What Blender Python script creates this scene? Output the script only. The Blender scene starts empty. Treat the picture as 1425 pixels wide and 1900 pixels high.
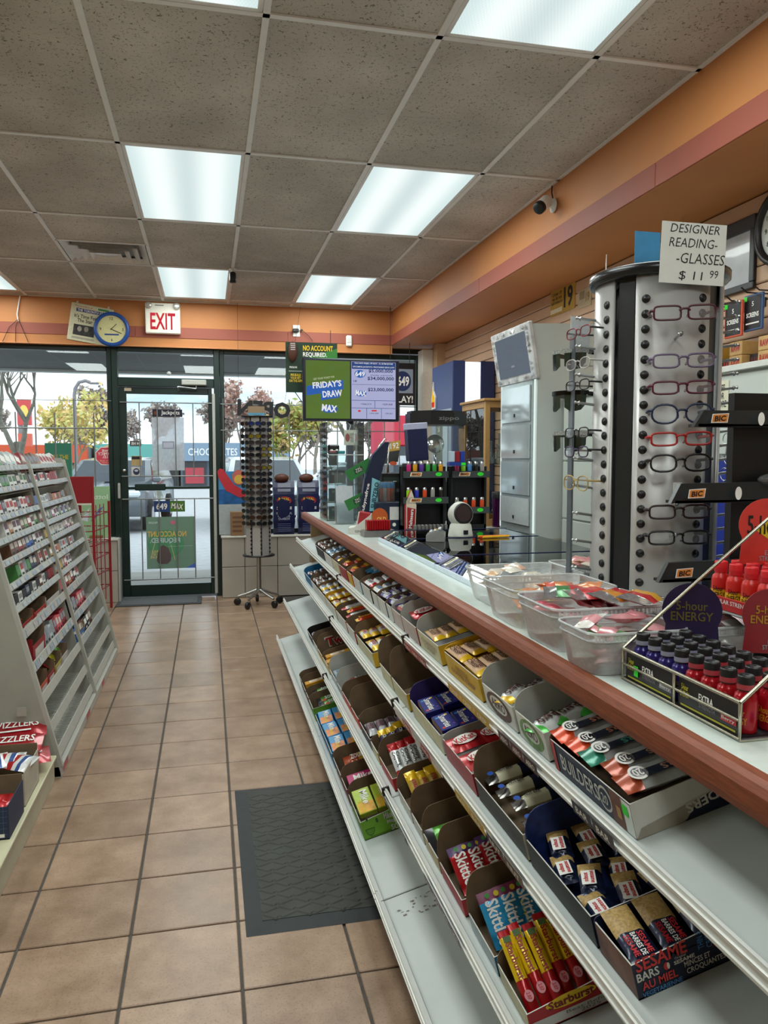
import bpy, math, random
from mathutils import Matrix, Vector
random.seed(7)
R = math.radians
scene = bpy.context.scene
COL = scene.collection

# ---------------------------------------------------------------- camera
CAM = Vector((0, 0, 1.414)); F_PX, YAW, PITCH = 1428.0, 0.2246, 0.0727
cam_d = bpy.data.cameras.new('camera'); cam = bpy.data.objects.new('camera', cam_d); COL.objects.link(cam)
cam.location = CAM; cam.rotation_euler = (math.pi/2 - PITCH, 0, -YAW)
cam_d.sensor_fit = 'HORIZONTAL'; cam_d.sensor_width = 36; cam_d.lens = 36*F_PX/1425
cam_d.clip_start = .05; cam_d.clip_end = 400
scene.camera = cam
scene.view_settings.view_transform = 'Standard'; scene.view_settings.look = 'None'
scene.view_settings.exposure = 0.0; scene.view_settings.gamma = 1.0; scene.view_settings.use_curve_mapping = False

# ---------------------------------------------------------------- sky: bright broken cloud
world = bpy.data.worlds.new('overcast_sky'); scene.world = world; world.use_nodes = True
nt = world.node_tree; nt.nodes.clear()
wo = nt.nodes.new('ShaderNodeOutputWorld'); bg = nt.nodes.new('ShaderNodeBackground')
tc = nt.nodes.new('ShaderNodeTexCoord'); mp = nt.nodes.new('ShaderNodeMapping'); mp.inputs['Scale'].default_value = (1.2, 1.2, 4)
nz = nt.nodes.new('ShaderNodeTexNoise'); nz.inputs['Scale'].default_value = 2.2; nz.inputs['Detail'].default_value = 6
rp = nt.nodes.new('ShaderNodeValToRGB')
rp.color_ramp.elements[0].position = .34; rp.color_ramp.elements[0].color = (.20, .26, .31, 1)
rp.color_ramp.elements[1].position = .56; rp.color_ramp.elements[1].color = (.55, .58, .62, 1)
nt.links.new(tc.outputs['Generated'], mp.inputs[0]); nt.links.new(mp.outputs[0], nz.inputs['Vector'])
nt.links.new(nz.outputs['Fac'], rp.inputs[0]); nt.links.new(rp.outputs[0], bg.inputs['Color'])
bg.inputs['Strength'].default_value = 4.2
nt.links.new(bg.outputs[0], wo.inputs[0])
LAMP_W = 19.0          # watts of each ceiling troffer

# ---------------------------------------------------------------- materials
def lin(h):
    h = h.lstrip('#'); o = []
    for i in (0, 2, 4):
        c = int(h[i:i+2], 16)/255
        o.append(c/12.92 if c <= .04045 else ((c+.055)/1.055)**2.4)
    return (*o, 1)
_mats = {}
def M(h, r=.5, me=0., var=.06, sc=40., bump=0., coat=0., em=0., name=None, spec=.5, stretch=None, bsc=None):
    """plain procedural material: a base colour with fine noise variation and optional relief"""
    k = (h, r, me, var, sc, bump, coat, em, name, spec, stretch, bsc)
    if k in _mats: return _mats[k]
    m = bpy.data.materials.new(name or 'surface_'+h.lstrip('#')); m.use_nodes = True
    n = m.node_tree; b = n.nodes['Principled BSDF']; c = lin(h)
    b.inputs['Roughness'].default_value = r; b.inputs['Metallic'].default_value = me
    b.inputs['Coat Weight'].default_value = coat; b.inputs['Specular IOR Level'].default_value = spec
    t = n.nodes.new('ShaderNodeTexCoord'); x = n.nodes.new('ShaderNodeTexNoise')
    x.inputs['Scale'].default_value = sc; x.inputs['Detail'].default_value = 4
    src = t.outputs['Object']
    if stretch:
        mp = n.nodes.new('ShaderNodeMapping'); mp.inputs['Scale'].default_value = stretch
        n.links.new(src, mp.inputs[0]); src = mp.outputs[0]
    n.links.new(src, x.inputs['Vector'])
    rp = n.nodes.new('ShaderNodeValToRGB'); e = rp.color_ramp.elements
    e[0].position = .3; e[1].position = .7
    e[0].color = (*[max(0, v*(1-var)) for v in c[:3]], 1); e[1].color = (*[min(1, v*(1+var)) for v in c[:3]], 1)
    n.links.new(x.outputs['Fac'], rp.inputs[0]); n.links.new(rp.outputs[0], b.inputs['Base Color'])
    if bump:
        bp = n.nodes.new('ShaderNodeBump'); bp.inputs['Strength'].default_value = bump; bp.inputs['Distance'].default_value = .002
        y = x
        if bsc:
            y = n.nodes.new('ShaderNodeTexNoise'); y.inputs['Scale'].default_value = bsc; n.links.new(src, y.inputs['Vector'])
        n.links.new(y.outputs['Fac'], bp.inputs['Height']); n.links.new(bp.outputs[0], b.inputs['Normal'])
    if em:
        b.inputs['Emission Strength'].default_value = em; n.links.new(rp.outputs[0], b.inputs['Emission Color'])
    _mats[k] = m; return m
def thin_glass(name, tint=(1, 1, 1), ior=1.5, rough=.0, body=0., bodycol=(.8, .85, .85)):
    """thin clear sheet: fresnel reflection over straight transmission, with a little body colour"""
    m = bpy.data.materials.new(name); m.use_nodes = True; n = m.node_tree; n.nodes.clear()
    o = n.nodes.new('ShaderNodeOutputMaterial'); tr = n.nodes.new('ShaderNodeBsdfTransparent'); gl = n.nodes.new('ShaderNodeBsdfGlossy')
    fr = n.nodes.new('ShaderNodeFresnel'); mx = n.nodes.new('ShaderNodeMixShader')
    tr.inputs[0].default_value = (*tint, 1); gl.inputs['Roughness'].default_value = rough; fr.inputs[0].default_value = ior
    src = tr.outputs[0]
    if body:
        df = n.nodes.new('ShaderNodeBsdfDiffuse'); m2 = n.nodes.new('ShaderNodeMixShader'); df.inputs[0].default_value = (*bodycol, 1)
        nzz = n.nodes.new('ShaderNodeTexNoise'); nzz.inputs['Scale'].default_value = 14
        mr = n.nodes.new('ShaderNodeMapRange'); mr.inputs[3].default_value = body*.7; mr.inputs[4].default_value = body*1.3
        n.links.new(nzz.outputs['Fac'], mr.inputs[0]); n.links.new(mr.outputs[0], m2.inputs[0])
        n.links.new(tr.outputs[0], m2.inputs[1]); n.links.new(df.outputs[0], m2.inputs[2]); src = m2.outputs[0]
    n.links.new(fr.outputs[0], mx.inputs[0]); n.links.new(src, mx.inputs[1]); n.links.new(gl.outputs[0], mx.inputs[2])
    n.links.new(mx.outputs[0], o.inputs[0]); return m
GLASS = thin_glass('window_glass', (.93, .97, .96), 1.5)
ACRYL = thin_glass('clear_acrylic', (.88, .92, .92), 1.5, .03, .06)
LENS = thin_glass('clear_lens', (.88, .90, .92), 1.7, .02, .14, (.8, .82, .85))
CELLO = thin_glass('crinkled_cellophane', (.9, .9, .9), 1.5, .12, .12, (.9, .9, .9))
TUB = thin_glass('milky_tub_plastic', (.93, .94, .93), 1.4, .3, .42, (.84, .86, .86))
POSTERGLASS = thin_glass('backlit_paper', (.75, .8, .85), 1.3, .4, .55, (.75, .78, .85))
def emit(name, col, s):
    m = bpy.data.materials.new(name); m.use_nodes = True; n = m.node_tree; n.nodes.clear()
    o = n.nodes.new('ShaderNodeOutputMaterial'); e = n.nodes.new('ShaderNodeEmission'); nzz = n.nodes.new('ShaderNodeTexNoise')
    mx = n.nodes.new('ShaderNodeMix'); mx.data_type = 'RGBA'; mx.inputs[0].default_value = .04
    mx.inputs[6].default_value = col; n.links.new(nzz.outputs['Color'], mx.inputs[7]); n.links.new(mx.outputs[2], e.inputs[0])
    e.inputs[1].default_value = s; n.links.new(e.outputs[0], o.inputs[0]); return m

# ---------------------------------------------------------------- mesh building
FRONT = Matrix(((1, 0, 0, 0), (0, 0, -1, 0), (0, 1, 0, 0), (0, 0, 0, 1)))       # faces -Y, text runs +X
AISLE_R = Matrix(((0, 0, -1, 0), (-1, 0, 0, 0), (0, 1, 0, 0), (0, 0, 0, 1)))    # faces -X, text runs -Y
AISLE_L = Matrix(((0, 0, 1, 0), (1, 0, 0, 0), (0, 1, 0, 0), (0, 0, 0, 1)))      # faces +X, text runs +Y
UP = Matrix.Identity(4)
def TR(x, y, z): return Matrix.Translation((x, y, z))
def RX(a): return Matrix.Rotation(R(a), 4, 'X')
def RY(a): return Matrix.Rotation(R(a), 4, 'Y')
def RZ(a): return Matrix.Rotation(R(a), 4, 'Z')
_txt = {}
def text_geo(s, bold=.012):
    k = (s, bold)
    if k not in _txt:
        cu = bpy.data.curves.new('t', 'FONT'); cu.body = s; cu.resolution_u = 2; cu.offset = bold; cu.space_line = .85; cu.align_x = 'CENTER'
        ob = bpy.data.objects.new('t', cu); me = ob.to_mesh()
        v = [(p.co.x, p.co.y) for p in me.vertices]; f = [tuple(p.vertices) for p in me.polygons]
        ob.to_mesh_clear(); bpy.data.objects.remove(ob); bpy.data.curves.remove(cu)
        xs = [p[0] for p in v] or [0]; ys = [p[1] for p in v] or [0]
        x0, x1, y0, y1 = min(xs), max(xs), min(ys), max(ys)
        cx, cy = (x0+x1)/2, (y0+y1)/2
        _txt[k] = ([(a-cx, b-cy) for a, b in v], f, max(x1-x0, 1e-4), max(y1-y0, 1e-4))
    return _txt[k]
class MB:
    def __init__(s): s.v = []; s.f = []; s.m = []; s.mats = []; s.sm = []; s.M = Matrix.Identity(4)
    def slot(s, m):
        if m not in s.mats: s.mats.append(m)
        return s.mats.index(m)
    def add(s, vs, fs, m, smooth=False):
        b = len(s.v); X = s.M
        s.v += [tuple(X @ Vector(p)) for p in vs]; i = s.slot(m)
        flip = X.to_3x3().determinant() < 0
        for f in fs:
            f = [b+q for q in f]
            s.f.append(f[::-1] if flip else f); s.m.append(i); s.sm.append(smooth)
        return s
    def box(s, x0, x1, y0, y1, z0, z1, m, bev=0.):
        if bev <= 0:
            v = [(x, y, z) for z in (z0, z1) for y in (y0, y1) for x in (x0, x1)]
            return s.add(v, [(0, 2, 3, 1), (4, 5, 7, 6), (0, 1, 5, 4), (2, 6, 7, 3), (0, 4, 6, 2), (1, 3, 7, 5)], m)
        b = min(bev, (x1-x0)*.45, (y1-y0)*.45, (z1-z0)*.45); v = []; f = []
        for z, q in ((z0, b), (z0+b, 0), (z1-b, 0), (z1, b)):
            c = b if q == 0 else b
            if q: v += [(x0+b, y0+b, z), (x1-b, y0+b, z), (x1-b, y1-b, z), (x0+b, y1-b, z)]
            else: v += [(x0, y0+b, z), (x0+b, y0, z), (x1-b, y0, z), (x1, y0+b, z), (x1, y1-b, z), (x1-b, y1, z), (x0+b, y1, z), (x0, y1-b, z)]
        f = [(3, 2, 1, 0), (20, 21, 22, 23)]
        L, H = 4, 12
        f += [(L+i, L+(i+1) % 8, H+(i+1) % 8, H+i) for i in range(8)]
        lo = [0, 1, 2, 3]
        f += [(0, 1, L+2, L+1), (1, 2, L+4, L+3), (2, 3, L+6, L+5), (3, 0, L, L+7), (0, L+1, L), (1, L+3, L+2), (2, L+5, L+4), (3, L+7, L+6)]
        f += [(21, 20, H+1, H+2), (22, 21, H+3, H+4), (23, 22, H+5, H+6), (20, 23, H+7, H), (20, H, H+1), (21, H+2, H+3), (22, H+4, H+5), (23, H+6, H+7)]
        return s.add(v, f, m)
    def cbox(s, c, d, m, bev=0.):
        return s.box(c[0]-d[0]/2, c[0]+d[0]/2, c[1]-d[1]/2, c[1]+d[1]/2, c[2]-d[2]/2, c[2]+d[2]/2, m, bev)
    def prism(s, poly, h0, h1, m, X=UP, m_side=None):
        """2-D outline (counter-clockwise) in the frame X, extruded h0..h1 along its normal"""
        n = len(poly); o = s.M; s.M = o @ X
        v = [(a, b, h0) for a, b in poly]+[(a, b, h1) for a, b in poly]
        s.add(v, [tuple(range(n-1, -1, -1)), tuple(range(n, 2*n))], m)
        s.add(v, [(i, (i+1) % n, n+(i+1) % n, n+i) for i in range(n)], m_side or m); s.M = o; return s
    def lathe(s, prof, m, n=16, c=(0, 0, 0), sx=1, sy=1, smooth=True, cap=True, arc=None):
        v = []; f = []; k = len(prof)
        for i in range(n):
            a = 2*math.pi*i/n; v += [(c[0]+r*math.cos(a)*sx, c[1]+r*math.sin(a)*sy, c[2]+z) for r, z in prof]
        for i in range(n):
            j = (i+1) % n
            f += [(i*k+q, j*k+q, j*k+q+1, i*k+q+1) for q in range(k-1)]
        s.add(v, f, m, smooth)
        if cap:
            if prof[0][0] > 1e-5: s.add([v[i*k] for i in range(n)], [tuple(range(n-1, -1, -1))], m)
            if prof[-1][0] > 1e-5: s.add([v[i*k+k-1] for i in range(n)], [tuple(range(n))], m)
        return s
    def tube(s, pts, r, m, n=6, closed=False, taper=None):
        pts = [Vector(p) for p in pts]; v = []; f = []; N = len(pts)
        up = None
        for i, p in enumerate(pts):
            a = pts[(i-1) % N] if (i > 0 or closed) else p; b = pts[(i+1) % N] if (i < N-1 or closed) else p
            t = (b-a).normalized()
            if up is None: up = Vector((0, 0, 1)) if abs(t.z) < .9 else Vector((1, 0, 0))
            x = t.cross(up).normalized(); y = x.cross(t); up = y
            rr = r if taper is None else r*(1+(taper-1)*i/(N-1))
            v += [tuple(p+x*rr*math.cos(2*math.pi*k/n)+y*rr*math.sin(2*math.pi*k/n)) for k in range(n)]
        for i in range(N if closed else N-1):
            j = (i+1) % N
            f += [(i*n+k, i*n+(k+1) % n, j*n+(k+1) % n, j*n+k) for k in range(n)]
        f = [tuple(reversed(q)) for q in f]
        s.add(v, f, m, True)
        if not closed: s.add(v[:n]+v[-n:], [tuple(range(n)), tuple(range(2*n-1, n-1, -1))], m)
        return s
    def ball(s, c, r, m, n=12, k=8, sx=1, sy=1, sz=1):
        return s.lathe([(max(1e-6, r*math.sin(math.pi*i/k)), -r*math.cos(math.pi*i/k)*sz) for i in range(k+1)], m, n, c, sx, sy, True, False)
    def rect(s, cx, cy, w, h, m, X=UP, z=.0006):
        o = s.M; s.M = o @ X
        s.add([(cx-w/2, cy-h/2, z), (cx+w/2, cy-h/2, z), (cx+w/2, cy+h/2, z), (cx-w/2, cy+h/2, z)], [(0, 1, 2, 3)], m); s.M = o; return s
    def poly(s, pts, m, X=UP, z=.0006):
        o = s.M; s.M = o @ X; s.add([(a, b, z) for a, b in pts], [tuple(range(len(pts)))], m); s.M = o; return s
    def oval(s, cx, cy, w, h, m, X=UP, z=.0006, n=20):
        return s.poly([(cx+w/2*math.cos(2*math.pi*i/n), cy+h/2*math.sin(2*math.pi*i/n)) for i in range(n)], m, X, z)
    def text(s, t, cx, cy, w, h, m, X=UP, z=.0012, bold=.012, rot=0., slant=0.):
        """lettering fitted to a w x h rectangle (h None keeps the proportions)"""
        v, f, tw, th = text_geo(t, bold); kx = w/tw if w else h/th; ky = h/th if h else kx
        ca, sa = math.cos(R(rot)), math.sin(R(rot)); o = s.M; s.M = o @ X; pts = []
        for a, b in v:
            a, b = a*kx+slant*b*ky, b*ky; pts.append((cx+a*ca-b*sa, cy+a*sa+b*ca, z))
        s.add(pts, f, m); s.M = o; return s
    def mesh(s, name):
        me = bpy.data.meshes.new(name); me.from_pydata(s.v, [], s.f)
        for m in s.mats: me.materials.append(m)
        me.polygons.foreach_set('material_index', s.m); me.polygons.foreach_set('use_smooth', s.sm); me.update(); return me
    def build(s, name, parent=None, X=None): return link(name, s.mesh(name), parent, X)
def link(name, me, parent=None, X=None):
    o = bpy.data.objects.new(name, me); COL.objects.link(o)
    if parent is not None: o.parent = parent
    if X is not None: o.matrix_local = X
    return o
def tag(o, label, cat, group=None):
    o['label'] = label; o['category'] = cat
    if group: o['group'] = group
    return o
def thing(name, label, cat, X=None, group=None):
    o = bpy.data.objects.new(name, None); COL.objects.link(o); o.empty_display_size = .05
    if X is not None: o.matrix_world = X
    return tag(o, label, cat, group)
def struct(o, label=None, cat=None):
    o['kind'] = 'structure'
    if label: o['label'] = label
    if cat: o['category'] = cat
    return o
# calibration: a sight line of the photograph met with a real plane of the room (used to measure positions)
_cy, _sy, _cp, _sp = math.cos(YAW), math.sin(YAW), math.cos(PITCH), math.sin(PITCH)
_fw = Vector((_sy*_cp, _cy*_cp, -_sp)); _rt = Vector((_cy, -_sy, 0)); _up = _rt.cross(_fw)
def at(px, py, ax, val):
    d = _fw+_rt*(px-712.5)/F_PX+_up*(950-py)/F_PX; i = 'xyz'.index(ax)
    return CAM+d*((val-CAM[i])/d[i])
# common finishes
STEEL = M('#b9bcbc', .28, 1., .05); CHROME = M('#d8dadb', .12, 1., .03); BLACKP = M('#141517', .38, 0, .1); WHITEP = M('#e9e9e4', .4)
GREENF = M('#0d2722', .35, 0, .15, 12); WHITE = M('#f1f2ee', .5); PAPER = M('#e9ebe6', .7, 0, .02); INK = M('#101114', .6)
LIMETAG = M('#31e22b', .5); BROWN_IN = M('#74604a', .85, 0, .12, 30); RED = M('#b3161d', .4); CREAM = M('#d3d0bf', .5, 0, .05, 8)
# ================================================================= the room
FX, FY, TS = -.5577, 1.9808, .3125
YW = 7.95               # storefront glass line
CEIL = 2.90
mb = MB(); grout = M('#4b4743', .85, 0, .15, 60, .2)
mb.box(-3.7, 2.5, -2.2, 8.1, -.12, -.006, grout)
floor = struct(mb.build('floor'), 'square beige ceramic floor tiles with dark grout', 'floor')
def tile_mat():
    m = bpy.data.materials.new('beige_ceramic_tile'); m.use_nodes = True; n = m.node_tree; b = n.nodes['Principled BSDF']
    g = n.nodes.new('ShaderNodeNewGeometry'); oi = n.nodes.new('ShaderNodeObjectInfo')
    n1 = n.nodes.new('ShaderNodeTexNoise'); n1.inputs['Scale'].default_value = 7; n1.inputs['Detail'].default_value = 8; n1.inputs['Roughness'].default_value = .65
    n2 = n.nodes.new('ShaderNodeTexNoise'); n2.inputs['Scale'].default_value = 160; n2.inputs['Detail'].default_value = 3
    r1 = n.nodes.new('ShaderNodeValToRGB'); e = r1.color_ramp.elements
    e[0].position = .3; e[0].color = lin('#866c56'); e[1].position = .72; e[1].color = lin('#ad917a')
    r2 = n.nodes.new('ShaderNodeValToRGB'); r2.color_ramp.elements[0].position = .34; r2.color_ramp.elements[0].color = (.55, .48, .42, 1); r2.color_ramp.elements[1].position = .45
    r2.color_ramp.elements[1].color = (1, 1, 1, 1)
    mx = n.nodes.new('ShaderNodeMix'); mx.data_type = 'RGBA'; mx.blend_type = 'MULTIPLY'; mx.inputs[0].default_value = .5
    hv = n.nodes.new('ShaderNodeHueSaturation'); mr = n.nodes.new('ShaderNodeMapRange'); mr.inputs[3].default_value = .88; mr.inputs[4].default_value = 1.08
    L = n.links.new
    L(g.outputs['Position'], n1.inputs['Vector']); L(g.outputs['Position'], n2.inputs['Vector']); L(n1.outputs['Fac'], r1.inputs[0]); L(n2.outputs['Fac'], r2.inputs[0])
    L(r1.outputs[0], mx.inputs[6]); L(r2.outputs[0], mx.inputs[7]); L(mx.outputs[2], hv.inputs['Color']); L(oi.outputs['Random'], mr.inputs[0]); L(mr.outputs[0], hv.inputs['Value'])
    L(hv.outputs[0], b.inputs['Base Color'])
    rr = n.nodes.new('ShaderNodeMapRange'); rr.inputs[3].default_value = .22; rr.inputs[4].default_value = .42; L(n1.outputs['Fac'], rr.inputs[0]); L(rr.outputs[0], b.inputs['Roughness'])
    bp = n.nodes.new('ShaderNodeBump'); bp.inputs['Strength'].default_value = .12; bp.inputs['Distance'].default_value = .002; L(n1.outputs['Fac'], bp.inputs['Height']); L(bp.outputs[0], b.inputs['Normal'])
    return m
TILE = tile_mat()
mb = MB(); mb.box(0, TS-.008, 0, TS-.008, -.01, 0, TILE, .0025); tm = mb.mesh('tile')
for i in range(-8, 4):
    for j in range(-4, 19):
        link('tile', tm, floor, TR(FX+TS*i+.004, FY+TS*j+.004, 0))
# ---- suspended ceiling
CX, CY, TW, TL = -1.0033, 2.7337, .61, 1.22
def acoustic():
    m = bpy.data.materials.new('fissured_acoustic_tile'); m.use_nodes = True; n = m.node_tree; b = n.nodes['Principled BSDF']; L = n.links.new
    g = n.nodes.new('ShaderNodeNewGeometry'); v = n.nodes.new('ShaderNodeTexNoise'); v.inputs['Scale'].default_value = 85; v.inputs['Detail'].default_value = 2.5; v.inputs['Distortion'].default_value = 1.2
    w = n.nodes.new('ShaderNodeTexNoise'); w.inputs['Scale'].default_value = 2.0; w.inputs['Detail'].default_value = 3
    r = n.nodes.new('ShaderNodeValToRGB'); r.color_ramp.elements[0].position = .335; r.color_ramp.elements[0].color = (.10, .085, .065, 1); r.color_ramp.elements[1].position = .40; r.color_ramp.elements[1].color = (1, 1, 1, 1)
    c = n.nodes.new('ShaderNodeValToRGB'); c.color_ramp.elements[0].color = lin('#b6b0a7'); c.color_ramp.elements[1].color = lin('#d8d2c9'); c.color_ramp.elements[0].position = .3; c.color_ramp.elements[1].position = .7
    mx = n.nodes.new('ShaderNodeMix'); mx.data_type = 'RGBA'; mx.blend_type = 'MULTIPLY'; mx.inputs[0].default_value = .75
    L(g.outputs['Position'], v.inputs['Vector']); L(g.outputs['Position'], w.inputs['Vector']); L(v.outputs['Fac'], r.inputs[0]); L(w.outputs['Fac'], c.inputs[0]); L(c.outputs[0], mx.inputs[6]); L(r.outputs[0], mx.inputs[7])
    L(mx.outputs[2], b.inputs['Base Color']); b.inputs['Roughness'].default_value = .95
    bp = n.nodes.new('ShaderNodeBump'); bp.inputs['Strength'].default_value = .4; bp.inputs['Distance'].default_value = .003; L(r.outputs[0], bp.inputs['Height']); L(bp.outputs[0], b.inputs['Normal']); return m
ACO = acoustic()
SOFX = 1.875; YF = 7.83
mb = MB(); mb.box(-3.7, 2.5, -2.2, 8.0, 2.96, 3.05, M('#55524e', .9))
ceiling = struct(mb.build('ceiling'), 'suspended ceiling of speckled acoustic tiles in a white grid', 'ceiling')
LIGHTS = [(1, -1), (3, -1), (1, 1), (3, 1), (1, 3), (3, 3), (-2, 3), (-2, 1), (-2, -1), (1, -3), (3, -3)]  # those outside the view are unseen troffers, added for lighting
VENT = (0, 2)
xs = [CX+TW*i for i in range(-4, 5)]; ys = [CY+TL*j for j in range(-4, 5)]
_tm = {}
def ctile(w, l):
    k = (round(w, 3), round(l, 3))
    if k not in _tm: m_ = MB(); m_.box(0, w, 0, l, 0, .015, ACO, .003); _tm[k] = m_.mesh('ceiling_tile')
    return _tm[k]
for i in range(-4, 5):
    x0 = CX+TW*i; x1 = min(x0+TW, SOFX)
    for j in range(-4, 5):
        if (i, j) in LIGHTS: continue
        y0 = CY+TL*j; y1 = min(y0+TL, YF)
        if (i, j) == VENT: y1 = y0+TL-.61
        if y1-y0 < .05: continue
        link('ceiling_tile', ctile(x1-x0-.016, y1-y0-.016), ceiling, TR(x0+.008, y0+.008, CEIL+.004))
TBAR = M('#ecebe8', .45, 0, .03, 10)
for x in xs+[SOFX-.004]:
    mb = MB(); mb.box(x-.012, x+.012, -2.0, YF, CEIL-.004, CEIL+.004, TBAR); mb.box(x-.002, x+.002, -2, YF, CEIL, CEIL+.03, TBAR); mb.build('grid_runner', ceiling)
for y in ys+[YF-.004, CY+TL*3-.61]:
    a, b_ = (-3.6, SOFX) if abs(y-(CY+TL*3-.61)) > .01 else (CX, CX+TW)
    mb = MB(); mb.box(a, b_, y-.012, y+.012, CEIL-.004, CEIL+.003, TBAR); mb.build('grid_cross_bar', ceiling)
# ---- recessed light troffers: prismatic diffuser lit by two tubes behind it
def diffuser():
    m = bpy.data.materials.new('lit_prismatic_diffuser'); m.use_nodes = True; n = m.node_tree; n.nodes.clear(); L = n.links.new
    o = n.nodes.new('ShaderNodeOutputMaterial'); e = n.nodes.new('ShaderNodeEmission'); t = n.nodes.new('ShaderNodeTexCoord'); s = n.nodes.new('ShaderNodeSeparateXYZ')
    r = n.nodes.new('ShaderNodeValToRGB'); r.color_ramp.interpolation = 'EASE'; el = r.color_ramp.elements
    el[0].position = 0; el[0].color = (.70, .85, .84, 1); el[1].position = 1; el[1].color = (.70, .85, .84, 1)
    for p, c in ((.24, (.98, 1.08, 1.05, 1)), (.5, (.68, .80, .80, 1)), (.76, (.98, 1.08, 1.05, 1))):
        q = el.new(p); q.color = c
    ck = n.nodes.new('ShaderNodeTexChecker'); ck.inputs['Scale'].default_value = 90; ck.inputs[1].default_value = (1, 1, 1, 1); ck.inputs[2].default_value = (.95, .95, .95, 1)
    mx = n.nodes.new('ShaderNodeMix'); mx.data_type = 'RGBA'; mx.blend_type = 'MULTIPLY'; mx.inputs[0].default_value = 1
    L(t.outputs['Generated'], s.inputs[0]); L(s.outputs['X'], r.inputs[0]); L(t.outputs['Generated'], ck.inputs['Vector']); L(r.outputs[0], mx.inputs[6]); L(ck.outputs[0], mx.inputs[7])
    L(mx.outputs[2], e.inputs[0]); e.inputs[1].default_value = 1.0; L(e.outputs[0], o.inputs[0]); return m
DIFF = diffuser()
mb = MB(); mb.box(.03, TW-.03, .03, TL-.03, .002, .006, DIFF); dm = mb.mesh('diffuser')
mb = MB()
for a, b_, c_, d_ in ((.012, .032, .012, TL-.012), (TW-.032, TW-.012, .012, TL-.012), (.012, TW-.012, .012, .032), (.012, TW-.012, TL-.032, TL-.012)): mb.box(a, b_, c_, d_, 0, .05, TBAR, .003)
mb.box(.012, TW-.012, .012, TL-.012, .052, .06, WHITEP); fm = mb.mesh('frame')
LB = {(1, -1): 'troffer at the top edge, left of the largest one', (3, -1): 'largest troffer at the top right, nearest the soffit', (1, 1): 'large troffer over the aisle in front of the air vent',
      (3, 1): 'troffer nearest the wall camera under the soffit', (1, 3): 'troffer above the EXIT sign by the door', (3, 3): 'troffer above the hanging lottery screen', (-2, 3): 'troffer cut by the left edge beside the storefront'}
for k, (i, j) in enumerate(LIGHTS):
    X = TR(CX+TW*i, CY+TL*j, CEIL-.003)
    t = thing('ceiling_light', 'lit fluorescent '+LB.get((i, j), 'troffer overhead out of view, added for lighting'), 'light', X, 'fluorescent ceiling troffers')
    link('frame', fm, t); link('diffuser', dm, t)
    ld = bpy.data.lights.new('troffer_lamp', 'AREA'); ld.shape = 'RECTANGLE'; ld.size = TW-.06; ld.size_y = TL-.06; ld.energy = LAMP_W; ld.color = (.92, 1, .97)
    lo = bpy.data.objects.new('lamp', ld); COL.objects.link(lo); lo.parent = t; lo.location = (TW/2, TL/2, -.004)
# ---- air vent
X = TR(CX, CY+TL*3-.61, CEIL-.002); t = thing('air_vent', 'square white metal ceiling air diffuser with stepped louvres', 'vent', X)
VM = M('#e4e2de', .3, .2); VD = M('#a8a6a2', .6)
for k, (a, z) in enumerate(((.018, 0), (.075, -.012), (.135, -.02), (.195, -.026))):
    mb = MB(); w = .045 if k else .05
    b_ = TW-a; o = a; i_ = a+w; c_ = b_-w
    for q in ([(o, o, z), (b_, o, z), (c_, i_, z+.03), (i_, i_, z+.03)], [(b_, o, z), (b_, b_, z), (c_, c_, z+.03), (c_, i_, z+.03)], [(b_, b_, z), (o, b_, z), (i_, c_, z+.03), (c_, c_, z+.03)], [(o, b_, z), (o, o, z), (i_, i_, z+.03), (i_, c_, z+.03)]):
        mb.add(q, [(0, 1, 2, 3)], VM); mb.add([(x, y, zz+.003) for x, y, zz in q], [(3, 2, 1, 0)], VM)
    mb.build('louvre', t)
mb = MB(); mb.box(.01, TW-.01, .01, TW-.01, .045, .05, VD); mb.build('plenum_plate', t)
mb = MB(); mb.lathe([(.001, -.012), (.07, -.008), (.09, .004)], VM, 20, (TW/2, TW/2, 0)); mb.build('centre_cone', t)
# ---- painted walls
ORANGE = M('#bf7c45', .6, 0, .05, 3); STRIPE = M('#98503e', .6, 0, .05, 3); SAND = M('#c9a17a', .7, 0, .04, 3)
mb = MB(); mb.box(-3.7, SOFX, YF, 8.06, 2.465, CEIL+.05, ORANGE); wf = struct(mb.build('wall_front'), 'orange wall band above the shop windows with a brick red stripe', 'wall')
for a, b_ in ((-3.6, -1.9), (-1.898, -.66), (-.658, .8), (.802, SOFX)):
    mb = MB(); mb.box(a, b_-.001, YF-.006, YF, 2.552, 2.655, STRIPE, .002); mb.build('border_strip', wf)
mb = MB(); mb.box(-3.6, SOFX, YF-.012, YF, 2.462, 2.472, M('#c98756', .5)); mb.build('edge_bead', wf)
mb = MB(); mb.box(SOFX, 2.5, -2.1, 8.06, 2.55, CEIL+.05, ORANGE); ws = struct(mb.build('trim_1'), 'boxed orange soffit along the right wall with a red stripe', 'soffit')
for k, (a, b_) in enumerate(((-2.0, 1.9), (1.903, 3.02), (3.023, 5.2), (5.203, YF))):
    mb = MB(); mb.box(SOFX-.006, SOFX, a, b_-.003, 2.552, 2.655, STRIPE, .002); mb.build('border_strip', ws)
SLX = 2.36
mb = MB(); mb.box(SLX+.012, 2.5, -2.1, 8.06, 0, 2.56, M('#5a4433', .8)); wr = struct(mb.build('wall_right'), 'tan slatwall panelling along the right side', 'wall')
SLAT = M('#c6a384', .5, 0, .04, 4); P = .0762
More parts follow.
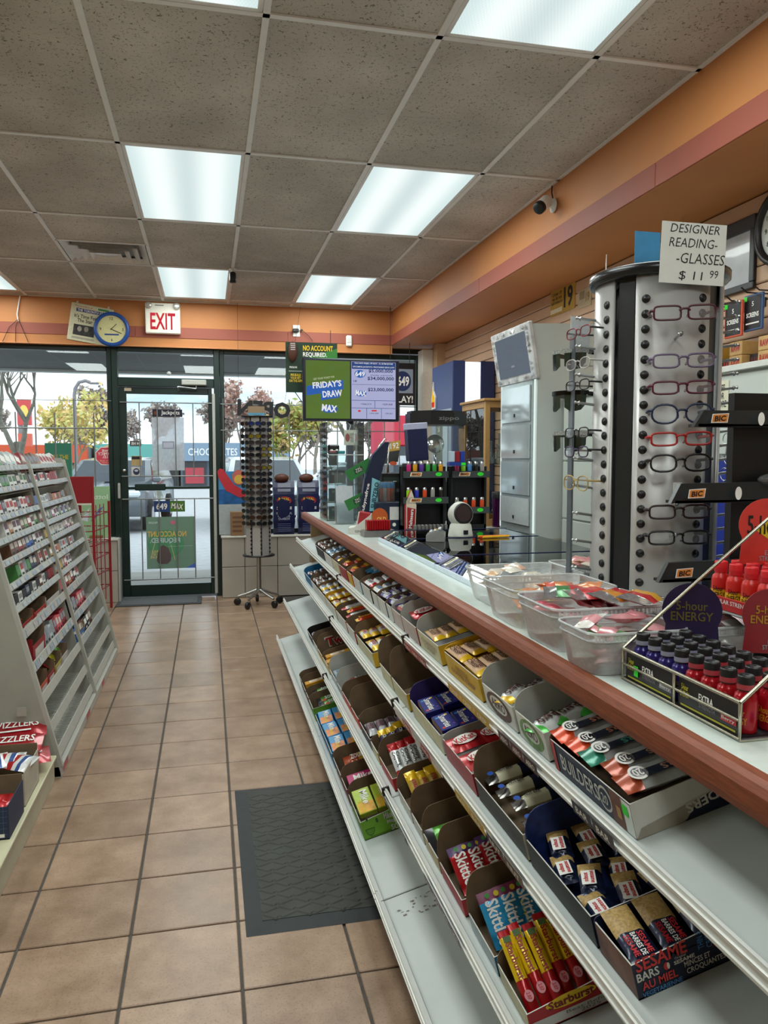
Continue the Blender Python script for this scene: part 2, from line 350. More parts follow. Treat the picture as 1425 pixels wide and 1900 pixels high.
def slatmesh(a, b_):
    m_ = MB(); m_.prism([(0, 0), (.004, -.006), (.012, -.006), (.012, .0), (.012, P-.016), (.006, P-.016), (0, P-.012)][::-1], a, b_-.002, SLAT, Matrix(((1, 0, 0, 0), (0, 0, 1, 0), (0, 1, 0, 0), (0, 0, 0, 1)))); return m_.mesh('slat')
sl = [slatmesh(a, b_) for a, b_ in ((-2.1, 2.35), (2.35, 4.79), (4.79, 7.23), (7.23, 7.7))]
for k in range(20):
    for s_ in sl: link('slat', s_, wr, TR(SLX, 0, 1.03+P*k))
mb = MB(); mb.box(-3.75, -3.6, -2.2, 8.06, 0, CEIL+.06, SAND); struct(mb.build('wall_left'), 'sand painted side wall', 'wall')
mb = MB(); mb.box(-3.7, 2.5, -2.3, -2.1, 0, CEIL+.06, SAND); struct(mb.build('wall_back'), 'sand painted rear wall', 'wall')
# timber corner post between window and slatwall
mb = MB(); POST = M('#c3a27c', .5, 0, .06, 20, 0, 0, 0, None, .5, (30, 30, 2)); mb.box(2.27, 2.37, 7.55, 7.68, 0, 2.55, POST, .004); mb.box(2.16, 2.27, 7.68, 7.86, 0, 2.5, M('#d9d2c6', .5), .003); struct(mb.build('trim_2'), 'light timber corner post beside the window', 'post')
# ---- storefront framing
def bar(name, parent, *b, m=GREENF, bev=.004):
    q = MB(); q.box(*b, m, bev); return q.build(name, parent)
def wp(px, py, Y=YW): p = at(px, py, 'y', Y); return p.x, p.z
SILL, HEAD = .62, 2.47
def window(n, x0, x1, z0, z1, label):
    t = struct(thing('window_%d' % n, label, 'window'))
    for b in ((x0, x0+.045, z0, z1), (x1-.045, x1, z0, z1), (x0+.045, x1-.045, z0, z0+.05), (x0+.045, x1-.045, z1-.05, z1)): bar('frame_bar', t, b[0], b[1], YW-.03, YW+.05, b[2], b[3])
    q = MB(); q.box(x0+.04, x1-.04, YW+.005, YW+.011, z0+.045, z1-.045, GLASS); q.build('pane', t); return t
DX0, DX1 = -.893, .125
window(1, -3.6, DX0-.002, SILL, HEAD, 'wide shop window left of the glass door')
window(2, DX1+.002, 2.2, SILL, HEAD, 'wide shop window right of the glass door')
# door with frame and transom
d = struct(thing('door_1', 'dark green aluminium glass door with a transom and push bar', 'door'))
for b in ((DX0, DX0+.055, 0, HEAD), (DX1-.055, DX1, 0, HEAD), (DX0+.055, DX1-.055, 2.09, 2.175), (DX0+.055, DX1-.055, HEAD-.05, HEAD)): bar('frame_post' if b[2] == 0 else 'frame_rail', d, b[0], b[1], YW-.06, YW+.06, b[2], b[3])
q = MB(); q.box(DX0+.05, DX1-.05, YW, YW+.006, 2.17, HEAD-.045, GLASS); q.build('transom_pane', d)
GX0, GX1, GZ0, GZ1 = -.765, .012, .135, 2.02
leaf = bar('leaf_stile', d, DX0+.058, GX0, YW-.03, YW+.02, .02, 2.085); bar('leaf_stile', d, GX1, DX1-.075, YW-.03, YW+.02, .02, 2.085)
bar('leaf_rail', d, GX0, GX1, YW-.03, YW+.02, .02, GZ0); bar('leaf_rail', d, GX0, GX1, YW-.03, YW+.02, GZ1, 2.085)
bar('leaf_rail', d, GX0, GX1, YW-.025, YW+.02, 1.085, 1.11)
q = MB(); q.box(GX0-.005, GX1+.005, YW, YW+.006, GZ0-.005, GZ1+.005, GLASS); q.build('door_pane', d)
q = MB(); q.box(-.70, -.41, YW-.075, YW-.03, 1.075, 1.14, GREENF, .008); q.build('push_paddle', d)
q = MB(); q.box(DX1-.075, DX1-.045, YW-.075, YW-.03, .03, 2.03, M('#b5b6b0', .4, .2), .004); q.build('hinge_cover', d)
q = MB(); q.box(DX0+.035, DX0+.058, YW-.09, YW-.05, 1.0, 1.15, M('#c7c9c4', .35, .5), .006); q.build('lock_plate', d)
q = MB(); q.lathe([(.0, .02), (.016, .02), (.016, 0)], STEEL, 12); q.build('lock_cylinder', d, TR(DX0+.095, YW-.03, 1.27) @ RX(90))
q = MB(); q.box(-.24, 0.0, YW-.12, YW-.06, 2.105, 2.16, M('#b9bbb3', .4, .3), .008); q.tube([(-.1, YW-.1, 2.1), (-.1, YW-.12, 2.07), (-.27, YW-.14, 2.085)], .008, STEEL); q.tube([(-.27, YW-.14, 2.085), (-.265, YW-.04, 2.05)], .008, STEEL); q.build('door_closer', d)
q = MB(); q.box(-.78, -.715, YW-.035, YW-.03, 2.045, 2.075, M('#c2b29a', .6)); q.build('sticker', d)
q = MB(); q.lathe([(0, .012), (.02, .01), (.022, 0)], M('#b8bdb9', .4), 14); q.build('hook', d, TR(-.36, YW-.002, 2.225) @ RX(90)); 
# door bars
ROD = M('#8f9393', .4, .6)
def rod(parent, p, q_, r=.006): k = MB(); k.tube([p, q_], r, ROD, 6); k.build('bar', parent)
gr = thing('door_grille', 'grey steel security bars across the glass door', 'grille', TR(0, 0, 0))
yb = YW-.045
for z in (1.935, 1.215, .99, .19): rod(gr, (DX0+.07, yb, z), (GX1+.035, yb, z), .007)
for x in (-.645, -.477, -.307, -.136): rod(gr, (x, yb, 1.935), (x, yb, 1.215)); rod(gr, (x, yb, .99), (x, yb, .19))
gw = thing('window_grille', 'grey steel security bars across the left window', 'grille')
for z in (1.68,): rod(gw, (-3.5, yb, z), (-.95, yb, z), .008)
rod(gw, (-3.5, yb, 1.945), (-.9, yb, 1.945), .004); rod(gw, (-3.5, yb, 1.06), (-.95, yb, 1.06), .006)
for k, (x, z) in enumerate(((-1.945, 1.98), (-1.765, 1.83), (-1.59, 2.0), (-1.418, 1.83), (-1.243, 1.96), (-1.065, 1.83))): rod(gw, (x, yb, .63), (x, yb, z), .007)
gw2 = thing('window_grille', 'white steel security bars across the right window', 'grille')
for z in (1.93, 1.67, .97): rod(gw2, (.13, yb, z), (2.15, yb, z), .006)
for k in range(12): x = .157+.165*k; rod(gw2, (x, yb, .63), (x, yb, 1.985), .006)
# knee walls faced with large grey tiles
GT = M('#a9a398', .5, 0, .06, 5); GTJ = M('#3c3833', .8)
def knee(n, x0, x1, label, joints):
    q = MB(); q.box(x0, x1, 7.76, YW-.035, 0, .60, GTJ); w = struct(q.build('trim_%d' % n), label, 'wall')
    q = MB(); q.box(x0-.005, x1+.005, 7.735, YW-.032, .60, .62, M('#c9c6be', .4), .004); q.build('sill_board', w)
    xs_ = [x0]+joints+[x1]
    for a, b_ in zip(xs_, xs_[1:]):
        for z0, z1 in ((.004, .307), (.313, .597)): q = MB(); q.box(a+.003, b_-.003, 7.745, 7.76, z0, z1, GT, .002); q.build('wall_tile', w)
knee(3, -3.55, -.86, 'grey tiled knee wall under the left window', [-3.2, -2.7, -2.2, -1.7, -1.2])
knee(4, .12, 2.15, 'grey tiled knee wall under the right window', [.345, .67, 1.0, 1.5])
q = MB(); q.box(-.858, -.84, 7.74, YW-.06, 0, .615, M('#bdbfba', .35, .3)); struct(q.build('trim_5'), 'pale metal corner strip at the end of the left knee wall', 'trim')
# ================================================================= outside the shop
ASPH = M('#b4b4b6', .9, 0, .12, 6); WALK = M('#b9b6b0', .85, 0, .08, 3)
mb = MB(); mb.add([(-60, 9.9, -.14), (60, 9.9, -.14), (60, 20, -.2), (-60, 20, -.2), (-90, 62, -1.0), (90, 62, -1.0), (160, 160, -1.4), (-160, 160, -1.4)], [(0, 1, 2, 3), (3, 2, 5, 4), (4, 5, 6, 7)], ASPH)
g = struct(mb.build('ground'), 'grey asphalt car park outside the shop', 'ground')
mb = MB(); mb.box(-12, 12, 8.06, 9.9, -.3, -.02, WALK); struct(mb.build('sidewalk'), 'pale concrete walk outside the shop door', 'walk')
mb = MB(); mb.box(-12, 12, 9.9, 10.0, -.3, -.06, M('#d8c98a', .8)); struct(mb.build('kerb'), 'yellow painted kerb edge outside the door', 'kerb')
def canopy_mat():
    return M('#2d3632', .55, 0, .45, 1.6, 0, 0, 0, 'stained_canopy_underside', .5, (1, .4, 1))
mb = MB(); mb.box(-12, 12, 8.06, 10.55, 2.5, 3.3, canopy_mat()); mb.box(-12, 12, 10.45, 10.62, 2.47, 2.53, M('#c9ccca', .5)); struct(mb.build('canopy'), 'dark stained walkway canopy over the shop front', 'canopy')
# ---- cars
def car(label, X, paint, glass='#27313a'):
    t = thing('car', label, 'car', X); p = M(paint, .25, .1, .03, 10, 0, .6); gl = M(glass, .08, 0, .05); tyre = M('#17181a', .8); lamp = M('#e8eef2', .1)
    side = [(-2.25, .35), (2.2, .35), (2.25, .62), (2.15, .88), (1.25, 1.0), (.35, 1.5), (-1.2, 1.56), (-2.0, 1.45), (-2.2, .95)]
    q = MB(); prof = []
    n = len(side); wv = [(-.88, 0), (-.92, 1), (-.92, 1), (-.88, 0)]
    v = []; 
    for (yy, k) in ((-.9, .0), (-.93, 1), (.93, 1), (.9, .0)):
        for a, b in side:
            taper = max(0, b-1.0)*.38
            y2 = yy*(1-taper); v.append((a*(1 if k else .985), y2, b*(1 if k else .992)))
    f = [tuple(range(n)), tuple(range(4*n-1, 3*n-1, -1))]
    for r_ in range(3): f += [(r_*n+(i+1) % n, r_*n+i, (r_+1)*n+i, (r_+1)*n+(i+1) % n) for i in range(n)]
    q.add(v, f, p, True); q.build('body', t)
    q = MB(); q.add([(1.22, -.78, 1.03), (1.22, .78, 1.03), (.42, .66, 1.475), (.42, -.66, 1.475)], [(0, 1, 2, 3)], gl); q.build('windscreen', t, TR(.03, 0, .015))
    for s in (-1, 1):
        for a, b in (((1.0, 1.05), (.3, 1.45)), ((-.45, 1.05), (-.5, 1.5))): pass
        q = MB(); q.add([(1.02, s*.93, 1.03), (-1.95, s*.93, 1.03), (-1.75, s*.78, 1.42), (.3, s*.77, 1.44)], [(0, 1, 2, 3) if s > 0 else (3, 2, 1, 0)], gl); q.build('side_glass', t)
        q = MB(); q.cbox((1.05, s*1.0, 1.08), (.14, .18, .12), p, .03); q.build('mirror', t)
        q = MB(); q.cbox((2.2, s*.66, .82), (.12, .36, .14), lamp, .04); q.build('headlamp', t)
        for x in (-1.4, 1.4):
            q = MB(); q.lathe([(.0, -.1), (.22, -.11), (.32, -.1), (.33, .1), (.22, .11), (0, .1)], tyre, 20); q.lathe([(0, .115), (.19, .112)], STEEL, 12, cap=False); q.build('wheel', t, TR(x, s*.85, .33) @ RX(-90*s))
    q = MB(); q.cbox((2.23, 0, .66), (.06, 1.1, .24), M('#22262a', .4), .02); q.build('grille', t)
    q = MB(); q.cbox((2.27, 0, .5), (.02, .32, .14), M('#e9eef2', .5), .01); q.build('plate', t); return t
car('dark grey car parked nose-on outside the glass door', TR(-2.0, 18.7, -.18) @ RZ(-95), '#6f777e')
car('white car parked behind the red stop sign sticker', TR(-5.0, 21.5, -.2) @ RZ(-92), '#e8ebee')
car('white car at the right edge of the door glass', TR(1.25, 18.2, -.17) @ RZ(-88), '#dfe4e8')
car('pale car parked beyond the charcoal bags', TR(4.6, 25, -.3) @ RZ(175), '#dadfe2')
car('silver car parked beyond the hanging lottery screen', TR(10.5, 26, -.3) @ RZ(180), '#cfd6da')
# ---- shops across the car park
def facade(label, x0, x1, Y, z1, wall, band, n, sign=None, scol='#f2f2ee', low='#2c3034'):
    t = thing('shop_building', label, 'building', TR(x0, Y, -1.0)); w = x1-x0; h = z1+1
    q = MB(); q.box(0, w, 0, 8, 0, h, M(wall, .8)); q.build('wall', t)
    q = MB(); q.box(.0, w, -.5, .0, h*.60, h, M(band, .6)); 
    if sign: q.text(sign, w*.5, h*.8, w*.86, h*.16, M(scol, .5), TR(0, -.5, 0) @ FRONT, .03)
    q.build('fascia', t)
    for k in range(n):
        a = w/n*k
        q = MB(); q.box(a+.15, a+w/n-.15, -.1, .02, .15, h*.58, M('#3a4148', .15)); f = q.build('shop_window', t)
        q = MB(); q.box(a+.35, a+w/n-.35, -.14, -.1, h*.1, h*.45, M(low, .5)); q.build('display', f)
facade('low shop with a slate blue lettered sign band seen through the door', -2.0, 6.2, 60, 2.4, '#5d6d7d', '#7f97ad', 4, 'CHOCOLATES & COMPANY', '#f4f6f8', '#b8404e')
facade('low shop with a teal roof band left in the door glass', -8.2, -2.2, 61, 2.3, '#5e6a6a', '#5fa79f', 3, None)
facade('low shop with a red and orange flowered band behind the yellow tree', -15.5, -8.4, 59, 2.2, '#6b6f72', '#c9502c', 4, None)
facade('bright red building seen through the right window', 13.5, 26, 56, 4.4, '#c8354b', '#cf3046', 4, None, '#fff', '#cfd2d6')
facade('long grey retail building at the far left of the lot', -40, -16, 62, 1.9, '#8b8d8f', '#8a5a50', 8, None)
facade('long pale retail building beyond the lottery screen', 27, 60, 60, 2.4, '#b5b3b1', '#9a9aa0', 8, None)
# ---- trees
def tree(label, X, h, spread, leaf=None, nleaf=0, lean=.0, seed=1, bark='#7d7466', lz=.45, group=None, lsize=.16, depth=5):
    rnd = random.Random(seed); t = thing('tree', label, 'tree', X, group); q = MB(); bk = M(bark, .9, 0, .2, 8); tips = []
    def br(p, d, L, r, k):
        pts = [p]; dd = d.copy()
        for _ in range(3):
            dd = (dd+Vector((rnd.uniform(-.18, .18), rnd.uniform(-.18, .18), rnd.uniform(-.02, .14)))).normalized(); pts.append(pts[-1]+dd*L/3)
        q.tube(pts, r, bk, 5 if k > 1 else 3, False, .6)
        if k <= 2: tips.extend(pts[1:])
        if k:
            for _ in range(rnd.choice((2, 3, 3))):
                a = rnd.uniform(0, 6.28); s = rnd.uniform(.45, .95)*spread
                nd = (dd+Vector((math.cos(a)*s, math.sin(a)*s, rnd.uniform(-.1, .35)))).normalized(); br(pts[rnd.choice((2, 3, 3))], nd, L*rnd.uniform(.6, .82), r*.58, k-1)
    br(Vector((0, 0, 0)), Vector((lean, 0, 1)).normalized(), h*lz, h*.028, depth)
    q.build('trunk', t)
    if leaf:
        q = MB(); cols = [M(c, .7, 0, .1) for c in leaf]
        for _ in range(nleaf):
            p = rnd.choice(tips)+Vector((rnd.gauss(0, .25), rnd.gauss(0, .25), rnd.gauss(0, .2))); s = lsize*rnd.uniform(.6, 1.4)
            a = Vector((rnd.uniform(-1, 1), rnd.uniform(-1, 1), rnd.uniform(-1, 1))).normalized()*s; b = a.orthogonal().normalized()*s*.6
            q.add([tuple(p-a), tuple(p+b), tuple(p+a), tuple(p-b)], [(0, 1, 2, 3)], rnd.choice(cols))
        o = q.build('foliage', t); o['kind'] = 'stuff'
    return t
tree('tall bare tree with spreading limbs at the far left window', TR(at(50, 870, 'y', 26).x, 26.0, -.4), 6.4, .75, None, 0, .04, 4, '#77746a', .36)
tree('yellow leaved autumn tree behind the curved lamp post', TR(-5.9, 36, -.6), 3.6, 1.15, ['#cfc070', '#dccf86', '#b9b468', '#dcb878'], 1500, 0, 9, '#8b8069', .42, None, .115)
tree('pinkish bare autumn tree right of the door glass', TR(3.4, 71.5, -1.0), 7.6, .8, ['#b98f86', '#c7a79a', '#a88672'], 1500, 0, 12, '#8a7a72', .4, None, .22)
tree('green pine tree above the open sign', TR(8.5, 48, -.8), 9.6, .75, ['#5f7458', '#7c8c6c', '#4f6450'], 2600, 0, 5, '#5c5347', .33, None, .22, 5)
tree('bare grey tree over the sunglasses stand', TR(5.6, 40, -.7), 5.2, .95, ['#9a9080', '#a8a08a', '#8f9a66'], 1400, 0, 21, '#8d8478', .38, None, .14)
tree('bare tree with ochre leaves left in the right window', TR(3.7, 34, -.6), 3.4, .95, ['#a99b4a', '#8d9a48', '#b99a62'], 1200, 0, 27, '#7f776a', .38, None, .14)
for k in range(20):
    x = -46+5.2*k; sd = 40+k
    tree('leafless tree in the far row behind the shops', TR(x+random.uniform(-2, 2), 84+random.uniform(-3, 5), -1.0), random.uniform(7.2, 9.2), 1.0, ['#9a8f8a', '#a89c96', '#8f8680', '#a39284'], 1500, 0, sd, '#857b74', .36, 'far row of leafless trees', .26, 4)
# ---- lamp post, pole sign, menu board
p0 = at(142, 880, 'y', 24); t = thing('lamp_post', 'tall grey street lamp with a curved arm beside the yellow tree', 'street lamp', TR(p0.x, 24, -.3)); LM = M('#8a8587', .5, .4)
q = MB(); top = at(138, 735, 'y', 24).z+.3; q.tube([(0, 0, 0), (0, 0, top), (.03, 0, top+.22), (.14, 0, top+.40), (.32, 0, top+.45), (.45, 0, top+.40)], .05, LM, 8); q.build('pole', t)
q = MB(); q.cbox((.56, 0, top+.38), (.26, .14, .06), LM, .02); q.build('lamp_head', t)
p1 = at(38, 790, 'y', 40); t = thing('pole_sign', 'tall red and yellow sign on a pole at the far left', 'sign', TR(p1.x, 40, -.7)); zt = at(38, 742, 'y', 40).z+.7
q = MB(); q.box(-.09, .09, -.09, .09, 0, zt, LM); q.build('pole', t)
q = MB(); q.box(-.1, .5, -.15, .15, zt-1.2, zt, M('#cf4a4a', .4)); q.oval(.2, zt-.6, .4, .7, M('#f2d06a', .4), TR(0, -.16, 0) @ FRONT); q.box(-.1, .5, -.15, .15, zt-2.2, zt-1.6, M('#d8654f', .4)); q.build('sign_panel', t)
p2 = at(110, 845, 'y', 12); t = thing('menu_board', 'green advertising board standing outside the left window', 'sign', TR(p2.x, 12, -.14))
q = MB(); q.box(-.19, .17, -.03, .03, .9, 1.74, M('#2f7a5c', .5)); q.text('FREE THE\nOTHER', -.01, 1.5, .28, .14, M('#d8b93a', .5), TR(0, -.031, 0) @ FRONT); 
for k in range(5): q.rect(0, 1.3-.07*k, .24-.03*(k % 2), .03, M('#d7e4dc', .5), TR(0, -.032, 0) @ FRONT)
q.build('board', t); q = MB(); q.tube([(0, 0, 0), (0, 0, .9)], .025, LM); q.build('post', t)
# ================================================================= candy gondola with tilted shelves and the service counter
TILT = 14.5; ca, sa = math.cos(R(TILT)), math.sin(R(TILT))
YE = 5.40; YN = -.6
LIPH = {1: .034, 2: .035, 3: .036, 4: .036}; HS = {1: .06, 2: .056, 3: .042, 4: .066}
SH = {1: (.618, .816), 2: (.572, .628), 3: (.525, .382), 4: (.474, .122)}     # inner front corner of each shelf (x, z)
def SM(s): x, z = SH[s]; return Matrix(((ca, 0, -sa, x), (0, 1, 0, 0), (sa, 0, ca, z), (0, 0, 0, 1)))
SHELF = M('#c9cfcc', .38, 0, .05, 5); LIPM = M('#dedfda', .35, 0, .04, 10)
gon = thing('shelf_unit', 'white tilted gondola shelving full of candy cartons under the counter', 'shelf', TR(0, 0, 0))
XB = 1.02
q = MB(); q.box(XB, XB+.03, YN, YE, 0, .975, M('#4d4a45', .7)); q.build('back_panel', gon)
q = MB(); q.box(.50, XB, YN, YE, 0, .09, M('#8b8880', .6)); q.build('plinth', gon)
q = MB(); q.box(.70, XB, YE-.02, YE, 0, .972, M('#a98a63', .5, 0, .1, 12, 0, 0, 0, None, .5, (20, 20, 3)), .002); q.build('end_panel', gon)
for s in SH:
    d = (XB-SH[s][0])/ca-.004
    secs = {1: (YN, .2, 2.33, 3.61, YE), 2: (YN, .3, 2.28, 3.55, YE), 3: (YN, .5, 2.2, 3.45, YE), 4: (YN, 2.1, 3.45, YE)}[s]
    for a, b_ in zip(secs, secs[1:]):
        q = MB(); q.box(.004, d, a+.003, b_-.003, -.006, 0, SHELF, .002); sf = q.build('shelf', gon, SM(s))
        q = MB(); lh = LIPH[s]; q.prism([(-.006, lh-.002), (-.012, lh), (-.019, lh-.032), (-.015, lh-.036), (.004, -.006), (.004, 0.0), (-.005, 0.0)], a+.002, b_-.002, LIPM, Matrix(((1, 0, 0, 0), (0, 0, 1, 0), (0, 1, 0, 0), (0, 0, 0, 1))))
        for zz in (lh-.026, lh-.009): q.box(-.0215+(zz-lh+.032)*.2, -.01, a+.002, b_-.002, zz-.0025, zz+.0025, M('#e6e6e0', .3))
        q.build('price_rail', sf)
# price tickets in the rails
def ticket(s, y0, y1, cols, txt=None, n=None):
    q = MB(); X = SM(s) @ Matrix(((0, 0, -1, -.0165), (-1, 0, 0, 0), (0, 1, 0, LIPH[s]-.026), (0, 0, 0, 1)))
    k = len(cols); 
    for i, c in enumerate(cols):
        a = y0+(y1-y0)*i/k; b_ = y0+(y1-y0)*(i+1)/k; q.rect(-(a+b_)/2, .008, abs(b_-a)*.98, .024, M(c, .4), X, .007)
        if txt: q.text(txt, -(a+b_)/2, .008, abs(b_-a)*.6, .012, M('#f2efe6', .4), X, .0078)
    q.build('price_strip', gon)
ticket(1, 2.3, 2.05, ['#a3202a', '#a3202a', '#8d2730'], 'KitKat'); ticket(1, 1.85, 1.55, ['#d3a51c', '#cfa520', '#c8a01c'], 'CRISP'); ticket(1, 1.5, 1.3, ['#3a1420', '#5a1d28', '#3b1b1b'], 'AERO'); ticket(1, 1.16, 1.02, ['#1c2438', '#2b2434'], 'BAR')
ticket(2, 2.24, 1.75, ['#d8cfc8', '#b0343a', '#c0bcb4', '#a62a30', '#d4cabf'], 'KitKat'); ticket(2, 1.65, 1.45, ['#d6b02a', '#caa024'], 'BAR'); ticket(2, 1.44, 1.25, ['#3c2a22', '#5a4634'], 'NUT')
ticket(3, 2.2, 1.9, ['#3e3a36', '#6a8f4a', '#2f2c2a'], 'BAR'); ticket(3, 1.74, 1.46, ['#33304a', '#5a3550', '#2e3550', '#46304a'], 'SKIT')
q = MB(); dk = M('#2a1b18', .6)
for s, y in ((1, 3.61), (2, 3.55), (3, 3.45), (1, 2.33), (2, 2.28), (3, 2.2)): 
    q.M = SM(s); q.box(-.022, .002, y-.003, y+.004, -.02, LIPH[s]+.002, dk)
q.build('rail_joint', gon)['kind'] = 'stuff'
# ---- counter
CT = M('#ccd6cf', .22, 0, .04, 9, 0, .3, 0, None, .5, (1, 6, 1)); WOOD = M('#7c3f26', .5, 0, .22, 22, 0, .0, 0, 'wood_edge', .35, (16, 1.2, 16))
TOPZ = 1.018; CXB = 1.52; YC = 5.42
ctr = thing('counter', 'long white topped service counter with a brown wood front edge', 'counter')
q = MB(); q.box(.672, CXB, -.8, YC, .978, TOPZ, CT, .003); q.build('countertop', ctr)
q = MB(); q.prism([(.640, .974), (.672, .974), (.672, 1.0195), (.656, 1.0195), (.645, 1.016), (.6385, 1.006), (.637, .985)], -.8, YC, WOOD, Matrix(((1, 0, 0, 0), (0, 0, 1, 0), (0, 1, 0, 0), (0, 0, 0, 1)))); q.build('wood_edging', ctr)
q = MB(); q.box(XB+.035, CXB-.03, -.8, YC-.03, 0, .978, M('#7b654e', .6)); q.build('counter_body', ctr)
# ---- candy packs: mesh makers (local x = reading direction, z = facing up)
def wrapper(L, W, T, body, bands=(), prints=(), crimp=.012, nx=10, ny=6):
    q = MB(); xs_ = sorted(set([-L/2, -L/2+crimp, L/2-crimp, L/2]+[-L/2+crimp+(L-2*crimp)*i/nx for i in range(nx+1)]))
    def th(x, v):
        e = 1 if abs(x) < L/2-crimp else (.06 if abs(x) > L/2-crimp*.5 else .12)
        if abs(abs(x)-(L/2-crimp)) < 1e-6: e = .35
        elif abs(x) > L/2-crimp*2.2 and e == 1: e = .8
        return T/2*e*max(0, 1-abs(v)**3.2)**.55
    for sgn in (1, -1):
        v = []; 
        for i, x in enumerate(xs_):
            for j in range(ny+1): vv = -1+2*j/ny; v.append((x, vv*W/2, sgn*th(x, vv)+(.0015*math.sin(i*2.1+j*1.3) if 0 < i < len(xs_)-1 and abs(vv) < .99 else 0)))
        by = {}
        for i in range(len(xs_)-1):
            m = body; xm = (xs_[i]+xs_[i+1])/2/L+.5
            for a, b_, bm in bands:
                if a <= xm < b_: m = bm
            for j in range(ny):
                f = (i*(ny+1)+j, (i+1)*(ny+1)+j, (i+1)*(ny+1)+j+1, i*(ny+1)+j+1); by.setdefault(m, []).append(f if sgn > 0 else f[::-1])
        for m, fs in by.items(): q.add(v, fs, m, True)
    z = T/2+.0022
    for pr in prints:
        k = pr[0]
        if k == 'o': q.oval(pr[1]*L, pr[2]*W, pr[3]*L, pr[4]*W, pr[5], UP, z)
        elif k == 'r': q.rect(pr[1]*L, pr[2]*W, pr[3]*L, pr[4]*W, pr[5], UP, z)
        elif k == 't': q.text(pr[1], pr[2]*L, pr[3]*W, pr[4]*L, pr[5]*W, pr[6], UP, z+.0006, .02, pr[7] if len(pr) > 7 else 0)
    return q
def rigid(L, W, T, body, prints=(), side=None):
    q = MB(); q.box(-L/2, L/2, -W/2, W/2, -T/2, T/2, body, .0015)
    z = T/2+.0006
    for pr in prints:
        if pr[0] == 'o': q.oval(pr[1]*L, pr[2]*W, pr[3]*L, pr[4]*W, pr[5], UP, z)
        elif pr[0] == 'r': q.rect(pr[1]*L, pr[2]*W, pr[3]*L, pr[4]*W, pr[5], UP, z)
        else: q.text(pr[1], pr[2]*L, pr[3]*W, pr[4]*L, pr[5]*W, pr[6], UP, z+.0006, .02, pr[7] if len(pr) > 7 else 0)
    if side: q.rect(0, 0, L*.98, T*.9, side, TR(0, -W/2, 0) @ FRONT, .0005)
    return q
def foil(h): return M(h, .28, .25, .06, 30, .25, .3)
FY_, FR_, FW_, FB_, FO_ = foil('#e2b40f'), foil('#b1121b'), foil('#e6e7e6'), foil('#1d2450'), foil('#d8481a')
FS_ = M('#c6c8ca', .28, .4, .08, 40, .3); FN = foil('#15203d'); FG = foil('#4f9a2c'); FK = foil('#1b1714'); FP = foil('#3d2a86'); FL = foil('#2c9bd0'); FBR = foil('#5a2e1c'); FT = foil('#157a62'); FRU = foil('#a4441f')
wt = M('#f4f2ec', .4); dkbr = M('#4a1f14', .5); rdt = M('#c21b24', .45); yel = M('#f0c81e', .45); blk = M('#121212', .5); blu = M('#1f4fa8', .45)
def multi(*a): return a
